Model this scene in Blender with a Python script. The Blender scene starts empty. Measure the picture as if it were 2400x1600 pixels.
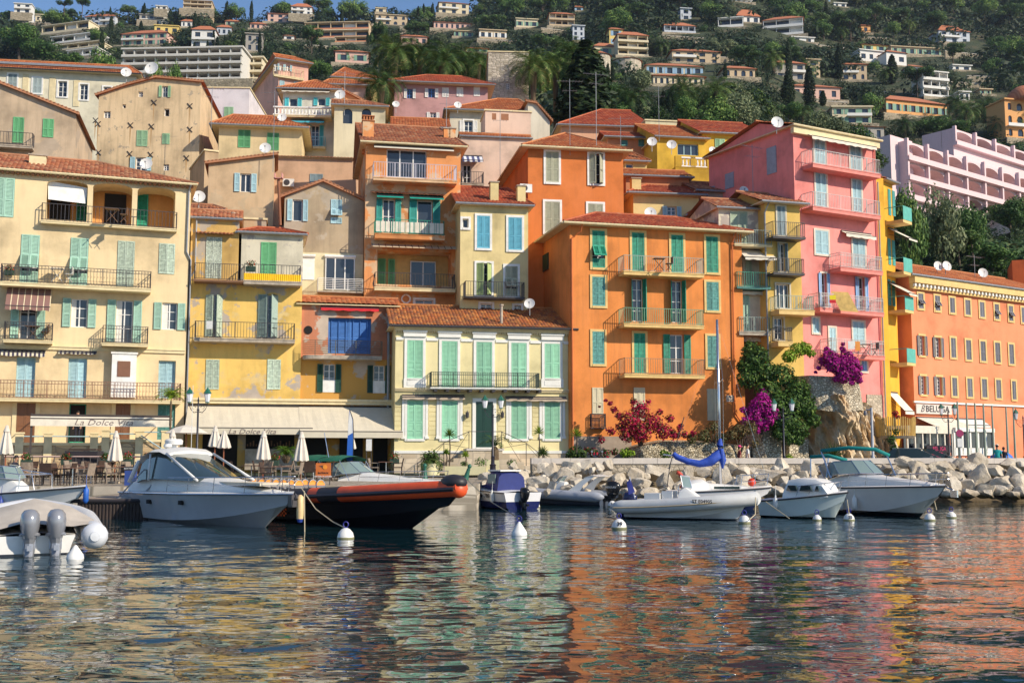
import bpy,math,random
from math import sin,cos,tan,pi,radians,sqrt,atan2
from mathutils import Vector,Matrix,noise
R=random.Random(7)
S=bpy.context.scene
COL=S.collection
# ---- camera
F=2600.0;CX=1200.0;CY=800.0;H=2.2;TH=math.atan(273/F)
cam=bpy.data.cameras.new('camera');camo=bpy.data.objects.new('camera',cam)
COL.objects.link(camo);S.camera=camo
camo.location=(0,0,H);camo.rotation_euler=(pi/2+TH,0,0)
cam.sensor_width=36;cam.lens=36*F/2400;cam.clip_end=6000;cam.clip_start=0.2
# ---- sky, sun, exposure
SUN=Vector((.866*.85,-.5*.85,.527)).normalized()
w=bpy.data.worlds.new('World');S.world=w;w.use_nodes=True
nt=w.node_tree;bg=nt.nodes['Background']
sk=nt.nodes.new('ShaderNodeTexSky');sk.sky_type='NISHITA';sk.sun_disc=False
sk.sun_elevation=math.asin(SUN.z);sk.sun_rotation=atan2(SUN.x,SUN.y)
sk.altitude=0;sk.air_density=1.0;sk.dust_density=.05;sk.ozone_density=5.0
nt.links.new(sk.outputs[0],bg.inputs[0]);bg.inputs[1].default_value=0.13
sl=bpy.data.lights.new('sun','SUN');sl.energy=5.0;sl.angle=radians(.5);sl.color=(1,.88,.7)
so=bpy.data.objects.new('sun',sl);COL.objects.link(so)
so.rotation_euler=SUN.to_track_quat('Z','Y').to_euler();so.location=(60,-40,60)
S.view_settings.view_transform='Standard';S.view_settings.look='None'
S.view_settings.exposure=0.18;S.view_settings.gamma=1;S.render.film_transparent=False
S.render.engine='CYCLES'
# ---- pixel <-> world
CAM=Vector((0,0,H));_c=cos(TH);_s=sin(TH)
def ray(px,py):
 a=(px-CX)/F;b=(CY-py)/F
 return Vector((a,_c-b*_s,_s+b*_c))
def at(px,py,Y):
 d=ray(px,py);t=Y/d.y
 return Vector((d.x*t,Y,H+d.z*t))
def onz(px,py,z):
 d=ray(px,py);t=(z-H)/d.z
 return Vector((d.x*t,d.y*t,z))
def pix(p):
 q=Vector(p)-CAM;f=q.y*_c+q.z*_s;u=-q.y*_s+q.z*_c
 return CX+F*q.x/f,CY-F*u/f
 # ---- materials
MATS={}
def _new(name):
 m=bpy.data.materials.new(name);m.use_nodes=True
 n=m.node_tree;b=n.nodes['Principled BSDF']
 return m,n,b
def N(n,t,**k):
 o=n.nodes.new(t)
 for a,v in k.items():setattr(o,a,v)
 return o
def L(n,a,b):n.links.new(a,b)
def c4(c):return(c[0],c[1],c[2],1)
def hexc(h):
 r=[int(h[i:i+2],16)/255 for i in(0,2,4)]
 return tuple((x/12.92 if x<.04045 else((x+.055)/1.055)**2.4)for x in r)
def mx(n,fac,a,b,mode='MIX'):
 m=N(n,'ShaderNodeMix',data_type='RGBA',blend_type=mode)
 for s,v in((0,fac),(6,a),(7,b)):
  if hasattr(v,'links'):L(n,v,m.inputs[s])
  else:m.inputs[s].default_value=v if s==0 else c4(v)
 return m.outputs[2]
def ramp(n,src,stops):
 r=N(n,'ShaderNodeValToRGB');L(n,src,r.inputs[0]);e=r.color_ramp.elements
 while len(e)<len(stops):e.new(0.5)
 for i,(p,c)in enumerate(stops):e[i].position=p;e[i].color=c4(c)if not isinstance(c,float)else(c,c,c,1)
 return r.outputs[0]
def noi(n,sc,det=4,vec=None,rough=.55):
 t=N(n,'ShaderNodeTexNoise');t.inputs['Scale'].default_value=sc
 t.inputs['Detail'].default_value=det;t.inputs['Roughness'].default_value=rough
 if vec is not None:L(n,vec,t.inputs['Vector'])
 return t.outputs[0]
def bump(n,b,src,st=.3,dist=.02):
 q=N(n,'ShaderNodeBump');q.inputs['Strength'].default_value=st;q.inputs['Distance'].default_value=dist
 L(n,src,q.inputs['Height']);L(n,q.outputs[0],b.inputs['Normal'])
def simple(name,col,rough=.6,metal=0,var=.12,coat=0,spec=.5,sc=3.0):
 if name in MATS:return MATS[name]
 m,n,b=_new(name);b.inputs['Roughness'].default_value=rough;b.inputs['Metallic'].default_value=metal
 b.inputs['Specular IOR Level'].default_value=spec;b.inputs['Coat Weight'].default_value=coat
 tc=N(n,'ShaderNodeTexCoord')
 f=noi(n,sc,5,tc.outputs['Object'])
 lo=tuple(x*(1-var)for x in col);hi=tuple(min(1,x*(1+var))for x in col)
 c=ramp(n,f,[(.3,lo),(.7,hi)])
 if name[:7]=='shutter':
  hv=N(n,'ShaderNodeHueSaturation');oi=N(n,'ShaderNodeObjectInfo');a=N(n,'ShaderNodeMapRange');L(n,oi.outputs['Random'],a.inputs[0]);a.inputs[3].default_value=.78;a.inputs[4].default_value=1.15;L(n,a.outputs[0],hv.inputs['Value']);L(n,c,hv.inputs['Color']);c=hv.outputs[0]
 L(n,c,b.inputs['Base Color'])
 MATS[name]=m;return m
def plaster(name,col,patch=None,pamt=.0,dirt=.35,psc=.5,low=None,lowz=0,pk=None,dirtc=None):
 """painted lime plaster: broad fading, vertical rain streaks, blotches, optional peeled patches, optional lower colour"""
 if name in MATS:return MATS[name]
 m,n,b=_new(name);b.inputs['Roughness'].default_value=.9;b.inputs['Specular IOR Level'].default_value=.2
 tc=N(n,'ShaderNodeTexCoord');ob=tc.outputs['Object']
 dk=tuple(x*.62 for x in col);lt=tuple(min(.95,x*1.12+.015)for x in col)
 c=ramp(n,noi(n,.35,6,ob,.6),[(.3,dk),(.5,col),(.72,lt)])
 mp=N(n,'ShaderNodeMapping');mp.inputs['Scale'].default_value=(2.2,2.2,.22);L(n,ob,mp.inputs[0])
 st=ramp(n,noi(n,1.2,6,mp.outputs[0],.65),[(.48,0.0),(.75,1.0)])
 dc=dirtc or tuple(x*.45+.03 for x in col)
 ml=N(n,'ShaderNodeMath',operation='MULTIPLY');L(n,st,ml.inputs[0]);ml.inputs[1].default_value=dirt
 c=mx(n,ml.outputs[0],c,dc)
 if low is not None:
  sx=N(n,'ShaderNodeSeparateXYZ');L(n,ob,sx.inputs[0])
  g=N(n,'ShaderNodeMath',operation='LESS_THAN');L(n,sx.outputs[2],g.inputs[0]);g.inputs[1].default_value=lowz
  c=mx(n,g.outputs[0],c,low)
 if patch is not None:
  pn=noi(n,psc,9,ob,.62)
  f=ramp(n,pn,[(.5-pamt*.2,1.0),(.5-pamt*.2+.025,0.0)])
  pc=ramp(n,noi(n,1.4,5,ob),[(.3,tuple(x*.75 for x in patch)),(.7,patch)])
  c=mx(n,f,c,pc)
  if pk:
   f2=ramp(n,noi(n,psc*2.1,8,ob,.6),[(.37,1.0),(.44,0.0)])
   c=mx(n,f2,c,pk)
 L(n,c,b.inputs['Base Color'])
 bump(n,b,noi(n,9,8,ob,.7),.35,.02)
 MATS[name]=m;return m
def tilemat(name,cols):
 if name in MATS:return MATS[name]
 m,n,b=_new(name);b.inputs['Roughness'].default_value=.85;b.inputs['Specular IOR Level'].default_value=.25
 uv=N(n,'ShaderNodeUVMap');fl=N(n,'ShaderNodeVectorMath',operation='FLOOR');L(n,uv.outputs[0],fl.inputs[0])
 wn=N(n,'ShaderNodeTexWhiteNoise',noise_dimensions='2D');L(n,fl.outputs[0],wn.inputs['Vector'])
 c=ramp(n,wn.outputs[0],[(i/(len(cols)-1),q)for i,q in enumerate(cols)])
 tc=N(n,'ShaderNodeTexCoord')
 f=ramp(n,noi(n,.6,6,tc.outputs['Object'],.65),[(.45,0.0),(.75,.6)])
 c=mx(n,f,c,(.16,.07,.04))
 f=ramp(n,noi(n,2.3,6,tc.outputs['Object'],.7),[(.55,0.0),(.8,.5)])
 c=mx(n,f,c,(.5,.33,.2))
 L(n,c,b.inputs['Base Color']);MATS[name]=m;return m
def foliage(name,c1,c2,c3=None,amt=.85,rough=.6):
 if name in MATS:return MATS[name]
 m,n,b=_new(name);b.inputs['Roughness'].default_value=rough;b.inputs['Specular IOR Level'].default_value=.25
 g=N(n,'ShaderNodeNewGeometry');oi=N(n,'ShaderNodeObjectInfo')
 c=ramp(n,g.outputs['Random Per Island'],[(0,c1),(.75,c2),(amt+.02,c2),(amt+.04,c3 or c2)])
 hv=N(n,'ShaderNodeHueSaturation');L(n,c,hv.inputs['Color'])
 a=N(n,'ShaderNodeMapRange');L(n,oi.outputs['Random'],a.inputs[0]);a.inputs[3].default_value=.65;a.inputs[4].default_value=1.4
 L(n,a.outputs[0],hv.inputs['Value'])
 h=N(n,'ShaderNodeMapRange');L(n,oi.outputs['Random'],h.inputs[0]);h.inputs[3].default_value=.515;h.inputs[4].default_value=.48
 L(n,h.outputs[0],hv.inputs['Hue'])
 L(n,hv.outputs[0],b.inputs['Base Color'])
 tr=N(n,'ShaderNodeBsdfTranslucent');L(n,hv.outputs[0],tr.inputs[0])
 ms=N(n,'ShaderNodeMixShader');ms.inputs[0].default_value=.25
 L(n,b.outputs[0],ms.inputs[1]);L(n,tr.outputs[0],ms.inputs[2])
 L(n,ms.outputs[0],n.nodes['Material Output'].inputs[0]);MATS[name]=m;return m
def stone(name,a,bcol,mortar,sc=2.5,jit=1.0,asp=(1,1,1.6),bs=.8,bd=.05):
 if name in MATS:return MATS[name]
 m,n,b=_new(name);b.inputs['Roughness'].default_value=.92;b.inputs['Specular IOR Level'].default_value=.2
 tc=N(n,'ShaderNodeTexCoord');mp=N(n,'ShaderNodeMapping');mp.inputs['Scale'].default_value=asp
 L(n,tc.outputs['Object'],mp.inputs[0])
 v=N(n,'ShaderNodeTexVoronoi');v.inputs['Scale'].default_value=sc;v.inputs['Randomness'].default_value=jit
 e=N(n,'ShaderNodeTexVoronoi',feature='DISTANCE_TO_EDGE');e.inputs['Scale'].default_value=sc;e.inputs['Randomness'].default_value=jit
 L(n,mp.outputs[0],v.inputs['Vector']);L(n,mp.outputs[0],e.inputs['Vector'])
 sx=N(n,'ShaderNodeSeparateColor');L(n,v.outputs['Color'],sx.inputs[0])
 c=ramp(n,sx.outputs[0],[(0,a),(.5,bcol),(1,tuple(min(.9,x*1.25)for x in bcol))])
 f=ramp(n,e.outputs[0],[(.03,1.0),(.09,0.0)])
 c=mx(n,f,c,mortar)
 d=ramp(n,noi(n,.8,6,tc.outputs['Object'],.65),[(.45,0.0),(.8,.5)])
 c=mx(n,d,c,tuple(x*.45 for x in a))
 L(n,c,b.inputs['Base Color'])
 h=ramp(n,e.outputs[0],[(0,0.0),(.15,1.0)]);bump(n,b,h,bs,bd)
 MATS[name]=m;return m
def rockmat(name,a,bc,cc,z0=None):
 if name in MATS:return MATS[name]
 m,n,b=_new(name);b.inputs['Roughness'].default_value=.93;b.inputs['Specular IOR Level'].default_value=.2
 tc=N(n,'ShaderNodeTexCoord');g=N(n,'ShaderNodeNewGeometry');ob=g.outputs['Position']
 c=ramp(n,noi(n,.9,8,ob,.65),[(.3,a),(.5,bc),(.68,cc)])
 f=ramp(n,noi(n,3.5,8,ob,.7),[(.5,0.0),(.75,.55)])
 c=mx(n,f,c,tuple(x*.45 for x in a))
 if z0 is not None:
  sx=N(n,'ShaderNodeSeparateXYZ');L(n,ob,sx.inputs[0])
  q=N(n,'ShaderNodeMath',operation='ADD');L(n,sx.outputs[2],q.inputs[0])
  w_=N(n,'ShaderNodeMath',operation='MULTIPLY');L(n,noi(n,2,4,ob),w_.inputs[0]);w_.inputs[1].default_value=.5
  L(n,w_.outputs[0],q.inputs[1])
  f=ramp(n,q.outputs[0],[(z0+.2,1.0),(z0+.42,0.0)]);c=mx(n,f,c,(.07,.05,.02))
 L(n,c,b.inputs['Base Color']);bump(n,b,noi(n,4,10,ob,.72),.9,.12)
 MATS[name]=m;return m
def glassy(name,col,rough=.06,trans=0.0):
 if name in MATS:return MATS[name]
 m,n,b=_new(name);b.inputs['Base Color'].default_value=c4(col);b.inputs['Roughness'].default_value=rough
 b.inputs['Specular IOR Level'].default_value=.7;b.inputs['Transmission Weight'].default_value=trans;b.inputs['IOR'].default_value=1.25 if trans else 1.5
 MATS[name]=m;return m
def stripes(name,a,bcol,w,axis=0,duty=.5):
 if name in MATS:return MATS[name]
 m,n,b=_new(name);b.inputs['Roughness'].default_value=.85
 tc=N(n,'ShaderNodeTexCoord');sx=N(n,'ShaderNodeSeparateXYZ');L(n,tc.outputs['Object'],sx.inputs[0])
 q=N(n,'ShaderNodeMath',operation='DIVIDE');L(n,sx.outputs[axis],q.inputs[0]);q.inputs[1].default_value=w
 f=N(n,'ShaderNodeMath',operation='FRACT');L(n,q.outputs[0],f.inputs[0])
 g=N(n,'ShaderNodeMath',operation='LESS_THAN');L(n,f.outputs[0],g.inputs[0]);g.inputs[1].default_value=duty
 L(n,mx(n,g.outputs[0],bcol,a),b.inputs['Base Color']);MATS[name]=m;return m
 # ---- mesh builder
class MB:
 def __init__(s):s.v=[];s.f=[];s.mi=[];s.uv=[];s.m=0;s.hasuv=False
 def face(s,idx,uv=None):
  s.f.append(idx);s.mi.append(s.m);s.uv.append(uv)
  if uv:s.hasuv=True
 def quad(s,*p):
  i=len(s.v);s.v+=[tuple(q)for q in p];s.face(tuple(range(i,i+len(p))));return s
 def box(s,x0,x1,y0,y1,z0,z1):
  i=len(s.v)
  s.v+=[(x0,y0,z0),(x1,y0,z0),(x1,y1,z0),(x0,y1,z0),(x0,y0,z1),(x1,y0,z1),(x1,y1,z1),(x0,y1,z1)]
  for q in((0,3,2,1),(4,5,6,7),(0,1,5,4),(1,2,6,5),(2,3,7,6),(3,0,4,7)):s.face(tuple(i+k for k in q))
  return s
 def mbox(s,M,x0,x1,y0,y1,z0,z1):
  i=len(s.v);s.box(x0,x1,y0,y1,z0,z1)
  for k in range(i,i+8):s.v[k]=tuple(M@Vector(s.v[k]))
  return s
 def tube(s,pts,r,n=6,cap=True,r1=None):
  pts=[Vector(p)for p in pts];k=len(pts);i0=len(s.v)
  for j,p in enumerate(pts):
   d=(pts[min(j+1,k-1)]-pts[max(j-1,0)])
   d=d.normalized()if d.length>1e-9 else Vector((0,0,1))
   a=Vector((0,0,1))if abs(d.z)<.9 else Vector((1,0,0))
   u=d.cross(a).normalized();w_=d.cross(u)
   rr=r[j]if isinstance(r,(list,tuple))else(r if r1 is None else r+(r1-r)*j/(k-1))
   for q in range(n):
    an=2*pi*q/n;s.v.append(tuple(p+u*(cos(an)*rr)+w_*(sin(an)*rr)))
  for j in range(k-1):
   for q in range(n):
    a=i0+j*n+q;b=i0+j*n+(q+1)%n;s.face((a,b,b+n,a+n))
  if cap:
   s.face(tuple(i0+q for q in range(n))[::-1]);s.face(tuple(i0+(k-1)*n+q for q in range(n)))
  return s
 def lathe(s,prof,n=16,c=(0,0,0),cap=True):
  i0=len(s.v)
  for r,z in prof:
   for q in range(n):
    an=2*pi*q/n;s.v.append((c[0]+r*cos(an),c[1]+r*sin(an),c[2]+z))
  for j in range(len(prof)-1):
   for q in range(n):
    a=i0+j*n+q;b=i0+j*n+(q+1)%n;s.face((a,b,b+n,a+n))
  if cap:s.face(tuple(i0+q for q in range(n))[::-1]);s.face(tuple(i0+(len(prof)-1)*n+q for q in range(n)))
  return s
 def loft(s,secs,close=False,cap=False):
  i0=len(s.v);n=len(secs[0])
  for q in secs:s.v+=[tuple(p)for p in q]
  for j in range(len(secs)-1):
   for q in range(n if close else n-1):
    a=i0+j*n+q;b=i0+j*n+(q+1)%n;s.face((a,b,b+n,a+n))
  if cap:s.face(tuple(i0+q for q in range(n))[::-1]);s.face(tuple(i0+(len(secs)-1)*n+q for q in range(n)))
  return s
 def prism(s,poly,y0,y1):
  """poly of (x,z) extruded in y"""
  i=len(s.v);n=len(poly)
  s.v+=[(x,y0,z)for x,z in poly]+[(x,y1,z)for x,z in poly]
  s.face(tuple(range(i,i+n)));s.face(tuple(range(i+n,i+2*n))[::-1])
  for q in range(n):s.face((i+q,i+n+q,i+n+(q+1)%n,i+(q+1)%n))
  return s
 def ball(s,c,r,n=10,m=7,sq=(1,1,1)):
  i0=len(s.v);c=Vector(c)
  for j in range(m+1):
   t=pi*j/m
   for q in range(n):
    a=2*pi*q/n
    s.v.append((c.x+r*sq[0]*sin(t)*cos(a),c.y+r*sq[1]*sin(t)*sin(a),c.z+r*sq[2]*cos(t)))
  for j in range(m):
   for q in range(n):
    a=i0+j*n+q;b=i0+j*n+(q+1)%n;s.face((a,a+n,b+n,b))
  return s
 def xf(s,M,i0=0):
  for k in range(i0,len(s.v)):s.v[k]=tuple(M@Vector(s.v[k]))
  return s
 def mesh(s,name,mats,smooth=False):
  me=bpy.data.meshes.new(name);me.from_pydata(s.v,[],s.f)
  for q in(mats if isinstance(mats,(list,tuple))else[mats]):me.materials.append(q)
  if any(s.mi):me.polygons.foreach_set('material_index',s.mi)
  if s.hasuv:
   l=me.uv_layers.new(name='UVMap');k=0
   for f,u in zip(s.f,s.uv):
    for j in range(len(f)):l.data[k].uv=u[j]if u else(0,0);k+=1
  if smooth is True:me.polygons.foreach_set('use_smooth',[True]*len(s.f))
  elif smooth:me.polygons.foreach_set('use_smooth',[True]*len(s.f));me.set_sharp_from_angle(angle=radians(smooth))
  me.update();return me
 def build(s,name,mats,parent=None,smooth=False,label=None):
  return link(name,s.mesh(name,mats,smooth),parent,label)
def link(name,me,parent=None,label=None):
 o=bpy.data.objects.new(name,me);COL.objects.link(o);o.parent=parent
 if label:o['label']=label
 return o
def thing(name,label,cat,loc=(0,0,0),rz=0,group=None):
 o=bpy.data.objects.new(name,None);COL.objects.link(o);o.empty_display_size=.3
 o.location=loc;o.rotation_euler=(0,0,rz);return tag(o,label,cat,group)
def tag(o,label,cat,group=None,kind=None):
 if label:o['label']=label
 if cat:o['category']=cat
 if group:o['group']=group
 if kind:o['kind']=kind
 return o
KIDS={}
def dup(root,loc=None,rz=None,label=None,scale=None):
 """copy a thing, its parts and their sub-parts (mesh data shared)"""
 r=root.copy();COL.objects.link(r)
 if loc is not None:r.location=loc
 if rz is not None:r.rotation_euler[2]=rz
 if scale is not None:r.scale=(scale,)*3 if not isinstance(scale,(tuple,list))else scale
 if label:r['label']=label
 if root.name not in KIDS:KIDS[root.name]=[(c,list(c.children))for c in root.children]
 for ch,gs in KIDS[root.name]:
  c=ch.copy();COL.objects.link(c);c.parent=r
  for g in gs:
   d=g.copy();COL.objects.link(d);d.parent=c
 return r
def text(txt,size,mat,parent,M,name='lettering',ext=.004,sx=1.0,al='CENTER',shear=0,bold=0):
 cu=bpy.data.curves.new('t','FONT');cu.body=txt;cu.size=size;cu.extrude=ext;cu.align_x=al;cu.align_y='CENTER'
 cu.resolution_u=2;cu.shear=shear;cu.offset=bold
 t=bpy.data.objects.new('t',cu);COL.objects.link(t)
 bpy.context.view_layer.update()
 me=bpy.data.meshes.new_from_object(t);bpy.data.objects.remove(t)
 me.transform(Matrix.Diagonal((sx,1,1,1)));me.transform(M);me.materials.clear();me.materials.append(mat)
 return link(name,me,parent)
RX90=Matrix.Rotation(pi/2,4,'X')
# ---- palette
wood=simple('wood',(.16,.08,.04),.6,sc=6)
white=simple('white_paint',(.78,.77,.74),.45)
glass=glassy('window_glass',(.035,.045,.06))
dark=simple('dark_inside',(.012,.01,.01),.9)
iron=simple('iron',(.05,.045,.05),.5)
steel=simple('steel',(.6,.6,.62),.22,.9,.05)
gal=simple('galvanised',(.3,.31,.33),.5,.3)
creamtrim=simple('cream_trim',(.72,.6,.36),.8)
concrete=simple('concrete',(.4,.34,.27),.9,var=.3)
TA=tilemat('tiles_orange',[(.42,.12,.045),(.5,.17,.06),(.36,.09,.04),(.56,.24,.1),(.45,.14,.05)])
TB=tilemat('tiles_old',[(.34,.1,.05),(.46,.19,.09),(.25,.08,.05),(.5,.27,.15),(.4,.13,.06)])
TC=tilemat('tiles_red',[(.36,.07,.035),(.44,.1,.045),(.3,.05,.03),(.5,.15,.07),(.4,.09,.04)])
TD=tilemat('tiles_flat_brown',[(.5,.17,.05),(.38,.12,.05),(.22,.09,.05),(.55,.24,.08),(.45,.15,.04)])
CLOTH=simple('cream_cloth',(.72,.66,.55),.9)
# ---- facades
class Fac:
 def __init__(s,px,Y,yaw,x0,x1,base=1.3):
  a=radians(yaw);s.a=a;s.base=base
  s.U=Vector((cos(a),sin(a),0));s.n=Vector((-sin(a),cos(a),0));p=at(px,1073,Y)
  s.o=p;u0,_=s.uz(x0,700);s.o=p+s.U*u0;s.o.z=base
  s.W=s.uz(x1,700)[0]
 def uz(s,px,py,off=0):
  d=ray(px,py);P=s.o-s.n*off
  t=(P-CAM).dot(s.n)/d.dot(s.n);q=CAM+d*t
  return(q-s.o).dot(s.U),q.z-s.base
 def rect(s,r,off=0):
  x0,y0,x1,y1=r;ym=(y0+y1)/2;xm=(x0+x1)/2
  return s.uz(x0,ym,off)[0],s.uz(x1,ym,off)[0],s.uz(xm,y1,off)[1],s.uz(xm,y0,off)[1]
 def slope(s,px,py,ze,k,ov):
  """pixel on the front roof slope: local point"""
  d=ray(px,py);c0=(CAM-s.o).dot(s.n)+ov;t=(ze+k*c0-(H-s.base))/(d.z-k*d.dot(s.n))
  q=CAM+d*t-s.o
  return Vector((q.dot(s.U),q.dot(s.n),q.z))
 def world(s,u,y,z):return s.o+s.U*u+s.n*y+Vector((0,0,z))
def louvre(w,h,mat,style='l'):
 """one shutter leaf, x 0..w, outward is -y"""
 key=('L',round(w,2),round(h,2),mat.name,style)
 if key in MATS:return MATS[key]
 b=MB();t=.045;f=min(.075,w*.2)
 b.box(0,f,-t,0,0,h);b.box(w-f,w,-t,0,0,h)
 rails=[0,h-f]+([h*.42]if h>1.2 else[])+([h*.2]if h>2.2 and style=='l' else[])
 for z in rails:b.box(f,w-f,-t,0,z,z+f)
 if style=='p':b.box(f,w-f,-t*.5,0,0,h)
 else:
  z=f;i=0
  while z<h-f:
   b.quad((f,-t*.85,z),(w-f,-t*.85,z),(w-f,-.004,z+.075),(f,-.004,z+.075));z+=.075
  b.quad((f,0,0),(w-f,0,0),(w-f,0,h),(f,0,h))
 MATS[key]=b.mesh('shutter',mat);return MATS[key]
def frame(w,h,bars=1,mull=1,fr=.06):
 b=MB();b.box(0,fr,-.03,.03,0,h);b.box(w-fr,w,-.03,.03,0,h);b.box(fr,w-fr,-.03,.03,0,fr);b.box(fr,w-fr,-.03,.03,h-fr,h)
 for k in range(mull):x=w*(k+1)/(mull+1);b.box(x-fr*.6,x+fr*.6,-.028,.028,fr,h-fr)
 for k in range(bars):z=h*(k+1)/(bars+1);b.box(fr,w-fr,-.02,.02,z-.018,z+.018)
 return b
class Bld:
 def __init__(s,F_,name,label,wall,D=8,group='buildings of the old town',cat='building',shut=None,sur=None,surw=.14):
  s.F=F_;s.root=thing(name,label,cat,F_.o,F_.a,group);s.wall=wall;s.D=D;s.holes=[];s.shut=shut;s.sur=sur;s.surw=surw
  s.extra=MB();s.fr=white
 def put(s,mesh,name,x,y,z,rz=0,rx=0,parent=None):
  o=link(name,mesh,parent or s.root);o.location=(x,y,z);o.rotation_euler=(rx,0,rz);return o
 def win(s,r,st='c',shut=None,sur=None,bars=2,hole=True,raw=None,rev=.2,surw=None,fr=None,mull=1,curtain=None,side=None):
  u0,u1,z0,z1=raw if raw else s.F.rect(r)
  W=u1-u0;h=z1-z0;shut=shut or s.shut or white;sur=s.sur if sur is None else sur
  if hole:s.holes.append((u0,u1,z0,z1));y=rev
  else:y=.0
  g='g' if hole else 'n'
  wd=link('window',MATSH(('fr',round(W,2),round(h,2),bars,mull,(fr or s.fr).name),lambda:frame(W,h,bars,mull),fr or s.fr),s.root)
  wd.location=(u0,y-.03 if hole else-.03,z0)
  p=link('pane',MATSH(('pn',round(W,2),round(h,2)),lambda:MB().box(.02,W-.02,0,.02,.02,h-.02),dark if st=='d' else glass),wd);p.location=(0,.004,0)
  if curtain:
   q=MB();q.box(.06,W*curtain,-.006,-.002,.06,h-.06);q.build('curtain',MATS['curtain'],wd)
  if sur:
   k=surw or s.surw;b=MB()
   b.box(-k,0,-y-.03+.0,-y+.01,-k,h+k);b.box(W,W+k,-y-.03,-y+.01,-k,h+k)
   b.box(0,W,-y-.03,-y+.01,h,h+k);b.box(-0,W,-y-.05,-y+.01,-k,0)
   b.build('surround',sur,wd)
  def sh(x,yy,z,w_,hh,rz=0,rx=0,sty='l'):
   o=link('shutter',louvre(w_,hh,shut,sty),wd);o.location=(x,yy-(y-.03 if hole else-.03),z);o.rotation_euler=(rx,0,rz)
  hw=W/2
  if st in 'cp':
   sh(.01,-.0,.0,hw-.015,h,sty='p' if st=='p' else 'l');sh(hw+.005,-.0,0,hw-.015,h,sty='p' if st=='p' else 'l')
  elif st=='r':
   sh(.01,y-.06,.0,hw-.015,h);sh(hw+.005,y-.06,0,hw-.015,h)
  elif st=='o':
   sh(-hw-.03,-.035,0,hw,h);sh(W+.03,-.035,0,hw,h)
  elif st=='h':
   sh(.0,-.02,0,hw,h,rz=-radians(28));sh(W,-.02-.0,0,hw,h,rz=pi+radians(50))
  elif st=='q':
   sh(0,-.03,0,hw,h,rz=-radians(110));sh(W,-.03,0,hw,h,rz=-radians(70))
  elif st=='f':
   for x in(.01,hw+.005):
    k=hw-.015
    sh(x,0,h*.58,k,h*.42);sh(x,0,0,k,h*.25)
    sh(x,-.045-sin(radians(32))*h*.33,h*.58-cos(radians(32))*h*.33,k,h*.33,rx=-radians(32))
  return wd
 def balcony(s,pts,proj=.9,rh=.95,rail=None,slab=None,th=.16,style='bars',gap=.13,right=True,left=True,off=0,brack=True):
  xl,yl,xr,yr=pts;u0,z=s.F.uz(xl,yl,proj+off);u1,z1=s.F.uz(xr,yr,proj+off);z=(z+z1)/2
  b=MB();b.box(u0,u1,-proj-off,.0-off,z-th,z)
  b.box(u0-.03,u1+.03,-proj-off-.03,-proj-off+.1,z-.045,z+.012)
  o=b.build('balcony',slab or creamtrim,s.root)
  if rail:railing(o,u0+.03,u1-.03,-proj-off+.03,-off,z,rh,rail,style,gap,left,right)
  return u0,u1,z
 def finish(s,z1,z0=None,u0=0,u1=None,top=None,mat=None,D=None,name='wall',y0=0,holes=None,poly=None,sides=True):
  """front wall with real openings, sides, back and top; poly: extra (u,z) outline above z1"""
  u1=s.F.W if u1 is None else u1;z0=-2.5 if z0 is None else z0;D=D or s.D
  hs=[h for h in(holes if holes is not None else s.holes)if h[1]>u0 and h[0]<u1 and h[3]<z1+.01 and h[2]>z0-.01]
  b=MB();xs=sorted({u0,u1}|{min(max(x,u0),u1)for h in hs for x in h[:2]});zs=sorted({z0,z1}|{x for h in hs for x in h[2:4]})
  for i in range(len(xs)-1):
   run=None
   for j in range(len(zs)-1):
    cx=(xs[i]+xs[i+1])/2;cz=(zs[j]+zs[j+1])/2
    if xs[i+1]-xs[i]<1e-6:continue
    inside=any(h[0]<cx<h[1]and h[2]<cz<h[3]for h in hs)
    if inside:
     if run is not None:b.quad((xs[i],y0,run),(xs[i+1],y0,run),(xs[i+1],y0,zs[j]),(xs[i],y0,zs[j]));run=None
    elif run is None:run=zs[j]
   if run is not None:b.quad((xs[i],y0,run),(xs[i+1],y0,run),(xs[i+1],y0,z1),(xs[i],y0,z1))
  for h in hs:
   a,c,e,g=h[:4];r=h[5]if len(h)>5 else .24
   for q in(((a,e),(a,g)),((c,g),(c,e)),((a,g),(c,g)),((c,e),(a,e))):
    (p0,p1),(p2,p3)=q;b.quad((p0,y0,p1),(p0,y0+r,p1),(p2,y0+r,p3),(p2,y0,p3))
   if len(h)>4 and h[4]>0:arch_fill(b,a,c,g,h[4],y0,r)
  if sides:
   b.quad((u0,y0,z0),(u0,y0+D,z0),(u0,y0+D,z1),(u0,y0,z1));b.quad((u1,y0,z0),(u1,y0,z1),(u1,y0+D,z1),(u1,y0+D,z0))
   b.quad((u0,y0+D,z0),(u1,y0+D,z0),(u1,y0+D,z1),(u0,y0+D,z1));b.quad((u0,y0,z1),(u1,y0,z1),(u1,y0+D,z1),(u0,y0+D,z1))
  if poly:b.prism(poly,y0,y0+D)
  return b.build(name,mat or s.wall,s.root)
def MATSH(key,fn,mat):
 if key not in MATS:MATS[key]=fn().mesh('m',mat)
 return MATS[key]
def arch_fill(b,a,c,top,rise,y0,r,n=10):
 m=(a+c)/2;hw=(c-a)/2;pr=None
 for k in range(n+1):
  t=pi*k/n;x=m-hw*cos(t);z=top-rise+rise*sin(t)
  if pr:
   b.quad((pr[0],y0,pr[1]),(x,y0,z),(x,y0,top),(pr[0],y0,top));b.quad((pr[0],y0,pr[1]),(pr[0],y0+r,pr[1]),(x,y0+r,z),(x,y0,z))
  pr=(x,z)
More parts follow.
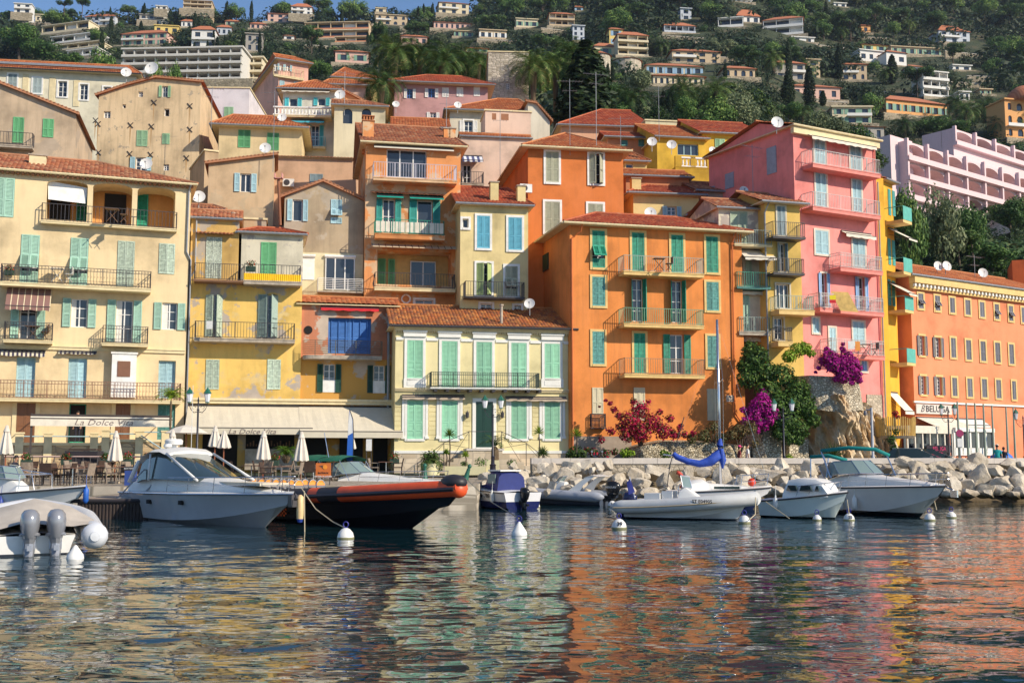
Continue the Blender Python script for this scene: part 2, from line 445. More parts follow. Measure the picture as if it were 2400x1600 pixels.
def railing(parent,u0,u1,yf,yb,z,h,mat,style='bars',gap=.13,left=True,right=True,name='railing'):
 b=MB();t=.011
 segs=[((u0,yf),(u1,yf))]
 if left:segs.append(((u0,yb),(u0,yf)))
 if right:segs.append(((u1,yf),(u1,yb)))
 for(ax,ay),(bx,by)in segs:
  A=Vector((ax,ay,0));B=Vector((bx,by,0));l=(B-A).length;d=(B-A).normalized();nrm=Vector((d.y,-d.x,0))
  M=Matrix.Translation((ax,ay,z))@Matrix(((d.x,-d.y,0,0),(d.y,d.x,0,0),(0,0,1,0),(0,0,0,1)))
  b.mbox(M,0,l,-.02,.02,h-.03,h)
  if style=='horiz':
   for k in range(1,7):b.mbox(M,0,l,-.012,.012,h*k/7-.012,h*k/7+.012)
   n=max(1,round(l/1.1))
   for k in range(n+1):b.mbox(M,l*k/n-.02,l*k/n+.02,-.02,.02,0,h)
   continue
  b.mbox(M,0,l,-.013,.013,.06,.09)
  n=max(1,round(l/1.2))
  for k in range(n+1):b.mbox(M,l*k/n-.017,l*k/n+.017,-.017,.017,0,h)
  if style=='scroll':b.mbox(M,0,l,-.01,.01,h*.8,h*.83);b.mbox(M,0,l,-.01,.01,h*.25,h*.27)
  n=max(1,round(l/gap))
  for k in range(1,n):
   x=l*k/n
   if style=='bulge':
    b.tube([M@Vector((x,0,.06)),M@Vector((x,-.09,.2)),M@Vector((x,-.1,.35)),M@Vector((x,-.02,h*.7)),M@Vector((x,0,h-.02))],t,4,False)
   else:
    b.mbox(M,x-t,x+t,-t,t,.06,h-.02)
    if style=='scroll':
     for zz,rr in((h*.89,.035),(h*.15,.045),(h*.5,.04)):
      b.tube([M@Vector((x+rr+rr*cos(q),0,zz+rr*sin(q)))for q in[i*pi/3 for i in range(7)]],.007,3,False)
 return b.build(name,mat,parent)
 # ---- tiled roofs
def tiles(b,A,B,C,D,w=.24,row=.38,amp=.045):
 A,B,C,D=map(Vector,(A,B,C,D));a=(B-A);La=a.length;a.normalize()
 nr=a.cross((D if(D-A).length>(C-A).length*.2 else C)-A).normalized()
 if nr.z<0:nr=-nr
 e=nr.cross(a).normalized()
 if e.z<0:e=-e
 aD,bD=(D-A).dot(a),(D-A).dot(e);aC,bC=(C-A).dot(a),(C-A).dot(e)
 n=max(2,round(La/w));sm=4;rows=max(1,math.ceil(max(bD,bC)/row))
 cols=[]
 lo=min(0,aD);hi=max(La,aC);n=max(2,round((hi-lo)/w))
 for i in range(n*sm+1):
  x=lo+(hi-lo)*i/(n*sm)
  bm=bD+(bC-bD)*(x-aD)/(aC-aD)if abs(aC-aD)>1e-4 else max(bD,bC)
  mn=0
  if aD>1e-4:bm=min(bm,bD*x/aD)if x<aD else bm
  elif aD<-1e-4 and x<0:mn=bD*x/aD
  if aC<La-1e-4 and x>aC:bm=min(bm,bC*(La-x)/(La-aC))
  elif aC>La+1e-4 and x>La:mn=bC*(x-La)/(aC-La)
  ph=(i%sm)/sm;hgt=amp*abs(sin(pi*(i/sm)))
  cols.append((x,mn,max(mn,bm),hgt))
 base=len(b.v);per=rows*2
 for x,mn,bm,hg in cols:
  for r in range(rows):
   for q in(0,1):
    bb=min(max((r+q)*row,mn),bm)
    b.v.append(tuple(A+a*x+e*bb+nr*(hg+(.03 if q==0 else 0))))
 for i in range(len(cols)-1):
  u=i/sm
  for r in range(per-1):
   p=base+i*per+r
   lo_,hi_=(r//2)*row,(r//2+1)*row
   if min(cols[i][2],cols[i+1][2])<=lo_-1e-6 and max(cols[i][2],cols[i+1][2])<=lo_:continue
   vv=r//2+.3
   b.face((p,p+per,p+per+1,p+1),((int(u)+.5,vv),)*4)
def hip(bl,ze,pitch,x0,x1,D,ridge,ov=.35,mat=TA,gut=gal,left='hip',right='hip',w=.24,ridgeL=None,ridgeR=None,backz=None,cap=True,soff=None):
 """roof on bl: eave height ze, ridge = (xr0, xr1, yr) in local metres"""
 k=tan(radians(pitch));xr0,xr1,yr=ridge;zr=ze+k*(yr+ov)
 a,c=x0-ov,x1+ov
 if left=='gable':xr0=a
 if right=='gable':xr1=c
 b=MB();f=-ov;bk=D+ov
 Pl=Vector((xr0,yr,zr));Pr=Vector((xr1,yr,zr))
 tiles(b,(a,f,ze),(c,f,ze),Pr,Pl,w)
 if left=='hip':tiles(b,(a,bk,ze),(a,f,ze),Pl,Pl,w)
 if right=='hip':tiles(b,(c,f,ze),(c,bk,ze),Pr,Pr,w)
 i=len(b.v);b.quad((c,bk,ze),(a,bk,ze),Pl,Pr)
 if cap:
  b.tube([Pl+Vector((0,0,.03)),Pr+Vector((0,0,.03))],.1,6)
  if left=='hip':b.tube([(a,f,ze+.03),Pl+Vector((0,0,.03))],.09,6)
  if right=='hip':b.tube([(c,f,ze+.03),Pr+Vector((0,0,.03))],.09,6)
 o=b.build('roof',mat,bl.root)
 s=MB();s.box(a+.02,c-.02,f+.02,bk-.02,ze-.09,ze-.03)
 if left=='gable':s.prism([(x0-.02,ze-.1),(x0-.0,ze)],0,.01)if 0 else None
 s.build('eaves',soff or creamtrim,o)
 if gut:
  g=MB();g.tube([(a,f-.06,ze-.05),(c,f-.06,ze-.05)],.07,6)
  if left=='hip':g.tube([(a-.06,f,ze-.05),(a-.06,bk,ze-.05)],.07,6)
  g.build('gutter',gut,o)
 for sd,x in(('l',x0),('r',x1)):
  if(left if sd=='l' else right)=='gable':
   q=MB();q.quad((x,0,ze-.05),(x,D,ze-.05),(x,yr,zr-.08));q.build('gable',bl.wall,bl.root)
 return o,zr
def pipe(bl,pts,mat=gal,r=.05,name='downpipe'):
 return MB().tube(pts,r,6).build(name,mat,bl.root)
def chimney(bl,u0,u1,y0,y1,z0,z1,mat,cap='tile'):
 b=MB();b.box(u0,u1,y0,y1,z0,z1);o=b.build('chimney',mat,bl.root)
 c=MB();c.box(u0-.06,u1+.06,y0-.06,y1+.06,z1,z1+.06)
 if cap=='tile':
  c.m=0;n=max(2,int((u1-u0)/.18))
  for k in range(n):x=u0+(u1-u0)*(k+.5)/n;c.box(x-.05,x+.05,y0,y1,z1+.06,z1+.32)
  c.box(u0-.05,u1+.05,y0-.05,y1+.05,z1+.32,z1+.37)
 c.build('chimney_cap',TA if cap=='tile' else concrete,o);return o
def dish(loc,r,label,az=0,el=14,mat=None,pole=.7):
 r*=.72;t=thing('satellite_dish',label,'satellite dish',loc,az,'satellite dishes on the roofs')
 prof=[(r*k/6,.22*r*(k/6)**2)for k in range(7)]
 b=MB();b.lathe([(max(.001,a),z)for a,z in prof],20,cap=False);b.lathe([(r,.22*r),(r*1.02,.2*r),(r*.5,.02*r),(.01,-.03)],20,cap=False)
 M=Matrix.Translation((0,0,pole))@Matrix.Rotation(radians(90-el),4,'X');b.xf(M)
 b.build('reflector',mat or white,t,True)
 m=MB();m.tube([(0,.12,0),(0,.12,pole),(0,0,pole)],.025,6);m.tube([tuple(M@Vector((0,-r*.95,.2*r))),tuple(M@Vector((0,0,r*.75)))],.012,4)
 m.box(-.04,.04,-.04,.04,0,.08);i=len(m.v)-8
 for k in range(i,len(m.v)):m.v[k]=tuple(M@(Vector(m.v[k])+Vector((0,0,r*.72))))
 m.build('mount_arm',gal,t);return t
def antenna(loc,h,label,n=9,rz=.3):
 t=thing('tv_antenna',label,'antenna',loc,rz,'television antennas on the roofs')
 MB().tube([(0,0,-.4),(0,0,h)],.02,5).build('mast',gal,t)
 b=MB();b.tube([(-.9,0,h-.15),(.9,0,h-.15)],.012,4)
 for k in range(n):x=-.85+1.7*k/(n-1);l=.16+.2*k/n;b.tube([(x,-l,h-.15),(x,l,h-.15)],.007,3)
 b.tube([(-.5,0,h-.8),(.5,0,h-.8)],.01,4)
 for k in range(5):x=-.45+.9*k/4;b.tube([(x,-.3,h-.8),(x,.3,h-.8)],.007,3)
 b.build('elements',gal,t);return t
def acunit(loc,rz,label):
 t=thing('air_conditioner',label,'air conditioner',loc,rz)
 MB().box(-.4,.4,-.15,.15,0,.55).build('casing',white,t)
 b=MB();b.lathe([(.22,0),(.22,.01),(.06,.012),(.05,.02)],16);b.xf(Matrix.Translation((-.12,-.155,.28))@Matrix.Rotation(pi/2,4,'X'));b.build('fan_grille',iron,t)
 return t
def awning(bl,r,drop,proj,mat,val=.2,name='awning',wavy=False,fr=iron,z=None,retract=False):
 """cloth from the wall (u0..u1 at height z1) sloping out; r pixel rect of the wall-side top edge (x0,y,x1)"""
 u0,zt=bl.F.uz(r[0],r[1]);u1,z2=bl.F.uz(r[2],r[3]);zt=(zt+z2)/2
 b=MB();n=max(8,int((u1-u0)/.25))
 for k in range(n):
  x,x2=u0+(u1-u0)*k/n,u0+(u1-u0)*(k+1)/n
  s1=.02*sin(k*1.7);s2=.02*sin((k+1)*1.7)
  b.quad((x,-.04,zt),(x2,-.04,zt),(x2,-proj*.5,zt-drop*.5+s2),(x,-proj*.5,zt-drop*.5+s1));b.quad((x,-proj*.5,zt-drop*.5+s1),(x2,-proj*.5,zt-drop*.5+s2),(x2,-proj,zt-drop),(x,-proj,zt-drop))
  v1=val+(.03*sin(k*2.2)if wavy else 0);v2=val+(.03*sin((k+1)*2.2)if wavy else 0)
  b.quad((x,-proj-.01,zt-drop),(x2,-proj-.01,zt-drop),(x2,-proj-.01,zt-drop-v2),(x,-proj-.01,zt-drop-v1))
 o=b.build(name,mat,bl.root)
 f=MB();f.tube([(u0,-proj,zt-drop+.02),(u1,-proj,zt-drop+.02)],.03,6);f.tube([(u0,-.06,zt+.02),(u1,-.06,zt+.02)],.05,6)
 for x in(u0+.05,u1-.05):f.tube([(x,-.05,zt-.45 if not retract else zt-.1),(x,-proj,zt-drop)],.015,4)
 f.build('awning_arm',fr,o);return u0,u1,zt
 # ---- terrain
def interp(x,T):
 if x<=T[0][0]:return T[0][1]
 for(a,p),(b,q)in zip(T,T[1:]):
  if x<=b:t=(x-a)/(b-a);return p+(q-p)*t
 return T[-1][1]
TL=[(58,-.015),(66,-.012),(76,.01),(84,.07),(94,.15),(106,.215),(120,.255),(140,.285),(170,.308),(220,.333),(300,.352),(400,.37),(500,.388),(620,.405),(700,.38),(900,.2)]
TR=[(58,-.015),(80,-.01),(88,.03),(100,.10),(116,.165),(150,.20),(200,.228),(240,.25),(300,.30),(360,.335),(420,.36),(500,.39),(620,.44),(700,.43),(900,.3)]
def gz(Y):return 1.0+.015*(Y-42)
def terr(X,Y):
 q=X/Y;e=interp(Y,TL);r=interp(Y,TR)
 if Y>400:e+=max(0,min(1,(q+.1)/.25))*.05*min(1,(Y-400)/200)
 t=max(0,min(1,(q-.2)/.13));t=t*t*(3-2*t);e=e*(1-t)+r*t
 z=H+e*Y
 if Y>90:z+=(noise.noise(Vector((X*.02,Y*.02,0)))*2.2+noise.noise(Vector((X*.07,Y*.07,3)))*.8)*min(1,(Y-90)/60)
 return z
def hit(px,py,y0=88,y1=690):
 d=ray(px,py);Y=y0
 while Y<y1:
  t=Y/d.y;x=d.x*t
  if terr(x,Y)>=H+d.z*t:return Vector((x,Y,terr(x,Y)))
  Y*=1.012
 return None
b=MB();NB,NY=220,150;Ys=[58*(900/58)**(j/NY)for j in range(NY+1)]
for j,Y in enumerate(Ys):
 for i in range(NB+1):
  X=(-.72+1.44*i/NB)*Y;b.v.append((X,Y,terr(X,Y)-(.05 if Y<80 else .3)))
for j in range(NY):
 for i in range(NB):
  p=j*(NB+1)+i;b.face((p,p+1,p+NB+2,p+NB+1))
m,n,bs=_new('hillside_soil');bs.inputs['Roughness'].default_value=.95;g=N(n,'ShaderNodeNewGeometry')
c=ramp(n,noi(n,.08,8,g.outputs['Position'],.7),[(.35,(.02,.035,.012)),(.5,(.04,.055,.02)),(.6,(.1,.085,.045)),(.75,(.2,.16,.1))])
L(n,c,bs.inputs['Base Color']);bump(n,bs,noi(n,.8,8,g.outputs['Position'],.7),1,.6)
hill=b.build('hillside',m,None,True);tag(hill,None,None,None,'structure')
# ---- water
m,n,bs=_new('sea_water');bs.inputs['Base Color'].default_value=(.006,.028,.036,1);bs.inputs['Roughness'].default_value=.0
bs.inputs['IOR'].default_value=1.5;bs.inputs['Specular IOR Level'].default_value=.62
g=N(n,'ShaderNodeNewGeometry');mp=N(n,'ShaderNodeMapping');mp.inputs['Scale'].default_value=(.75,1.35,1);L(n,g.outputs['Position'],mp.inputs[0])
a1=noi(n,1.8,1.5,mp.outputs[0],.5);a2=noi(n,5.5,1,mp.outputs[0],.4)
ad=N(n,'ShaderNodeMath',operation='MULTIPLY_ADD');L(n,a2,ad.inputs[0]);ad.inputs[1].default_value=.1;L(n,a1,ad.inputs[2])
bump(n,bs,ad.outputs[0],.4,.06);WATER=m
def wave(x,y):
 fade=max(0.15,min(1,1.35-y/60))
 v=Vector((x*.45,y*.8,0));s=noise.noise(v)*.032+noise.noise(Vector((x*1.1+7,y*1.9,5)))*.012
 s+=.02*sin(.55*x+2.0*y+2*noise.noise(Vector((x*.15,y*.15,9))))*max(0,min(1,(26-y)/14))
 s+=(noise.noise(Vector((x*2.1,y*4.2,11)))*.008+abs(noise.noise(Vector((x*.8,y*1.6,21))))*.03)*max(0,min(1,(40-y)/25))
 return s*fade
b=MB();NX,NR=420,460
ys=[2.0];yy=3.0
E0,E1=.9,.022
for j in range(NR+1):
 e=E0*(E1/E0)**(j/NR);Y=H/e
 for i in range(NX+1):
  q=-.62+1.24*i/NX;X=q*Y*(1+(0 if Y>6 else 1));b.v.append((X,Y,wave(X,Y)))
for j in range(NR):
 for i in range(NX):
  p=j*(NX+1)+i;b.face((p,p+1,p+NX+2,p+NX+1))
water=b.build('sea',WATER,None,True);tag(water,None,None,None,'structure')
b=MB()
b.quad((-1500,-1500,-.12),(1500,-1500,-.12),(1500,130,-.12),(-1500,130,-.12))
tag(b.build('open_sea',WATER),None,None,None,'structure')
# ---- quays
quaytop=stone('quay_paving',(.3,.25,.19),(.4,.34,.27),(.2,.17,.13),3,.6,(1,1,1),.3,.01)
quayface=stone('quay_blocks',(.5,.44,.36),(.6,.53,.43),(.3,.26,.2),1.5,.25,(.6,.6,1.6),.3,.01)
EDGE=[(-60,46.5),(-22,45.6),(-9.5,46),(-1.5,47.5),(-1.3,52),(.2,57),(2.0,58.2),(12,59.5),(24,61.0),(34,64),(60,70)]
b=MB();c=MB();WZ=H-1.0
def qz(x,y):return gz(y)if x<0 else min(gz(y),1.25)
for(x0,y0),(x1,y1)in zip(EDGE,EDGE[1:]):
 b.quad((x0,y0,qz(x0,y0)),(x1,y1,qz(x1,y1)),(x1*1.0,92,qz(x1,80)),(x0,92,qz(x0,80)))
 c.quad((x0,y0,-2),(x1,y1,-2),(x1,y1,qz(x1,y1)-.003),(x0,y0,qz(x0,y0)-.003))
tag(b.build('quay',quaytop),None,None,None,'structure');tag(c.build('quay_wall',quayface),None,None,None,'structure')
# ---- sea wall with coping
rub=stone('rubble_masonry',(.4,.34,.26),(.5,.43,.33),(.34,.29,.22),3.6,1,(1,1,1.3),.7,.03)
cop=simple('coping_stone',(.62,.56,.5),.85,var=.1)
sw=thing('sea_wall','long low stone wall with pale coping between the road and the boulders','wall',(1.0,57.6,0))
WL=[(1.0,60.5),(1.0,57.6),(12,59.0),(24,60.6),(34,63.6),(52,69)]
b=MB();c=MB();d=MB()
for k,((x0,y0),(x1,y1))in enumerate(zip(WL,WL[1:])):
 x0-=1;x1-=1;y0-=57.6;y1-=57.6;A=Vector((x0,y0,0));B=Vector((x1,y1,0));l=(B-A).length;t=(B-A)/l;nn=Vector((-t.y,t.x,0))
 M=Matrix(((t.x,nn.x,0,x0),(t.y,nn.y,0,y0),(0,0,1,0),(0,0,0,1)))
 b.mbox(M,0,l,.06,.5,-1,H-.30)
 x=0
 while x<l-.05:
  e=min(l,x+1.0+.5*R.random());c.mbox(M,x+.008,e-.008,.0,.55,H-.30,H-.0+R.uniform(-.008,.008));x=e
b.build('wall_face',rub,sw);c.build('coping',cop,sw)
# ---- boulders of the breakwater
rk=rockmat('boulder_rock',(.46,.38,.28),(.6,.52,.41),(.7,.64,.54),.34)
def rockmesh(seed,sub=3,name='boulder'):
 import bmesh
 r=random.Random(seed);bm=bmesh.new();bmesh.ops.create_icosphere(bm,subdivisions=4,radius=1)
 pl=[(Vector((r.gauss(0,1),r.gauss(0,1),r.gauss(0,1))).normalized(),r.uniform(.45,.85))for _ in range(17)]
 off=Vector((r.random()*50,0,0))
 for v in bm.verts:
  for nn,dd in pl:
   k=v.co.dot(nn)-dd
   if k>0:v.co-=nn*k*.985
  v.co*=1+.09*noise.noise(v.co*2.2+off)+.035*noise.noise(v.co*6+off)+.015*noise.noise(v.co*14+off)
 me=bpy.data.meshes.new(name);bm.to_mesh(me);bm.free();me.materials.append(rk)
 me.polygons.foreach_set('use_smooth',[True]*len(me.polygons));me.set_sharp_from_angle(angle=radians(22));return me
RM=[rockmesh(k)for k in range(9)]
def boulder(px,py,w,h=None,Y=None,k=0,lab=None,rz=0,tilt=0,name='boulder'):
 """px,py centre, w,h pixel size"""
 h=h or w*.8;X_=(px-CX)/F*58;wy=57.6+(X_-1)*.128 if X_<24 else 60.6+(X_-24)*.3;Y=wy-1.1-max(0,(py-1092))/62*4.2;p=at(px,py,Y);s=Y/F
 o=link(name,RM[k%9]);o.location=p;o.scale=(w*s/2*1.12,w*s/2,h*s/2*1.15);o.rotation_euler=(tilt,0,rz)
 tag(o,lab,'boulder','boulders of the breakwater');return o
BO=[(1142,1122,46,26,53),(1176,1134,40,30,53),(1222,1118,44,56,53.5),(1262,1130,58,40,54),(1216,1140,40,30,53),(1292,1112,50,46,55.5),(1338,1092,60,34,57),(1274,1100,40,32,56.4),(1372,1096,44,46,56.4),(1322,1122,56,44,55),(1390,1124,34,22,54),(1388,1102,24,26,56.5),(1355,1134,44,38,54),(1410,1119,60,30,55.5),(1402,1098,34,28,56.6),(1426,1092,32,40,56.8),(1452,1126,38,32,55),(1300,1140,46,30,53.2),(1330,1150,52,24,52.6),(1245,1152,50,22,52.4),(1490,1118,56,60,55.5),(1504,1134,50,40,54.5),(1542,1108,66,50,56),(1560,1132,56,42,55),(1470,1152,50,28,53.8),(1512,1156,60,26,53.6),(1556,1152,50,26,53.8),(1430,1146,46,28,53.6),(1612,1112,44,36,56.6),(1632,1128,52,32,55.4),(1650,1106,46,28,57.6),(1594,1134,40,24,54.8),(1600,1152,56,28,54),(1662,1142,40,28,54.6),(1696,1122,46,54,56),(1716,1098,44,40,58),(1742,1112,50,34,57.6),(1740,1134,60,40,55.5),(1700,1150,50,30,54.4),(1764,1104,44,24,58.8),(1806,1116,74,48,57),(1830,1096,56,40,58.6),(1850,1108,32,36,58),(1780,1146,54,34,55.2),(1836,1130,50,34,56.2),(1860,1130,44,30,57),(1896,1104,54,46,58.5),(1880,1116,38,44,57.6),(1902,1126,38,26,57),(1905,1145,64,34,55.6),(1938,1102,52,34,59),(1974,1110,34,26,59),(1930,1124,30,22,58.4),(1830,1152,60,26,54.6),(1868,1152,56,28,55),(1950,1146,56,40,56.6),(1990,1135,50,40,57.4),(2030,1118,60,40,58.6),(2078,1100,54,34,60.5),(2060,1140,60,46,57.4),(2110,1112,44,36,60),(2090,1132,46,30,58.6),(2146,1098,60,44,61),(2118,1086,50,28,61.8),(2166,1118,52,44,60),(2140,1130,54,30,58.8),(2190,1094,46,34,62),(2196,1120,56,40,60.2),(2212,1096,52,30,62.4),(2236,1116,54,34,60.8),(2236,1140,58,44,59),(2268,1100,54,40,62.6),(2290,1092,50,52,63),(2296,1118,62,56,61.2),(2266,1136,50,40,59.4),(2330,1108,56,54,62.8),(2362,1090,56,36,64),(2378,1114,54,40,62.8),(2350,1134,66,50,60.8),(2386,1136,62,46,61.2),(2310,1148,62,36,59.6),(2340,1152,50,26,59.4),(2395,1156,50,30,60.4),(2270,1154,56,26,58.8),(2225,1156,54,26,58.4),(2400,1096,50,36,64),(2420,1120,60,50,62.5),(2200,1146,50,34,58.8),(2164,1148,54,30,58),(2125,1152,54,28,57.4),(2250,1088,46,24,64),(2086,1154,50,26,57),(2375,1158,46,22,59.8),(2420,1150,60,36,60.5)]
LOOK=['flat topped','wedge shaped','rounded','slab like','angular','broad','upright','leaning','blocky']
anchors=[(1235,'left end by the wall corner'),(1330,'grey inflatable boat at left'),(1435,'black outboard motor'),(1510,'stern of the white inflatable'),(1620,'blue sail cover'),(1700,'sailing boat mast'),(1790,'sailing boat bow'),(1880,'small cabin boat roof'),(1980,'stern of the large white cruiser'),(2080,'cruiser windscreen'),(2180,'cruiser bow rail'),(2260,'anchor of the large cruiser'),(2330,'right end of the shore'),(2400,'right edge of the photo')]
cnt={};NUM=['','second ','third ','fourth ','fifth ','sixth ','seventh ','eighth ','ninth ','tenth ']
def tier(y):return 'top row' if y<1108 else 'middle row' if y<1132 else 'waterline row'
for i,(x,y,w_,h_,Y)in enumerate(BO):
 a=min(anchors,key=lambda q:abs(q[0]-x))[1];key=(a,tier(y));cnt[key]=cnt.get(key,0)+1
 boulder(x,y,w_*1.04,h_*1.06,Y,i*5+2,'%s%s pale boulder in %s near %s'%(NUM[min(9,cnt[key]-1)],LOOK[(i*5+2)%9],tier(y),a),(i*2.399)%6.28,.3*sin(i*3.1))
for k in range(75):
 x=1205+k*16.6+R.uniform(-6,6);y=1094+(k*37%62);a=min(anchors,key=lambda q:abs(q[0]-x))[1];key=(a,tier(y),1);cnt[key]=cnt.get(key,0)+1;s_=R.uniform(18,30)
 boulder(x,y,s_,s_*.8,58,k,'%ssmall %s stone in %s near %s'%(NUM[min(9,cnt[key]-1)],LOOK[k%9],tier(y),a),k*1.7,k*.9)
b=MB();n1=90
for j in range(8):
 for i in range(n1+1):
  x=1.2+42*i/n1;yw=57.6+(x-1)*.128 if x<24 else 60.6+(x-24)*.3
  y=yw-5.5+5.4*j/7;z=-.5+2.0*j/7+.28*noise.noise(Vector((x*1.3,y*1.3,1)));b.v.append((x,y,z))
for j in range(7):
 for i in range(n1):p=j*(n1+1)+i;b.face((p,p+1,p+n1+2,p+n1+1))
tag(b.build('rock_bed',rockmat('rock_bed_mat',(.1,.075,.04),(.16,.12,.07),(.2,.16,.1)),None,True),None,None,None,'structure')
# ==== FRONT ROW
MATS['curtain']=simple('curtain',(.7,.68,.64),.9)
aqua=simple('shutter_pale_aqua',(.36,.58,.46),.6,sc=8);aquaw=simple('shutter_weathered_aqua',(.5,.6,.48),.75,var=.3,sc=9)
green=simple('shutter_jade',(.02,.27,.17),.55,var=.3,sc=7);mint=simple('shutter_mint',(.3,.62,.42),.55)
teal=simple('shutter_faded_teal',(.1,.3,.27),.7,var=.4,sc=9);dkgreen=simple('shutter_dark_green',(.01,.06,.035),.5)
midgreen=simple('shutter_green',(.13,.4,.18),.6);skyblue=simple('shutter_sky_blue',(.13,.45,.6),.55);blue=simple('shutter_blue',(.06,.19,.52),.5)
paleblue=simple('shutter_pale_blue',(.38,.58,.64),.65,sc=8);periw=simple('shutter_periwinkle',(.22,.42,.72),.6);grey=simple('shutter_grey',(.17,.17,.2),.6);greyt=simple('shutter_olive_grey',(.42,.42,.3),.7,sc=8)
yelsur=simple('yellow_surround',(.72,.5,.2),.85)
# ---- B1 cream apartment house
f=Fac(440,64,20,-110,440,1.33)
B=Bld(f,'apartment_building','cream four storey house at the left edge with three arched loggias under its tiled roof',plaster('cream_plaster',(.76,.59,.35),(.52,.45,.4),1.0,.2,.25),9,shut=aqua)
ze=f.uz(200,410,.35)[1]
def loggia(B,a):
 x0,x1,yt,ys,yb=a;u0,u1,z0,z1=B.F.rect((x0,yt,x1,yb));B.holes.append((u0,u1,z0,z1,B.F.uz(x0,yt)[1]-B.F.uz(x0,ys)[1],1.9));return u0,u1,z0,z1
lw=plaster('loggia_warm_shade',(.6,.3,.1),None)  # orange-brown puts the loggia's warm shade into the wall colour
L1=loggia(B,(109,204.7,422,433,516));L2=loggia(B,(216.8,309.4,430.7,441,526));L3=loggia(B,(321.4,410.4,439,450,533))
bb=MB();bb.box(L1[0]-.4,L3[1]+.3,1.92,2.0,L3[2]-.2,L1[3]+.1);bb.build('loggia_back_wall',lw,B.root)
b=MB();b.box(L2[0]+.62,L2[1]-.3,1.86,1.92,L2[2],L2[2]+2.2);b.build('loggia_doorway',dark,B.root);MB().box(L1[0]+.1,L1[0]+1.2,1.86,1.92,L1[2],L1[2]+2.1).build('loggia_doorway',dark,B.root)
for x,z in((L3[0]+.05,L3[2]),(L1[1]-.62,L1[2])):B.put(louvre(.6,2.3,green),'shutter',x,1.84,z)
b=MB();b.quad((L1[0]+.02,.3,L1[3]-.05),(L1[1]-.02,.3,L1[3]-.3),(L1[1]-.08,.12,L1[2]+1.05),(L1[0]+.08,.12,L1[2]+1.15));b.build('sun_blind',white,B.root)
B.balcony((95.6,515,415,538),.45,1.0,iron,th=.14,gap=.2)
B.win((-14,417,34,508),'c')
for r,s_ in(((47.8,550,91.8,664),'f'),((164,558,206.6,668),'f'),((274.5,565,315,672),'c'),((372,571,410,641.8),'c')):B.win(r,s_,shut=aquaw if s_=='c' else aqua)
B.balcony((0,659,354,677),.95,1.0,iron,th=.2,style='scroll',gap=.17)
B.win((167,700,205,766.8),'o',curtain=.3);B.win((271.7,703.6,311,803),'o',curtain=.35);B.win((379.7,709.4,415,772.5),'o',curtain=.4);B.win((46,700,85,795),'o')
B.balcony((7.6,796,122,798),.9,1.0,iron,th=.15,style='scroll',gap=.14);B.balcony((239,803,347,807),.9,1.0,iron,th=.15,style='scroll',gap=.14)
for r in((37,836,82,930),(159,839,203,932),(371,845,411,933)):B.win(r,'r',shut=paleblue,rev=.3)
u0,z0=f.uz(-110,806);u1,z1=f.uz(434,825);b=MB();zc=(f.uz(200,817)[1]);b.box(u0,u1,-.1,-.003,zc-.12,zc+.1);b.box(u0,u1,-.15,-.1,zc+.04,zc+.1);b.build('string_course',creamtrim,B.root)
u0,u1,z0,z1=f.rect((261,831,318.6,932));b=MB();b.box(u0,u1,-.5,-.003,z0,z1);b.box(u0-.06,u1+.06,-.56,-.0035,z1,z1+.1);b.build('oriel_box',white,B.root)
u0,u1,z0,z1=f.rect((275,846,305.5,882.5),.52);b=MB();b.box(u0,u1,-.53,-.503,z0,z1);b.build('oriel_shutter',simple('brown_panel',(.2,.09,.05),.6),B.root)
awning(B,(18,672,122,676),1.2,1.1,stripes('brown_stripe',(.24,.13,.11),(.7,.6,.4),.33,0,.86),.2,wavy=True)
awning(B,(-20,820,107,824),.12,.35,stripes('navy_stripe',(.05,.04,.08),(.7,.65,.5),.22),.2,wavy=True,retract=True);awning(B,(137,822,227,826),.1,.3,stripes('navy_stripe',(0,0,0),(1,1,1),.2),.06,wavy=True,retract=True)
B.balcony((-60,934,424,937),.95,1.0,simple('rust_iron',(.2,.09,.06),.7),th=.16,style='scroll',gap=.17)
dbrown=simple('door_brown',(.2,.085,.035),.5)
for r,m_ in(((38,944,82,1038),dbrown),((270,946,305,1029),dbrown)):
 B.win(r,'p',shut=dbrown,sur=creamtrim,surw=.22)
B.win((161,946,201,1037),'d',bars=0,mull=0,fr=green);B.win((369,948,410,1040),'r',shut=teal)
B.finish(ze+.05)
s0=f.slope(-60,352,ze,tan(radians(23)),.35);s1=f.slope(226,381,ze,tan(radians(23)),.35)
_o,zr=hip(B,ze,23,0,f.W,9,(0,s1.x,s1.y),mat=TB,gut=creamtrim,left='gable')
b=MB();u=0
while u<f.W:b.box(u,u+.14,-.3,-.003,ze-.22,ze-.1);u+=.26
b.build('cornice_tiles',TB,B.root)
q=f.slope(88,385,ze,tan(radians(23)),.35);chimney(B,q.x-.45,q.x+.45,q.y-.1,q.y+.5,ze,f.uz(88,367,-2)[1],creamtrim,'flat')
pipe(B,[(f.W-.05,-.45,ze-.1),(f.W-.12,-.1,ze-.4),(f.W-.15,-.09,ze-4),(f.W+.1,-.09,ze-4.5),(f.W+.12,-.09,3)])
ter=thing('terrace','raised stone terrace with cream pilasters and pale rails in front of the cream house','terrace',f.o,f.a)
tst=stone('terrace_stone',(.4,.27,.15),(.5,.37,.22),(.35,.27,.18),1.6,.8,(1,1,2.2),.5,.02)
b=MB();u0=f.uz(-60,1040,3)[0];u1,zt=f.uz(395,1040,3);u2=f.uz(240,1040,3)[0];zt=f.uz(150,1038,3)[1];zu=f.uz(300,1030,3)[1]
b.box(u0,u2,-3,-.02,-.6,zt);b.box(u2,u1+.6,-3,-.021,-.6,zu);b.build('retaining_wall',tst,ter)
b=MB();c=MB()
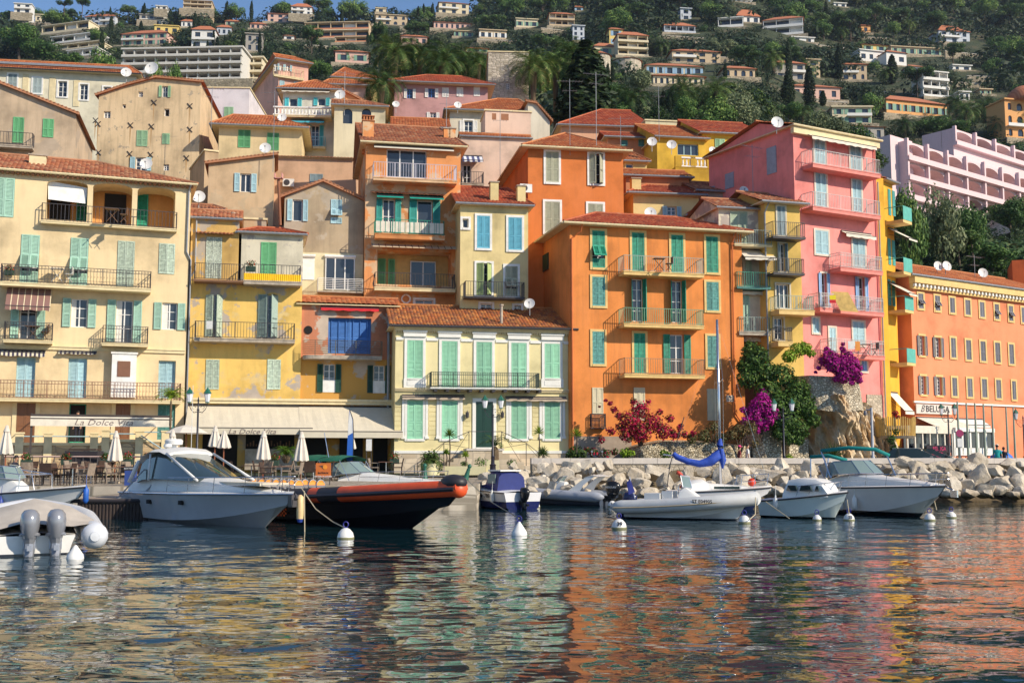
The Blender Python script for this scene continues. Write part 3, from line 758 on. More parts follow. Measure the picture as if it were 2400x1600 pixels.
px=[46,113,221,248,327,395]
for x,top in((46,1016),(113,1017),(221,1017),(248,1010),(327,1012),(388,1012)):
 u,z=f.uz(x,top,3.05);b.box(u-.2,u+.2,-3.1,-2.75,-.5,z);b.box(u-.24,u+.24,-3.14,-2.71,z,z+.08)
for x0,x1,y in((46,113,1022),(113,248,1022),(248,327,1016),(327,395,1012)):
 u,z=f.uz(x0,y,3);v,_=f.uz(x1,y,3);c.tube([(u,-3,z),(v,-3,z)],.035,6)
c.tube([(f.uz(330,1020,3)[0],-3.2,f.uz(330,1020,3)[1]),(f.uz(395,1062,3)[0],-3.2,f.uz(395,1062,3)[1])],.035,6)
b.box(u0,u2+.1,-3.06,-3.002,zt-.12,zt+.02);b.box(u2,u1+.6,-3.06,-3.002,zu-.12,zu+.02)
b.build('pilaster',creamtrim,ter);c.build('handrail',simple('pale_blue_rail',(.3,.45,.5),.5),ter)
aw=thing('canopy','long cream canopy reading La Dolce Vita on dark posts before the cream house','canopy',f.o,f.a)
u0,zt=f.uz(72,974,4.8);u1,_=f.uz(404,974,4.8);zb=f.uz(240,999,4.8)[1];zt=f.uz(240,976,4.8)[1]
b=MB();b.box(u0,u1,-4.8,-4.5,zt-.02,zt+.1);b.box(u0-.02,u1+.02,-4.86,-4.8,zb+.36,zb+.42);b.build('canopy_box',simple('dark_brown_metal',(.06,.045,.04),.5),aw)
b=MB();b.quad((u0,-4.79,zt),(u1,-4.79,zt),(u1,-4.83,zb+.42),(u0,-4.83,zb+.42));b.box(u0,u1,-4.85,-4.83,zb,zb+.36);b.build('valance',CLOTH,aw)
tx=simple('grey_lettering',(.2,.15,.14),.7);TF=lambda u,y,z:Matrix.Translation((u,y,z))@RX90
text('La Dolce Vita',.42,tx,aw,TF(f.uz(243,990,4.85)[0],-4.856,zb+.19),sx=1.25,shear=.3)
b=MB()
for u in(u0+.0,u1-.12):b.box(u,u+.1,-4.75,-4.65,-.4,zt);b.box(u,u+.04,-4.7,-.05,zt+.1,zt+.14)
b.build('post',MATS['dark_brown_metal'],aw)
# ---- B2 patchy yellow house
f=Fac(445,64.6,13,443,708,1.33)
yp=plaster('peeling_yellow_plaster',(.78,.52,.15),(.5,.43,.37),.25,.3,.4,pk=(.68,.5,.22))
B=Bld(f,'house','peeling bright yellow house with pale faded shutters and two balconies above the long cream awning',yp,8.5,shut=aquaw)
B.win((482,556,520,652),'c',shut=simple('shutter_rotten',(.5,.55,.45),.8,var=.5,sc=14));B.win((611,568,648,656),'c',shut=midgreen)
B.win((482,692,521,790),'h');B.win((605,691,651,791),'h',shut=simple('shutter_grey_green',(.3,.4,.36),.7,sc=9))
B.win((482,842,514,912),'c');B.win((626,842,658,912),'c')
um=f.uz(559,600)[0];zl=f.uz(500,509,.3)[1];zr_=f.uz(630,544,.3)[1];zm=f.uz(560,662)[1]
B.finish(zm,D=8.5);B.finish(zl,zm,0,um,mat=plaster('ochre_patchy',(.66,.42,.14),(.5,.42,.33),.5,.3,.5),name='upper_wall')
whw=plaster('offwhite_patchy',(.66,.6,.46),(.45,.4,.37),.35,.3,.5)
B.finish(zr_,zm,um+.15,f.W,mat=whw,name='upper_wall')
hip(B,zl,24,0,um,3.2,(0,um,1.6),mat=TB,left='gable',right='gable',ov=.2);hip(B,zr_,16,um+.15,f.W,6,(um+1.0,um+2.5,2.6),mat=TC,ov=.25)
u0,z=f.uz(457,542,.3);u1,_=f.uz(548,548,.3);b=MB();tiles(b,(u0,-.45,z-.15),(u1,-.45,z-.15),(u1,0,z+.02),(u0,0,z+.02),.22,.4);b.build('tile_canopy',TB,B.root)
B.balcony((454,652,570,660),1.0,.98,iron,th=.1,gap=.13,slab=simple('rusty_slab',(.3,.16,.09),.8));u0,u1,z=B.balcony((571,655,705,662),1.0,.98,iron,slab=concrete,th=.22,gap=.16)
b=MB();n=60
for k in range(n):x=u0+(u1-u0)*k/n;x2=u0+(u1-u0)*(k+1)/n;b.quad((x,-1.0-.03*(k%2),z+.02),(x2,-1.0-.03*((k+1)%2),z+.02),(x2,-1.0-.03*((k+1)%2),z+.42),(x,-1.0-.03*(k%2),z+.42))
b.build('balcony_cloth',simple('yellow_cloth',(.85,.5,.01),.8),B.root)
B.balcony((455,790,691,797),1.0,.98,iron,slab=concrete,th=.2,gap=.17)
u0,z=f.uz(443,936,.3);u1,_=f.uz(925,942,.3)
b=MB();b.box(u0,u1-.1,-.3,-.004,z-.02,z+.12);b.box(u0,u1-.1,-.22,-.005,z-.2,z-.02);b.build('ledge',creamtrim,B.root)
pipe(B,[(.3,-.12,zl),(.3,-.12,zm+.6),(.05,-.12,zm+.2),(.05,-.12,3)])
q=f.uz(546,500,-1);b=MB();b.lathe([(.1,0),(.1,.5),(.16,.52),(.16,.58)],10,(q[0],1.2,q[1]-.5));b.build('flue',concrete,B.root)
dish_q=f.world(.2,-.1+1.6,f.uz(460,490)[1])
hz=[f.rect((474,1000,560,1075)),f.rect((576,1000,700,1060))]
b=MB();u1=f.uz(925,1000)[0]
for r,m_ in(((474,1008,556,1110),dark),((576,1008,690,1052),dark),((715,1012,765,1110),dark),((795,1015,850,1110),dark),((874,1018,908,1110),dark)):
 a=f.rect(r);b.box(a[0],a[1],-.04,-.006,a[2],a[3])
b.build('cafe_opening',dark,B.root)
b=MB();c=MB()
for k in range(16):
 a=f.uz(580+k*7,1045,.2);c.tube([(a[0],-.3,a[1]),(a[0],-.3,a[1]+.12+.1*(k%3))],.05,6)
a=f.rect((574,1052,694,1100));b.box(a[0],a[1],-.8,-.1,a[2],a[3]);b.build('bar_counter',concrete,B.root);c.build('bottle',wood,B.root)
bigcloth=simple('beige_awning_cloth',(.62,.56,.44),.9,var=.05)
a1=awning(B,(441,951,729,953),1.35,2.6,bigcloth,.34);a2=awning(B,(700,952,930,955),1.55,2.9,bigcloth,.34)
q=f.uz(595,1016,2.62);text('La Dolce Vita',.4,tx,B.root,TF(q[0]-.1,-2.626,a1[2]-1.35-.19),sx=1.2,shear=.3)
q=f.uz(648,1063,.9);text('CAFE',.42,simple('cafe_letters',(.6,.2,.15),.7),B.root,TF(q[0],-.86,q[1]-.1),sx=1.3)
# ---- B3 small terracotta house
f=Fac(708,66.2,12,708,925,1.33)
zsplit=f.uz(800,841)[1]
B=Bld(f,'house','small terracotta house with big bright blue folding shutters and a curved balcony',plaster('terracotta_plaster',(.56,.22,.12),(.6,.48,.38),.3,.25,.5,low=(.62,.33,.08),lowz=zsplit),8.5,shut=dkgreen)
B.win((769,745,870,828),'r',shut=blue,rev=.35);a=f.rect((769,745,870,828));b=MB()
for k in range(6):b.box(a[0]+(a[1]-a[0])*(k+.5)/6-.02,a[0]+(a[1]-a[0])*(k+.5)/6+.02,.2,.3,a[2],a[3])
b.build('shutter_stile',blue,B.root)
for r in((758,853,785,919),(875,856,901,921)):
 B.win(r,'o',bars=3,fr=white);a=f.rect(r);b=MB();b.box(a[0]-.05,a[1]+.05,-.03,.1,a[2],a[2]+.75);b.build('flower_rail',white,B.root)
zt=f.uz(815,712,.35)[1];B.finish(zt+.02)
u0,z0=f.uz(722.5,773);b=MB();b.lathe([(.25,0),(.25,.04)],18,(0,0,0));b.xf(Matrix.Translation((u0,-.005,z0))@Matrix.Rotation(pi/2,4,'X'));b.build('round_window',dark,B.root)
hip(B,zt,20,0,f.W,4.4,(0,f.W,1.25),mat=TA,gut=None,left='gable',right='gable',ov=.35,w=.3)
awning(B,(752,717,887,721),.12,.3,simple('red_awning',(.65,.02,.03),.8),.16,wavy=True,retract=True)
u0,z=f.uz(710,830,.9);u1,_=f.uz(895,838,.9);z=f.uz(800,833,.9)[1]
pts=[(u0,-.1)]+[(u0+.6-.6*cos(t*pi/12),-.5-.5*sin(t*pi/12))for t in range(0,7)]+[(u1,-1.0),(u1,0),(u0,0)]
b=MB();i=len(b.v);n=len(pts);b.v+=[(x,y,z-.22)for x,y in pts]+[(x,y,z)for x,y in pts];b.face(tuple(range(n))[::-1]);b.face(tuple(range(n,2*n)))
for k in range(n):b.face((k,(k+1)%n,n+(k+1)%n,n+k))
bo=b.build('balcony',concrete,B.root);b=MB()
for k in range(7):b.tube([(x,y,z+.12+k*.125)for x,y in pts[:-1]],.018,4,False)
for x in(u0+.7,u0+1.9,u0+3.1,u1):b.tube([(x,-.98,z),(x,-.98,z+.9)],.022,5)
b.build('railing',simple('olive_iron',(.13,.13,.09),.5),bo)
pipe(B,[(f.W-.35,-.12,zt-.8),(f.W-.35,-.12,2.8)],gal,.09);b=MB();b.lathe([(.1,0),(.2,.3),(.2,.36)],8,(f.W-.35,-.15,zt-.85));b.build('rainwater_head',gal,B.root)
# ---- B5 neoclassical pale yellow house
f=Fac(930,64.6,10.5,928,1336,1.36)
py_=plaster('pale_yellow_plaster',(.76,.66,.36),None,dirt=.12);wtrim=simple('white_stucco',(.8,.79,.74),.8,var=.06)
B=Bld(f,'villa','two storey pale yellow villa with white stucco frames and mint green shutters',py_,9,shut=mint)
cols=[(954,991),(1035,1072),(1116,1153),(1198,1234),(1276,1312)]
ds=.0267
def yy(y,x):return y+(x-954)*(.026 if y<850 else .012)
for i,(x0,x1)in enumerate(cols):
 bt=886 if i in(0,4)else 908
 B.win((x0,yy(797,x0),x1,bt if i else 886),'c',sur=wtrim,surw=.16)
 a=f.rect((x0-8,yy(775,x0),x1+8,yy(789,x0)));b=MB();b.box(a[0],a[1],-.16,-.003,a[2],a[3]);b.box(a[0]-.05,a[1]+.05,-.22,-.16,a[3]-.1,a[3]);b.box(a[0]-.05,a[1]+.05,-.05,-.004,a[2]-.12,a[2]);b.build('window_pediment',wtrim,B.root)
 if i in(0,4):
  a=f.rect((x0-8,888,x1+8,908));b=MB();b.box(a[0],a[1],-.08,-.005,a[2],a[3]);b.box(a[0]+.2,a[1]-.2,-.1,-.08,a[2]+.12,a[3]-.12);b.build('window_apron',wtrim,B.root)
 if i!=2:
  B.win((x0,938+(x0-954)*.012,x1,1028),'c',sur=wtrim,surw=.13)
  for xx in(x0-12,x1+6):
   a=f.rect((xx,935,xx+6,1022));b=MB();b.box(a[0],a[1],-.07,-.004,a[2],a[3]);b.box(a[0]-.03,a[1]+.05,-.1,-.005,a[2]-.15,a[2]);b.build('pilaster',wtrim,B.root)
B.win((1115,941,1155,1048),'p',shut=simple('door_dark_green',(.01,.045,.03),.35),sur=wtrim,surw=.2,rev=.3)
def band(B,y0,y1,x0,x1,pr,mat,name='string_course'):
 a=B.F.rect((x0,y0,x1,y1));b=MB();b.box(a[0],a[1],-pr,-.0035,a[2],a[3]);return b.build(name,mat,B.root)
last=928
for x0,x1 in cols+[(1342,1342)]:
 band(B,yy(790,(last+x0)/2),yy(797,(last+x0)/2),last+.5,x0-8.5,.07,wtrim);last=x1+8
zc=f.uz(1130,912)[1]
for a,c,p in((zc-.15,zc-.05,.12),(zc-.05,zc+.03,.18)):
 b=MB();b.box(0,f.W,-p,-.005,a,c);b.build('string_course',creamtrim,B.root)
for k in range(9):
 zz=f.uz(1130,1030)[1]+k*.27
 xs_=[0]+[q for i,(x0,x1)in enumerate(cols)for q in(f.uz(x0-14,1000)[0],f.uz(x1+14,1000)[0])]+[f.W]
 for i in range(0,len(xs_),2):
  if xs_[i+1]-xs_[i]>.1:MB().box(xs_[i],xs_[i+1],-.025,-.002,zz,zz+.235).build('rustication',py_,B.root)
ze=f.uz(1130,765,.4)[1]
b=MB();b.box(-.1,f.W+.1,-.35,-.004,ze-.18,ze-.04);b.box(-.05,f.W+.05,-.2,-.0045,ze-.3,ze-.18);u=0
while u<f.W:b.box(u,u+.07,-.16,-.005,ze-.42,ze-.3);u+=.14
b.build('cornice',creamtrim,B.root)
st=stone('villa_base_stone',(.5,.4,.28),(.6,.5,.37),(.5,.42,.32),1.3,.3,(1,1,2.5),.4,.01)
b=MB();zb=f.uz(1130,1062)[1];b.box(-.02,f.W,-.06,-.004,-.6,zb);b.build('plinth',st,B.root)
b=MB();b.box(-.02,f.W,-.1,-.006,zb,zb+.16);b.build('plinth_cap',wtrim,B.root)
B.finish(ze+.02)
k_=tan(radians(24));s0=f.slope(936,716,ze,k_,.35);s1=f.slope(1302,726,ze,k_,.35)
hip(B,ze,24,0,f.W,9,(.05,s1.x,(s0.y+s1.y)/2),mat=TD,gut=iron,left='gable',w=.2,ov=.4)
B.balcony((1010,907,1265,911),.85,.92,simple('green_iron',(.04,.06,.05),.5),slab=wtrim,th=.08,style='scroll',gap=.11)
b=MB()
for k in range(10):u=f.uz(1016+27*k,912,.4)[0];b.box(u,u+.18,-.8,-.004,f.uz(1130,914,.8)[1]-.1,f.uz(1130,911,.8)[1])
b.build('corbel',iron,B.root)
for r in((942,926,1088,928),(1184,930,1326,932)):awning(B,r,.12,.35,simple('tan_awning',(.5,.4,.3),.9),.12,wavy=True,retract=True)
qx=f.slope(1175,758,ze,k_,.4);b=MB();b.lathe([(.09,0),(.09,1.1),(.14,1.12),(.14,1.2)],10,(qx.x,qx.y,qx.z-.05));b.build('flue',concrete,B.root)
for x in(1094,1176):
 u,z=f.uz(x,970);b=MB();b.lathe([(.03,-.25),(.09,-.2),(.11,.05),(.04,.14),(.01,.22)],8,(u,-.22,z));b.box(u-.02,u+.02,-.22,-.002,z-.24,z-.2);b.build('wall_lantern',iron,B.root)
stp=thing('entrance_steps','double flight of stone steps with black railings at the green door of the yellow villa','steps',f.o,f.a)
b=MB();uc=f.uz(1135,1060,1)[0];zd=f.uz(1135,1050,.5)[1]
b.box(uc-1.0,uc+1.0,-1.4,-.11,-.5,zd-.14)
for sd in(-1,1):
 for k in range(6):b.box(*sorted((uc+sd*(1.0+k*.42),uc+sd*(1.42+k*.42))),-1.4,-.112,-.5,zd-.14-(k+1)*zd/6.5)
b.build('step',st,stp)
b=MB();b.box(uc-1.1,uc+1.1,-1.45,-.113,zd-.14,zd-.02);b.build('landing',cop,stp)
for sd in(-1,1):
 b=MB();P=[(uc+sd*.95,zd+.95),(uc+sd*2.4,zd-.05),(uc+sd*3.9,-.0+.3)]
 b.tube([(P[0][0],-1.38,P[0][1]),(P[1][0],-1.38,P[1][1]+.35),(P[2][0],-1.38,P[2][1]+.25)],.02,5);b.tube([(uc,-1.38,zd+.95),(P[0][0],-1.38,P[0][1])],.02,5)
 for(x,z)in P:b.tube([(x,-1.38,-.3),(x,-1.38,z+(.0 if x==P[0][0]else .3))],.022,5)
 b.tube([(P[0][0],-1.38,P[0][1]),(P[1][0],-1.38,.1)],.012,4);b.tube([(P[1][0],-1.38,P[1][1]+.3),(P[2][0],-1.38,0)],.012,4);b.tube([(P[1][0],-1.38,P[1][1]+.3),(P[0][0],-1.38,zd)],.012,4)
 b.build('railing',iron,stp)
 # ---- B10 main orange house
f=Fac(1336,66,14,1336,1741,1.36)
orange=plaster('orange_plaster',(.74,.26,.07),None,dirt=.45)
B=Bld(f,'apartment_building','tall bright orange house with green shutters and three balconies behind the bougainvillea',orange,7.2,shut=teal,sur=yelsur)
for r,s_,m_ in(((1387.5,541,1417.5,627.4),'f',green),((1387.5,649,1418,717),'c',None),((1388,777,1416,853),'c',None),((1480.7,545.5,1510,638),'c',green),((1485.6,780.7,1512.4,874),'c',green),((1572.7,551,1601,640),'c',green),((1654.5,555,1682.6,639),'c',green),((1655,661,1684,728),'c',None),((1657.4,787,1683.6,860.5),'c',None)):B.win(r,s_,shut=m_)
for r in((1482,654,1507,753),(1574,658,1599,756)):B.win(r,'q',shut=green,bars=3,sur=0)
B.win((1571,784,1602,876),'o',shut=green,bars=2,sur=0)
cr=simple('cream_shutter',(.62,.55,.38),.8)
for r in((1387.5,908,1414,970),(1485,908,1512,985),(1657,911,1687,985)):B.win(r,'p',shut=cr,sur=0,rev=.4)
galv=simple('balcony_rail_grey_green',(.3,.38,.33),.5)
B.balcony((1462,633,1650,644),1.0,.98,galv,slab=yelsur,th=.22,gap=.14);B.balcony((1463,757,1650,764),1.0,.98,simple('green_rail',(.15,.35,.22),.5),slab=yelsur,th=.2,gap=.14);B.balcony((1464,876,1652,880),1.0,.98,simple('rust_rail',(.28,.2,.12),.6),slab=yelsur,th=.2,gap=.15)
B.balcony((1386,1002,1421,1003),.3,.85,iron,slab=iron,th=.03,gap=.09,style='scroll')
ze=f.uz(1530,530,.55)[1];B.finish(ze+.03)
k_=tan(radians(22));s0=f.slope(1394,500,ze,k_,.55);s1=f.slope(1590,512,ze,k_,.55)
hip(B,ze,22,0,f.W,7.2,(s0.x,s1.x,s0.y),mat=TC,gut=creamtrim,ov=.55)
band(B,1022,1075,1341,1480,.02,simple('grey_plinth',(.35,.28,.22),.9),'plinth')
opipe=simple('orange_pipe',(.6,.16,.04),.6)
pipe(B,[(.65,-.5,ze-.1),(.6,-.3,ze-.5),(.1,-.08,ze-.9),(.1,-.08,1)],opipe)
pipe(B,[(f.W-.6,-.5,ze-.1),(f.W-.7,-.12,ze-.7),(f.W-.75,-.1,3.6),(f.W-.3,-.1,3),(f.W-.1,-.1,1)],opipe)
sd=MB();z_,y_=[(f.world(0,0,0))],None
b=MB();b.box(-.08,-.003,4.6,5.9,f.uz(1336,612)[1]+.3,f.uz(1336,556)[1]-.1);b.build('side_window',dkgreen,B.root)
b=MB();a=f.rect((1702,926,1723,941));b.box(a[0],a[1],-.04,-.003,a[2],a[3]);b.build('street_plaque',cop,B.root)
text('Quai\nAmiral Courbet',.13,tx,B.root,TF((a[0]+a[1])/2,-.045,(a[2]+a[3])/2),sx=.5)
# ---- B28 white and yellow narrow houses
f=Fac(1690,69.2,12,1688,1797,1.3)
B=Bld(f,'house','narrow off-white house between the orange house and the yellow one, with a cream awning',plaster('offwhite_plaster',(.72,.66,.5),(.5,.44,.38),.2,.35),8,shut=simple('shutter_sage',(.45,.55,.4),.7,sc=8))
B.win((1711,496,1752,572),'c');B.win((1747,613,1762,668),'c');B.win((1725,613,1742,668),'d');B.win((1727,692,1757,774),'c',shut=aqua)
B.balcony((1722,570,1810,576),1.0,.95,galv,slab=creamtrim,th=.12,gap=.15);B.balcony((1728,670,1806,675),1.0,.95,green,slab=teal,th=.12,gap=.15);B.balcony((1733,775,1806,781),.9,.95,galv,slab=concrete,th=.2,gap=.15)
ze=f.uz(1740,486,.3)[1];B.finish(ze+.02,f.uz(1740,800)[1]);B.finish(f.uz(1740,800)[1],mat=plaster('brown_cellar',(.2,.12,.08)),name='lower_wall',y0=.8,D=7)
hip(B,ze,23,0,f.W,7,(0,f.W,2.3),mat=TB,left='gable',right='gable',ov=.25)
awning(B,(1728,584,1800,588),.7,1.2,CLOTH,.15,wavy=True);awning(B,(1730,680,1797,682),.1,.35,CLOTH,.22,wavy=True,retract=True)
f=Fac(1797,68.9,16,1797,1880,1.3)
B=Bld(f,'house','narrow yellow house with three balconies squeezed against the pink building',plaster('ochre_yellow_plaster',(.68,.46,.13),None,dirt=.2),9,shut=simple('shutter_slate',(.25,.33,.36),.65,sc=8),sur=simple('pale_surround',(.62,.55,.42),.85),surw=.1)
B.win((1821,484,1840,552),'c');B.win((1825,571,1840,636),'q');B.win((1819,666,1850,722),'g',mull=2,bars=0);B.win((1814,745,1836,796),'g',mull=1)
B.balcony((1812,553,1888,557),1.0,.95,iron,slab=iron,th=.12,gap=.14);B.balcony((1813,637,1886,643),1.0,.95,iron,slab=iron,th=.12,gap=.14);B.balcony((1826,721,1909,731),1.1,.9,galv,slab=yelsur,th=.3,gap=.14);B.balcony((1824,797,1858,803),1.0,.9,iron,slab=yelsur,th=.3,gap=.14)
ze=f.uz(1838,473,.4)[1];B.finish(ze+.02)
hip(B,ze,21,0,f.W,8,(0,f.W,3),mat=TB,left='gable',right='gable',ov=.45)
pipe(B,[(.1,-.4,ze-.1),(-.05,-.1,ze-.7),(-.05,-.1,4)])
# ---- B27 pink tower house
f=Fac(1869,70,28.7,1869,2062,1.3)
pink=plaster('pink_plaster',(.82,.28,.25),None,dirt=.25)
B=Bld(f,'apartment_building','tall salmon pink house with pale blue shutters and stacked balconies on the rock',pink,8.6,shut=paleblue,sur=simple('stone_surround',(.66,.58,.48),.85),surw=.12)
for r in((1908,329,1933,386),(1992,342,2017,400),(1911,406,1936,485),(1997,421,2018,497),(1910,541,1940.5,596),(1998,560.5,2026.6,626),(1904,745,1918.5,780),(1998,754,2025,808),(1943,768,1958,828),(2018,842,2031,870)):B.win(r,'c',shut=periw if r[0]==2018 else None)
B.win((1925,641,1937,720),'o',shut=periw,mull=0);B.win((2012,650,2026,730),'o',shut=periw,mull=0)
pr=simple('pale_grey_rail',(.5,.48,.45),.5);prp=simple('pink_slab',(.72,.24,.2),.85)
for p in((1905,382,2064,409),(1905,483,2064,506),(1970,626,2069,636),(1922,719,2072,735),(1950,825,2074,837)):B.balcony(p,1.0,.98,pr,slab=prp,th=.26,gap=.14,style='scroll' if p[0]>1906 else 'bars')
ze=f.uz(1965,310,.35)[1];B.finish(ze+.02)
b=MB();b.box(-.2,f.W+.2,-.3,-.003,ze-.55,ze-.06);b.build('cornice',creamtrim,B.root)
hip(B,ze,17,0,f.W,8.6,(0,f.W,3.2),mat=TA,gut=creamtrim,left='gable',right='gable',ov=.35)
awning(B,(1885,312,2036,340),.35,.7,CLOTH,.2,wavy=True,retract=True);awning(B,(1970,540,2040,551),.25,.5,CLOTH,.2,wavy=True,retract=True)
for y0,y1,z0,z1 in((1.6,2.5,329,392),(5.9,6.8,356,394),(8.0,8.5,375,416)):
 za=f.uz(1869,z1)[1];zb=f.uz(1869,z0)[1];b=MB();b.box(-.05,-.003,y0,y1,za,zb);o=b.build('side_window',simple('blue_grey_shade',(.3,.36,.42),.7),B.root)
pipe(B,[(f.W-.12,-.1,ze-.4),(f.W-.12,-.1,2)],prp)
b=MB();a=f.uz(2062,925)[1];b.box(f.uz(2030,925)[0],f.W+.02,-.06,.6,-2,a);b.build('stone_base',rub,B.root)
# ---- B29 narrow yolk yellow house, side on
f=Fac(2079,74.5,46,2079,2101,1.3)
B=Bld(f,'house','narrow yolk yellow house with turquoise balcony screens just right of the pink tower',plaster('yolk_plaster',(.8,.42,.05),None,dirt=.15),3,shut=simple('shutter_turquoise',(.1,.45,.42),.6))
scr=simple('turquoise_screen',(.1,.4,.33),.7)
for y,t in((444,0),(560,0),(655,0)):B.win((2081,y,2087,y+60),'c');B.win((2091,y+4,2097,y+62),'c')
for zpx,pr_ in((522,1.3),(640,1.2),(728,1.2),(850,1.2)):
 z=f.uz(2080,zpx)[1];b=MB();b.box(.1,f.W,-pr_,-.003,z-.2,z);o=b.build('balcony',yelsur,B.root)
 b=MB();b.box(.1,f.W,-pr_-.02,-pr_,z,z+.95);b.box(.08,.1,-pr_,-.01,z+.9,z+.95);b.build('balcony_screen',scr,o)
ze=f.uz(2080,425)[1];B.finish(ze);hip(B,ze,22,0,f.W,5,(0,f.W,2),mat=TA,left='gable',right='gable')
f3=f;f=Fac(2062,73.6,28.7,2061,2080,1.3);Bs=Bld(f,'house','blank narrow yolk yellow strip joining the pink tower',MATS['yolk_plaster'],4);Bs.finish(f.uz(2070,418)[1]);pipe(Bs,[(.12,-.1,f.uz(2070,430)[1]),(.12,-.1,1)],gal);f=f3
for zpx in(530,656):awning(B,(2080,zpx+6,2100,zpx+10),.9,1.5,CLOTH,.12)
awning(B,(2080,918,2101,922),1.3,1.2,CLOTH,.2)
# ---- B30 white arched annexe
f=Fac(2096,79,20,2094,2142,1.3)
B=Bld(f,'house','small white annexe with two open arches between yellow and orange houses',plaster('white_plaster',(.72,.66,.54),None,dirt=.25),4)
for x0,x1 in((2096,2112),(2117,2133)):
 a=f.rect((x0,773,x1,828));B.holes.append((a[0],a[1],a[2],a[3],(a[1]-a[0])/2,.35))
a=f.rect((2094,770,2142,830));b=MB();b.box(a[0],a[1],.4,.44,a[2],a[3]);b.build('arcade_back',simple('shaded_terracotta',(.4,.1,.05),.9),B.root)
for x0 in(2107,2128):B.win((x0,907,x0+6.5,935),'d',bars=0,mull=0)
B.finish(f.uz(2118,764)[1])
# ---- B31 long orange building at right
f=Fac(2134,75.5,33,2134,2470,1.3)
sal=plaster('salmon_orange_plaster',(.84,.28,.14),None,dirt=.12)
B=Bld(f,'hotel_building','long salmon orange building with yellow framed grey shutters at the right edge',sal,10,shut=grey,sur=yelsur,surw=.14)
for i,(x0,x1,y)in enumerate(((2151,2163,688),(2190,2202,693),(2225,2236.5,698),(2261,2273,703),(2295,2306,708),(2330,2340,713),(2363,2373,717),(2393,2402,721))):B.win((x0,y,x1,y+35),'f' if i in(0,1,5,6)else 'c')
for i,(x0,x1,y)in enumerate(((2155,2166,787),(2192,2204,791),(2227.5,2239,792),(2263,2275,797),(2297,2309,800),(2331,2343,803),(2364,2375,807))):B.win((x0,y,x1,y+46),'o' if i<2 else 'c',bars=4)
for i,(x0,x1,y)in enumerate(((2158,2169,881),(2195,2207,883),(2230.5,2242,885),(2266,2278,887),(2300,2312,888),(2333.5,2345,890),(2371,2380,893))):B.win((x0,y,x1,y+43),'o' if i<2 else 'c',bars=4)
ze=f.uz(2240,655,.6)[1];B.finish(ze)
b=MB();b.box(-.1,f.W,-.5,-.003,ze-.55,ze);b.box(-.05,f.W,-.25,-.0035,ze-.95,ze-.55);b.build('cornice',yelsur,B.root)
b=MB();c=MB();u=0
while u<f.W:b.box(u,u+.16,-.42,-.25,ze-.8,ze-.6);u+=.42
b.build('dentils',wtrim,B.root)
hip(B,ze+.02,21,0,f.W,10,(.0,f.W,4.4),mat=TA,gut=gal,left='gable',right='gable',ov=.5)
band(B,946,950,2140,2460,.12,wtrim)
a=f.rect((2142,948,2225,970));b=MB();b.box(a[0],a[1],-.2,-.13,a[2],a[3]);sg=b.build('shop_sign',cop,B.root);text('BELUGA',.62,iron,sg,TF((a[0]+a[1])/2+.35,-.21,(a[2]+a[3])/2),sx=1.15,bold=.012)
text('B',.7,iron,sg,TF(a[0]+.6,-.21,(a[2]+a[3])/2),shear=.5)
awning(B,(2146,976,2232,982),1.3,3.2,CLOTH,.2);awning(B,(2240,980,2300,984),.45,.7,white,.15)
f2=Fac(2372,90,-20,2376,2475,1.3);B2=Bld(f2,'house','deep orange wing in shade at the right edge',plaster('shaded_orange',(.62,.15,.05)),5)  # darker orange carries the wing's shade in its plaster colour
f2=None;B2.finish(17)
v=thing('veranda','glazed cream veranda with a pink lettered board and brown cross fence','veranda',f.o,f.a)
zt=f.uz(2200,1003,4)[1];a=f.rect((2128,1003,2232,1073),4.2)
b=MB();b.box(a[0],a[1],-4.2,-.3,zt-.1,zt+.12);b.box(a[0],a[1],-4.25,-4.2,zt-.35,zt+.12)
for k in range(7):x=a[0]+(a[1]-a[0])*k/6;b.box(x-.05,x+.05,-4.2,-4.1,-.3,zt)
b.build('veranda_frame',CLOTH,v)
b=MB();b.box(a[0]+.6,a[1]-.5,-4.1,-4.06,.8,zt-1.0);b.box(a[0],a[1],-3.9,-3.86,-.3,zt-.2);b.build('veranda_glass',glass,v)
q=f.rect((2170,1043,2228,1060),4.25);b=MB();b.box(q[0],q[1],-4.32,-4.26,q[2],q[3]);bd=b.build('menu_board',simple('black_board',(.02,.01,.015),.4),v)
text('BELUGA',.36,simple('pink_letters',(.6,.03,.15),.6),bd,TF((q[0]+q[1])/2,-4.33,(q[2]+q[3])/2))
q=f.rect((2238,1006,2330,1073),4.2);zt2=f.uz(2280,1008,4.2)[1]
b=MB();b.box(q[0],q[1],-4.3,-1,zt2-.1,zt2+.15)
for k in range(6):x=q[0]+(q[1]-q[0])*k/5;b.box(x-.08,x+.08,-4.2,-4.1,1.0,zt2);
b.box(q[0],q[1],-4.2,-4.1,1.0,1.55);b.build('veranda_bay',wtrim,v)
b=MB();b.box(q[0],q[1],-4.12,-4.08,1.5,zt2);b.build('veranda_window',glass,v)
b=MB();n=9
for k in range(n):
 x=q[0]+(q[1]-q[0])*k/n;x2=q[0]+(q[1]-q[0])*(k+1)/n;b.tube([(x,-4.3,0),(x2,-4.3,1.0)],.03,4);b.tube([(x,-4.3,1.0),(x2,-4.3,0)],.03,4);b.tube([(x,-4.3,0),(x,-4.3,1.05)],.04,4)
b.tube([(q[0],-4.3,1.03),(q[1],-4.3,1.03)],.04,4);b.build('cross_fence',simple('rust_fence',(.25,.08,.05),.7),v)
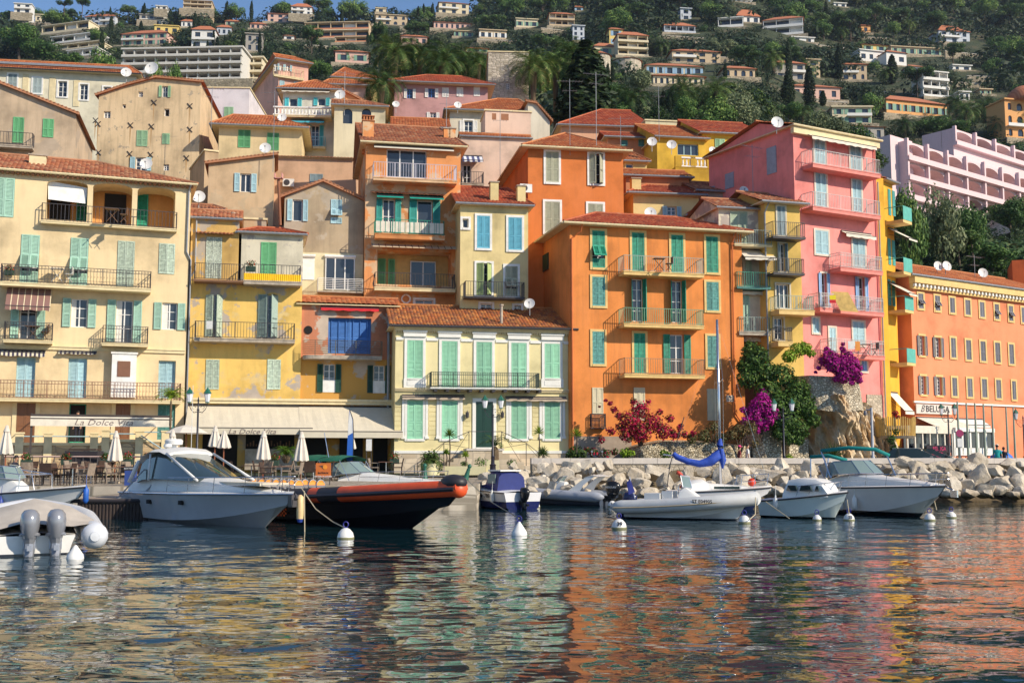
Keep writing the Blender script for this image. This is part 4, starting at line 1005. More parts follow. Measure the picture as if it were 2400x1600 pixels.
# ==== SECOND ROW
def box_house(px,Y,yaw,x0,x1,lab,wall,ey,roofm=TA,pitch=22,D=8,ridge=None,left='hip',right='hip',wins=(),shut=None,sur=0,base=4,ov=.35,gut=gal,bals=(),top=None,w=.24,name='house',cb=None):
 """ridge: ((px,py),(px,py)) pixels on the front slope; ey: eave pixel (x,y)"""
 pitch=max(pitch,math.degrees(math.atan((1073-ey[1])/F))+8.5);f=Fac(px,Y,yaw,x0,x1,base);B=Bld(f,name,lab,wall,D,shut=shut,sur=sur)
 for q in wins:
  r,s_=q[0],q[1];k=q[2]if len(q)>2 else{};B.win(r,s_,**k)
 ze=f.uz(ey[0],ey[1],ov)[1]if roofm else f.uz(ey[0],ey[1])[1]
 for p in bals:B.balcony(*p[0],**p[1])
 if cb:cb(B,f,ze)
 B.finish(ze+(.02 if roofm else 0),z0=-4)
 if roofm:
  k_=tan(radians(pitch));s0=f.slope(*ridge[0],ze,k_,ov);s1=f.slope(*ridge[1],ze,k_,ov);yr=(s0.y+s1.y)/2
  yr=max(.6,min(yr,D*.9));a0=max(-.2,min(f.W,s0.x));a1=max(a0+.05,min(f.W+.2,s1.x))
  hip(B,ze,pitch,0,f.W,max(D,yr*1.3),(a0,a1,yr),mat=roofm,gut=gut,left=left,right=right,ov=ov,w=w)
 else:
  b=MB();b.box(-.08,f.W+.08,-.08,D,ze,ze+.12);b.build('parapet_cap',creamtrim,B.root)
 return B,f,ze
def gable_front(px,Y,yaw,x0,x1,lab,wall,outline,D=8,base=4,shut=None,wins=(),trim=TB,roofm=TB,zcut=None,sur=0,tilew=.15,cb=None,name='house'):
 """front wall with a sloping top given as pixels from left to right"""
 f=Fac(px,Y,yaw,x0,x1,base);B=Bld(f,name,lab,wall,D,shut=shut,sur=sur)
 for q in wins:B.win(q[0],q[1],**(q[2]if len(q)>2 else{}))
 P=[f.uz(*p)for p in outline];P[0]=(0,P[0][1]);P[-1]=(f.W,P[-1][1]);lo=min(z for _,z in P)
 zc=f.uz(*zcut)[1]if zcut else lo;zc=min(zc,lo)
 top=[(u,z)for u,z in P]
 if cb:cb(B,f)
 hs=[h for h in B.holes if h[3]>zc]
 B.finish(zc,z0=-4)
 b=MB()
 xs=sorted({0,f.W}|{u for u,_ in top}|{x for h in hs for x in h[:2]})
 def zt(x):
  for(a,p),(c,q)in zip(top,top[1:]):
   if x<=c+1e-6:return p+(q-p)*(x-a)/max(1e-6,c-a)
  return top[-1][1]
 for a,c in zip(xs,xs[1:]):
  if c-a<1e-5:continue
  m=(a+c)/2;cuts=sorted([(max(h[2],zc),h[3])for h in hs if h[0]<m<h[1]]);z=zc
  for lo_,hi_ in cuts:
   if lo_>z:b.quad((a,0,z),(c,0,z),(c,0,lo_),(a,0,lo_))
   z=hi_
  b.quad((a,0,z),(c,0,z),(c,0,zt(c)),(a,0,zt(a)))
 for h in hs:
  a,c,e,g=h[:4];e=max(e,zc)
  for q in(((a,e),(a,g)),((c,g),(c,e)),((a,g),(c,g))):(p0,p1),(p2,p3)=q;b.quad((p0,0,p1),(p0,.24,p1),(p2,.24,p3),(p2,0,p3))
 b.quad((0,0,zc),(0,D,zc),(0,D,zt(0)),(0,0,zt(0)));b.quad((f.W,0,zc),(f.W,0,zt(f.W)),(f.W,D,zt(f.W)),(f.W,D,zc))
 b.build('gable',wall,B.root)
 b=MB();g=MB()
 for(a,p),(c,q)in zip(top,top[1:]):
  A=Vector((a-(.25 if a<.01 else 0),-.25,p+.04));C=Vector((c+(.25 if c>f.W-.01 else 0),-.25,q+.04))
  n_=Vector((0,D+.3,0));b.quad(A,C,C+n_,A+n_);b.quad(A+Vector((0,0,-.1)),C+Vector((0,0,-.1)),C+n_+Vector((0,0,-.1)),A+n_+Vector((0,0,-.1)))
  g.loft([[A+Vector((0,-.02,-.12)),A+Vector((0,-.02,.06)),A+Vector((0,.2,.06))],[C+Vector((0,-.02,-.12)),C+Vector((0,-.02,.06)),C+Vector((0,.2,.06))]])
  if roofm is not TB or True:
   l=(C-A).length;k=0;
   while k<l:p_=A+(C-A)*(k/l);g.box(p_.x-.05,p_.x+.05,p_.y-.06,p_.y+.25,p_.z+.03,p_.z+.08);k+=.26
 o=b.build('roof',roofm,B.root);g.build('verge',trim,o)
 return B,f
PL=plaster
tower=PL('apricot_plaster',(.72,.3,.11),(.75,.5,.3),.14,.3)
def cb7(B,f,ze):
 B.win((906,351,1000,417),'g',mull=2,bars=0)
 hv=simple('lavender_rail',(.55,.52,.6),.5)
 B.balcony((875,414,1071,424),1.0,1.0,hv,slab=tower,th=.2,gap=.17);awning(B,(876,343,1062,351),.1,.4,CLOTH,.1,retract=True)
 B.balcony((879,546,1042,553),1.0,.95,green,slab=tower,th=.3,gap=.3)
 u0,z=f.uz(880,540,.98);u1,_=f.uz(1040,545,.98);b=MB();n=9
 for k in range(n):b.box(u0+(u1-u0)*k/n+.02,u0+(u1-u0)*(k+1)/n-.02,-.96,-.94,z-.05,z+.62)
 b.build('balcony_cloth',CLOTH,B.root)
 B.win((897,467,925,546),'o',shut=teal2,bars=1);B.win((978,470,1013,548),'o',shut=teal2,mull=0,bars=0)
 gcl=simple('green_awning',(0,.33,.25),.8);awning(B,(882,454,944,456),.25,.55,gcl,.1);awning(B,(959,457,1038,461),.25,.55,gcl,.1)
 u0,z=f.uz(869,446,.4);u1,_=f.uz(1045,452,.4);b=MB();tiles(b,(u0,-.5,z-.2),(u1,-.5,z-.2),(u1,0,z+.02),(u0,0,z+.02),.28,.4);b.build('tile_canopy',TB,B.root)
 B.holes.append(f.rect((884,588,1058,668))+(0,1.6));a=B.holes[-1];b=MB();b.box(a[0],a[1],1.62,1.7,a[2],a[3]);b.build('recess_wall',simple('recess_yellow',(.65,.42,.15),.9),B.root)
 w_,h_=f.rect((889,597,910,668)),None
 for x0,x1,m_ in((889,908,midgreen),(914,930,midgreen)):q=f.rect((x0,597,x1,668));B.put(louvre(q[1]-q[0],a[3]-a[2]-.3,m_),'shutter',q[0],1.5,a[2])
 q=f.rect((967,602,1028,668));o=MB().box(q[0],q[1],1.5,1.56,a[2],a[3]-.4).build('patio_window',glass,B.root);fr_=frame(q[1]-q[0],a[3]-a[2]-.4,0);o2=fr_.build('patio_frame',white,B.root);o2.location=(q[0],1.48,a[2])
 u0,z=f.uz(870,574,0);u1,_=f.uz(1073,586,0);b=MB();b.quad((u0,-.02,z+.1),(u1,-.02,z+.1),(u1,-.8,z-.25),(u0,-.8,z-.25));c=b.build('slat_canopy',stripes('slat_stripes',(.2,.12,.08),(.62,.5,.35),.42,0,.15),B.root)
 B.balcony((878,672,1067,678),1.0,.95,iron,slab=creamtrim,th=.2,gap=.18,style='bulge')
 B.win((973,703,1015,722),'g',sur=white);
 t=thing('life_ring','white life ring hung on the apricot wall above the villa roof','life ring',f.world(*[(f.uz(951,701)[0]),-.12,f.uz(951,701)[1]]),f.a)
 b=MB()
 for k in range(16):
  a1,a2=2*pi*k/16,2*pi*(k+1)/16
  b.tube([(.27*cos(a1),0,.27*sin(a1)),(.27*cos(a2),0,.27*sin(a2))],.06,6,False)
 b.build('ring',white,t,True)
teal2=simple('shutter_teal_green',(.05,.38,.32),.55)
B7,f7,z7=box_house(862,69.5,11,853,1078,'tall apricot house with green awnings and big terrace window behind the villa roof',tower,(960,336),TB,20,9,((830,289),(1032,303)),'gable','hip',gut=creamtrim,ov=.4,cb=cb7,name='apartment_building')
q=f7.uz(856,322,0);chimney(B7,q[0]-.1,q[0]+.62,1.2,1.8,z7-.3,f7.uz(856,281,-1)[1],B7.wall)
for x in(1050,1062):q=f7.uz(x,318,-2);chimney(B7,q[0]-.2,q[0]+.25,2.6,3.1,z7,f7.uz(x,306,-3)[1],B7.wall,'flat')
b8=simple('white_sur',(.8,.78,.74),.7)
def cb8(B,f,ze):
 B.balcony((1090,693,1230,698),.9,.95,iron,slab=iron,th=.1,gap=.16)
B8,f8,z8=box_house(1080,68.2,10,1078,1238,'narrow pale yellow house with sky blue shutters in white frames',PL('lemon_plaster',(.74,.6,.3),None,dirt=.2),(1150,477),TC,24,8,((1080,439),(1190,443)),'gable','hip',shut=skyblue,sur=b8,ov=.35,cb=cb8,wins=(((1117.6,506,1148,582),'c'),((1191,510,1223,586),'c'),((1084,513,1098,534),'g',dict(mull=0,bars=0)),((1117,617,1152,692),'h',dict(shut=simple('leafgreen',(.4,.5,.2),.6))),((1184,624,1213,694),'f',dict(shut=greyt)),((1126,712,1153,730),'g'),((1205,716,1221,730),'g')))
for x,y in((1162,430),(1226,439)):q=f8.uz(x,470,0);chimney(B8,q[0]-.26,q[0]+.26,.5,1.1,z8-.1,f8.uz(x,y,-.8)[1],B8.wall,'flat')
box_house(1238,71.5,10,1238,1464,'tall burnt orange house with cream shutters in white frames behind the main orange house',PL('burnt_orange',(.66,.2,.055),None,dirt=.2),(1350,346),TA,20,10.5,((1322,314),(1326,314)),shut=greyt,sur=b8,ov=.5,gut=creamtrim,name='apartment_building',wins=(((1278.8,356,1309.5,427.5),'c'),((1381,361.5,1413,431),'h'),((1277,473,1312,545),'c'),((1378,478,1413,550),'c')))
def cb11(B,f,ze):q=f.uz(1494,442,0);chimney(B,q[0]-.3,q[0]+.35,.3,.9,ze,f.uz(1494,416)[1],B.wall,'flat')
box_house(1485,75,9,1487,1642,'pale yellow cube house with hipped red roof behind the orange house roof',PL('straw_plaster',(.74,.58,.27),None,dirt=.2),(1560,452),TC,22,6,((1536,419),(1545,420)),shut=paleblue,sur=0,ov=.5,cb=cb11,wins=(((1564,484,1585,512),'o'),))
def cb4(B,f):
 a=f.rect((708,594,850,690));b=MB();b.box(a[0],f.W-.02,-.05,-.003,a[2]-1,a[3]);b.build('cream_storey',PL('cream_storey',(.72,.64,.42)),B.root)
 for r in((709,603,737,656),(762,605,831,680)):
  a=f.rect(r);b=MB();b.box(a[0],a[1],-.1,-.051,a[2],a[3]);o=b.build('roller_shutter' if r[0]==709 else 'patio_window',white if r[0]==709 else glass,B.root)
  b=MB();b.tube([(a[0]-.05,-.15,a[3]+.08),(a[1]+.05,-.15,a[3]+.08)],.1,8);o=b.build('shutter_box',white,B.root)
  if r[0]!=709:fr_=frame(a[1]-a[0],a[3]-a[2],0,2).build('patio_frame',white,B.root);fr_.location=(a[0],-.12,a[2])
 u0,z=f.uz(745,680,.9);u1,_=f.uz(850,680,.9);o=MB().box(u0,u1,-.9,-.06,z-.1,z).build('balcony',concrete,B.root);railing(o,u0,u1,-.88,-.06,z,.8,white,'horiz')
gable_front(700,69.5,12,662,850,'grey rendered gable house with a dark open window and pale aqua shutters',PL('grey_beige_render',(.46,.36,.24),(.5,.42,.32),.3,.5),[(662,462),(757,424),(850,472)],9,shut=paleblue,cb=cb4,wins=(((686,468,709,518),'o',dict(mull=0,bars=0)),((775,468,802,524),'f')),roofm=TA)
def cb5(B,f):
 pass
gable_front(480,74,12,480,636,'tan rendered house with sloping tiled verge and one open shuttered window',PL('tan_render',(.58,.42,.26),(.6,.46,.3),.3,.4),[(480,383),(636,361)],10,shut=paleblue,wins=(((563,407,588,450),'o',dict(bars=0)),((563,513,586,560),'g')),roofm=TB)
box_house(636,79,6,634,830,'peach rendered wall house with a wavy tile coping in the half shade',PL('peach_render',(.66,.42,.27),None,dirt=.2),(720,372),None,D=8,shut=simple('shutter_slate',(.25,.4,.33),.65),wins=(((726,408,757,440),'c'),))
f=Fac(636,79,6,634,830,4);b=MB();z=f.uz(720,372)[1];tiles(b,(-.1,-.25,z+.02),(f.W,-.25,z+.02),(f.W,.6,z+.3),(-.1,.6,z+.3),.24,.4);o=b.build('wall_coping',TB);o.location=f.o;o.rotation_euler=(0,0,f.a);tag(o,'row of tiles along the top of the peach wall','coping')
acunit(f.world(f.uz(677,440)[0],-.3,f.uz(677,440)[1]),f.a,'white air conditioner on the peach wall beside the leaning flue')
t=thing('flue_pipe','rusty leaning flue pipe with a pink slab cowl beside the grey gable house','flue',at(657,528,68));MB().tube([(0,0,0),(-.18,0,2.9)],.09,8).build('pipe',simple('rust',(.25,.1,.05),.8),t);MB().box(-.45,.1,-.2,.2,2.95,3.0).box(-.42,-.38,-.2,.2,2.95,3.3).box(.04,.08,-.2,.2,2.95,3.3).build('cowl',simple('pinkish',(.6,.3,.26),.8),t)
box_house(440,68,12,438,620,'low tan wall with small windows under the grey gable house',PL('tan_dark',(.5,.34,.2),(.5,.4,.3),.3,.5),(530,512),None,D=4,base=1.3,wins=(((563,512,583,540),'g'),))
box_house(440,70,12,436,516,'tiny ochre dormer house with tiled roof behind the drainpipe',PL('ochre_small',(.62,.38,.12)),(480,489),TB,22,3,((440,479),(500,482)),'gable','hip',ov=.25)
box_house(505,86,8,502,700,'beige house with a red hipped roof and two green shuttered windows',PL('beige_yellow',(.66,.52,.3),None,dirt=.25),(600,293),TA,22,12,((545,270),(640,274)),shut=midgreen,ov=.6,wins=(((558,305,587,346),'c'),((626,312,654,352),'c')))
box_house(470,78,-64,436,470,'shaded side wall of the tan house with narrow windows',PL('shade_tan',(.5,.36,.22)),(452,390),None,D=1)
gable_front(0,72,14,-40,160,'greyish gable house at the left edge with green shutters and long sloping eave',PL('grey_tan_render',(.55,.42,.29),(.5,.4,.3),.3,.5),[(-40,180),(2,196),(168,268)],9,shut=midgreen,wins=(((30,275,56,335),'c'),((100,279,126,322),'c')),roofm=TB,cb=lambda B,f:B.balcony((-40,338,76,341),.7,.9,iron,slab=concrete,gap=.2))
mould=PL('blotchy_tan',(.66,.5,.31),(.45,.37,.27),.62,.5,psc=1.3,dirtc=(.2,.15,.1))
def cb14(B,f):
 for x,y in((361,241),(445,249),(224,283),(230,291),(306,294),(355,297),(445,304),(231,358),(304,361),(353,363),(437,371)):
  u,z=f.uz(x,y);b=MB()
  for s_ in(-1,1):b.tube([(u-.2*s_,-.03,z-.22),(u+.2*s_,-.03,z+.22)],.04,4)
  b.build('tie_anchor',iron,B.root)
  b=MB();b.quad((u-.03,-.004,z-1.2-R.random()),(u+.01,-.004,z-1.1),(u+.05,-.004,z-.1),(u-.07,-.004,z-.1));b.build('rust_streak',simple('rust_streak',(.45,.28,.13),.9),B.root)
gable_front(215,86,6,213,456,'tall blotchy tan house pinned with iron crosses and rust streaks',mould,[(213,224),(300,199),(366,182),(456,192)],11,shut=simple('shutter_celadon',(.3,.5,.3),.65),cb=cb14,roofm=TC,name='apartment_building',wins=(((380,202,393,228),'o',dict(bars=1)),((324,215,335,232),'g'),((287,245,295,254),'d',dict(bars=0,mull=0)),((243,261,259,277),'g'),((385,255,397,273),'d',dict(bars=0,mull=0)),((320,306,346,343),'c'),((380,313,398,338),'c'),((318,369,342,400),'o',dict(shut=paleblue)),((383,385,396,400),'g')))
f=Fac(215,86,6,213,456,4)
def cb13(B,f,ze):
 for x in(52,115,172):band(B,168+x*.12,250,x,x+14,.05,creamtrim,'wall_panel')
 band(B,152,157,-50,300,.3,gal,'gutter_board')
box_house(100,108,8,-60,300,'long cream house with grey blue windows under an orange roof',PL('cream_white',(.72,.66,.5),None,dirt=.15),(100,162),TA,20,14,((-60,128),(290,166)),'gable','hip',shut=simple('shutter_grey_blue',(.35,.42,.42),.7),sur=b8,ov=.6,gut=iron,cb=cb13,name='apartment_building',wins=tuple(((x,y,x+w_,y+36),s_)for x,y,w_,s_ in((19,174,21,'c'),(77,183,21,'c'),(136,191,21,'g'),(187,198,19,'g'),(242,204,18,'g'))))
box_house(520,98,2,458,572,'plain white block with pale green shutters and roof antennas',PL('lilac_white',(.7,.66,.68),None,dirt=.1),(515,207),None,D=8,shut=simple('shutter_celadon',(0,0,0)),wins=(((473,250,494,276),'c'),((525,251,547,278),'c')))
box_house(640,112,26,641,712,'salmon and yellow tower house with a terrace balustrade below its top floor',PL('salmon_pale',(.72,.42,.33),None,low=(.72,.42,.33)),(675,140),TA,20,11,((642,129),(690,133)),shut=paleblue,sur=0,ov=.4,name='apartment_building',cb=lambda B,f,ze:B.balcony((642,178,712,182),.4,.9,creamtrim,slab=creamtrim,gap=.3),wins=(((643,150,650,166),'g'),((655,151,663,166),'o'),((670,153,679,167),'o'),((655,190,667,206),'c'),((688,192,700,206),'c')))
def balus(parent,u0,u1,y,z,h,mat,n=None):
 b=MB();b.box(u0,u1,y-.12,y+.12,z+h-.12,z+h);b.box(u0,u1,y-.12,y+.12,z,z+.1);n=n or int((u1-u0)/.28)
 for k in range(n):x=u0+(u1-u0)*(k+.5)/n;b.lathe([(.05,.1),(.09,.3),(.04,.6),(.06,h-.12)],6,(x,y,z))
 return b.build('balustrade',mat,parent)
def cb17(B,f,ze):
 u0,u1,z=B.balcony((640,270,776,270),1.2,slab=creamtrim);balus(B.root,u0,u1,-1.1,z,.75,b8);awning(B,(683,285,762,285),.25,1.0,simple('turquoise_awning',(.08,.5,.6),.8),.15,wavy=True)
 B.balcony((705,343,762,344),.6,.9,simple('aqua_rail',(.3,.6,.65),.5),slab=creamtrim,gap=.2);awning(B,(662,216,774,214),.1,.5,CLOTH,.1,wavy=True,retract=True)
box_house(655,93,4,653,782,'white house with turquoise shutters and a white balustrade terrace',PL('chalk_white',(.68,.64,.54),None,dirt=.2),(720,207),TA,20,9,((735,190),(745,190)),shut=simple('shutter_turq_light',(.1,.55,.6),.6),ov=.5,cb=cb17,wins=(((678,230,697,252),'o',dict(mull=0,bars=0)),((745,230,763,248),'o',dict(mull=0,bars=0)),((729,294,748,343),'o')))
def cb18(B,f,ze):
 for x0,x1 in((804,826),(848,870)):a=f.rect((x0,254,x1,290));B.holes.append(a+((a[1]-a[0])/2,.25));MB().box(a[0],a[1],.2,.25,a[2],a[3]).build('arched_window',glass,B.root)
box_house(780,90,8,776,898,'cream house with two arched windows below the small palm',PL('cream_grey',(.66,.58,.4),None,dirt=.3),(840,246),TB,17,7,((800,238),(860,236)),'gable','hip',ov=.3,cb=cb18)
gable_front(780,96,6,778,838,'orange gable end between the white house and the cream arched house',PL('soft_orange',(.75,.38,.16)),[(778,222),(790,205),(838,236)],5,roofm=TA)
box_house(783,114,10,783,878,'yellow house with a pointed orange roof behind the small palm',PL('butter_plaster',(.72,.56,.22)),(828,182),TA,24,9,((806,160),(812,160)),ov=.7)
box_house(775,104,6,755,850,'small pink grey annex with low tiled roof beside the palm crown',PL('pinkgrey_plaster',(.62,.42,.33)),(800,197),TA,17,6,((770,188),(830,188)),ov=.4)
box_house(920,106,7,919,1142,'mauve villa with five white shuttered windows below the row of palms',PL('mauve_plaster',(.5,.28,.27),None,dirt=.15),(1030,193),TC,18,12,((1000,183),(1080,174)),shut=b8,ov=.7,name='villa',wins=(((954,209,967,231),'o',dict(fr=blue)),((1004,208,1019,229),'o',dict(fr=blue)),((1036,206,1052,228),'c'),((1070,205,1086,227),'c'),((1110,203,1125,226),'c'),((1008,264,1022,280),'o')))
B,f,z=box_house(1145,116,3,1143,1240,'square rubble stone tower among the palms',stone('tower_stone',(.42,.37,.28),(.52,.46,.37),(.36,.31,.24),2.2,.55,(1,1,2),.6,.05),(1190,123),None,D=9,wins=(((1186,194,1194,210),'g'),),name='stone_tower')
box_house(1052,97,6,1052,1245,'cream villa with a wide orange hipped roof and white window frames',PL('pale_stone_plaster',(.6,.54,.42),None,dirt=.3),(1150,258),TA,18,12,((1165,233),(1215,234)),shut=b8,sur=b8,ov=.5,wins=(((1088,283,1108,318),'o'),),name='villa')
gable_front(1240,96,10,1238,1290,'narrow cream gable house with shaded side next to the cypress',PL('cream_shadow',(.66,.6,.48)),[(1238,238),(1256,242),(1290,285)],8,roofm=TA)
def cb23(B,f,ze):
 awning(B,(1082,366,1130,367),.55,.9,stripes('blue_stripe',(.08,.09,.2),(.7,.7,.72),.4),.12,wavy=True);B.balcony((1082,428,1134,431),.9,.9,iron,slab=concrete,gap=.18)
 for r in((1153,266,1163,281),(1174,267,1192,282)):a=f.rect(r);MB().box(a[0],a[1],-.02,-.003,a[2],a[3]).build('lattice_vent',TB,B.root)
box_house(1080,82,8,1078,1246,'pale pink house with a lattice parapet and a blue striped awning',PL('pale_pink_plaster',(.74,.54,.42),None,dirt=.15),(1150,320),TA,12,6,((1085,312),(1200,318)),'gable','gable',wins=(((1085,386,1104,430),'d'),),cb=cb23,ov=.1)
box_house(1136,84,8,1136,1245,'pink roof pavilion with two lattice vents',PL('pale_pink_plaster',(0,0,0)),(1190,262),None,D=3)
box_house(905,90,6,915,1050,'low house with bright orange tiled roof behind the apricot house',PL('cream_shadow',(0,0,0)),(980,297),TA,20,6,((925,279),(1050,278)),'gable','gable',ov=.2)
box_house(1320,93,6,1318,1525,'peach house with a broad red tiled roof below the tall cypress',PL('peach_wall',(.66,.38,.24)),(1420,294),TC,22,10,((1412,262),(1520,258)),'hip','gable',ov=.4,w=.34)
box_house(1430,88,8,1428,1542,'small terracotta house with grey green shutters and a roof dish',PL('deep_terracotta',(.55,.24,.12)),(1490,321),TC,18,5,((1440,313),(1535,314)),'gable','gable',shut=teal,ov=.4,wins=(((1456,329,1471,342),'c'),((1496,328,1512,344),'c')))
box_house(1520,92,8,1518,1602,'pale yellow gabled roof terrace with a grey flashing above the red roofs',PL('pale_cream_wall',(.7,.62,.4)),(1560,285),None,D=4)
def cb26(B,f,ze):
 u0,u1,z=B.balcony((1583,392,1666,392),1.2,slab=PL('mustard',(.66,.4,.05)));a=f.rect((1583,392,1666,430),1.2);MB().box(u0,u1,-1.2,-.005,z-2.5,z-.17).build('bay',MATS['mustard'],B.root)
 balus(B.root,u0+.5,u1-.3,-1.1,z,.8,b8);b=MB();b.box(u0,u0+.5,-1.22,-.98,z,z+.85);b.box(u1-.3,u1,-1.22,-.98,z,z+.85);b.box((u0+u1)/2-.2,(u0+u1)/2+.2,-1.22,-.98,z,z+.85);b.build('pier',MATS['mustard'],B.root)
must=PL('mustard_wall',(.72,.45,.06),None,dirt=.25)
box_house(1545,85,10,1545,1660,'mustard yellow house with white balusters and open blue framed window',must,(1600,321),TA,20,6,((1545,299),(1650,298)),'gable','gable',ov=.3,cb=cb26,wins=(((1588,338,1637,364),'g',dict(mull=2,bars=0,fr=paleblue)),))
box_house(1655,86,9,1653,1800,'yellow house with green shutters under a long red tiled roof beside the pink tower',must,(1720,312),TC,20,6,((1655,286),(1790,284)),'gable','gable',shut=simple('shutter_celadon',(0,0,0)),ov=.3,w=.34,wins=(((1675,326,1699,346),'c'),((1730,323,1752,338),'c')))
box_house(1470,80,8,1468,1520,'small yellow attic house with one white window beside the burnt orange wall',PL('butter_plaster',(0,0,0)),(1490,376),TA,30,4,((1468,356),(1480,358)),'gable','hip',ov=.25,wins=(((1467,384,1484,399),'g',dict(mull=0,bars=0)),))
box_house(1510,78,8,1470,1620,'low tiled roof in front of the mustard house',PL('deep_terracotta',(0,0,0)),(1560,412),TA,16,4,((1475,398),(1600,402)),'gable','gable',ov=.3)
box_house(1640,76,12,1638,1760,'grey roof parapet house with chimney and antenna poles before the pink tower',PL('greybrown_render',(.42,.31,.25)),(1690,447),TB,17,6,((1660,428),(1755,436)),'gable','gable',ov=.2)
box_house(1622,74.5,10,1622,1700,'low house with small hipped tile roof left of the white house',PL('straw_plaster',(0,0,0)),(1655,503),TC,22,4,((1640,478),(1660,480)),ov=.3,shut=paleblue,wins=(((1664,510,1676,526),'c'),))
for px,py,Y,r,lab in((296,171,84,.55,'small grey dish on the slope of the blotchy house roof'),(356,162,86,.75,'large dish standing above the blotchy house ridge'),(343,385,70,.55,'white dish in front of the blotchy house lower window'),(466,462,68,.55,'white dish on the terrace by the tan house'),(622,348,76,.55,'white dish beside the beige house corner'),(797,223,92,.62,'dish on the orange gable end'),(661,276,88,.5,'small dish on the roof below the white balustrade'),(928,245,92,.42,'small dish above the cream arched house'),(1073,247,94,.45,'white dish on the cream villa roof corner'),(1241,712,67,.45,'half hidden dish beside the villa roof ridge'),(1524,500,71,.55,'white dish half hidden behind the orange house ridge'),(1574,340,80,.5,'white dish on the mustard house wall'),(1528,333,80,.5,'pale dish on the terracotta house roof'),(1670,353,82,.42,'beige dish near the mustard house corner'),(1743,447,73,.42,'white dish on the grey parapet'),(1821,288,69.5,.55,'large dish beside the pink tower roof'),(2198,624,80,.5,'left dish of the pair on the salmon roof'),(2218,624,80,.52,'right dish of the pair on the salmon roof'),(2303,640,84,.52,'single dish near the right end of the salmon roof')):
 p=at(px,py,Y);p.z-=.7;dish(p,r,lab,R.uniform(-.2,.35))
for px,py,Y,h,lab in((495,272,84,2.2,'comb antenna before the white block'),(1172,380,76,3.6,'tall mast antenna before the pink house'),(1336,330,72,4,'tall antenna rising left of the burnt orange ridge'),(1398,325,73,4.4,'tall antenna above the burnt orange ridge'),(1545,300,84,3.2,'antenna by the yellow gable terrace'),(640,370,74,4.5,'tall thin antenna before the beige house'),(1455,340,80,2,'short antenna above the terracotta roof'),(1765,430,72,2.4,'antenna pole in front of the pink tower'),(1046,300,78,2.4,'antenna above the low orange roof'),(807,240,90,2.6,'antenna on the pink grey annex'),(2286,650,84,1.6,'small antenna on the salmon roof')):
 antenna(at(px,py+20,Y),h+.8,lab,rz=R.uniform(-.5,.6))
 # ==== VILLAS ON THE HILLSIDE
vcol={'w':simple('villa_white',(.74,.72,.68),.8,var=.06),'c':simple('villa_cream',(.68,.58,.4),.85,var=.08),'s':simple('villa_sand',(.55,.42,.27),.85,var=.1),'p':simple('villa_pink',(.66,.42,.34),.85,var=.08),'o':simple('villa_orange',(.72,.36,.13),.85,var=.08),'y':simple('villa_yellow',(.74,.55,.18),.85,var=.08),'g':simple('villa_grey',(.36,.33,.29),.85,var=.1),'v':simple('villa_pale_stone',(.6,.57,.52),.85,var=.05),'l':simple('villa_lilac',(.74,.55,.56),.85,var=.05),'b':simple('villa_blueshade',(.5,.53,.58),.8,var=.06)}
RTILE=stripes('villa_roof_tiles',(.4,.13,.06),(.5,.19,.09),.5,0,.6);VILLAS=[];BLK=[];STW=stone('villa_terrace_stone',(.26,.22,.15),(.38,.32,.23),(.28,.23,.17),1.2,.9)
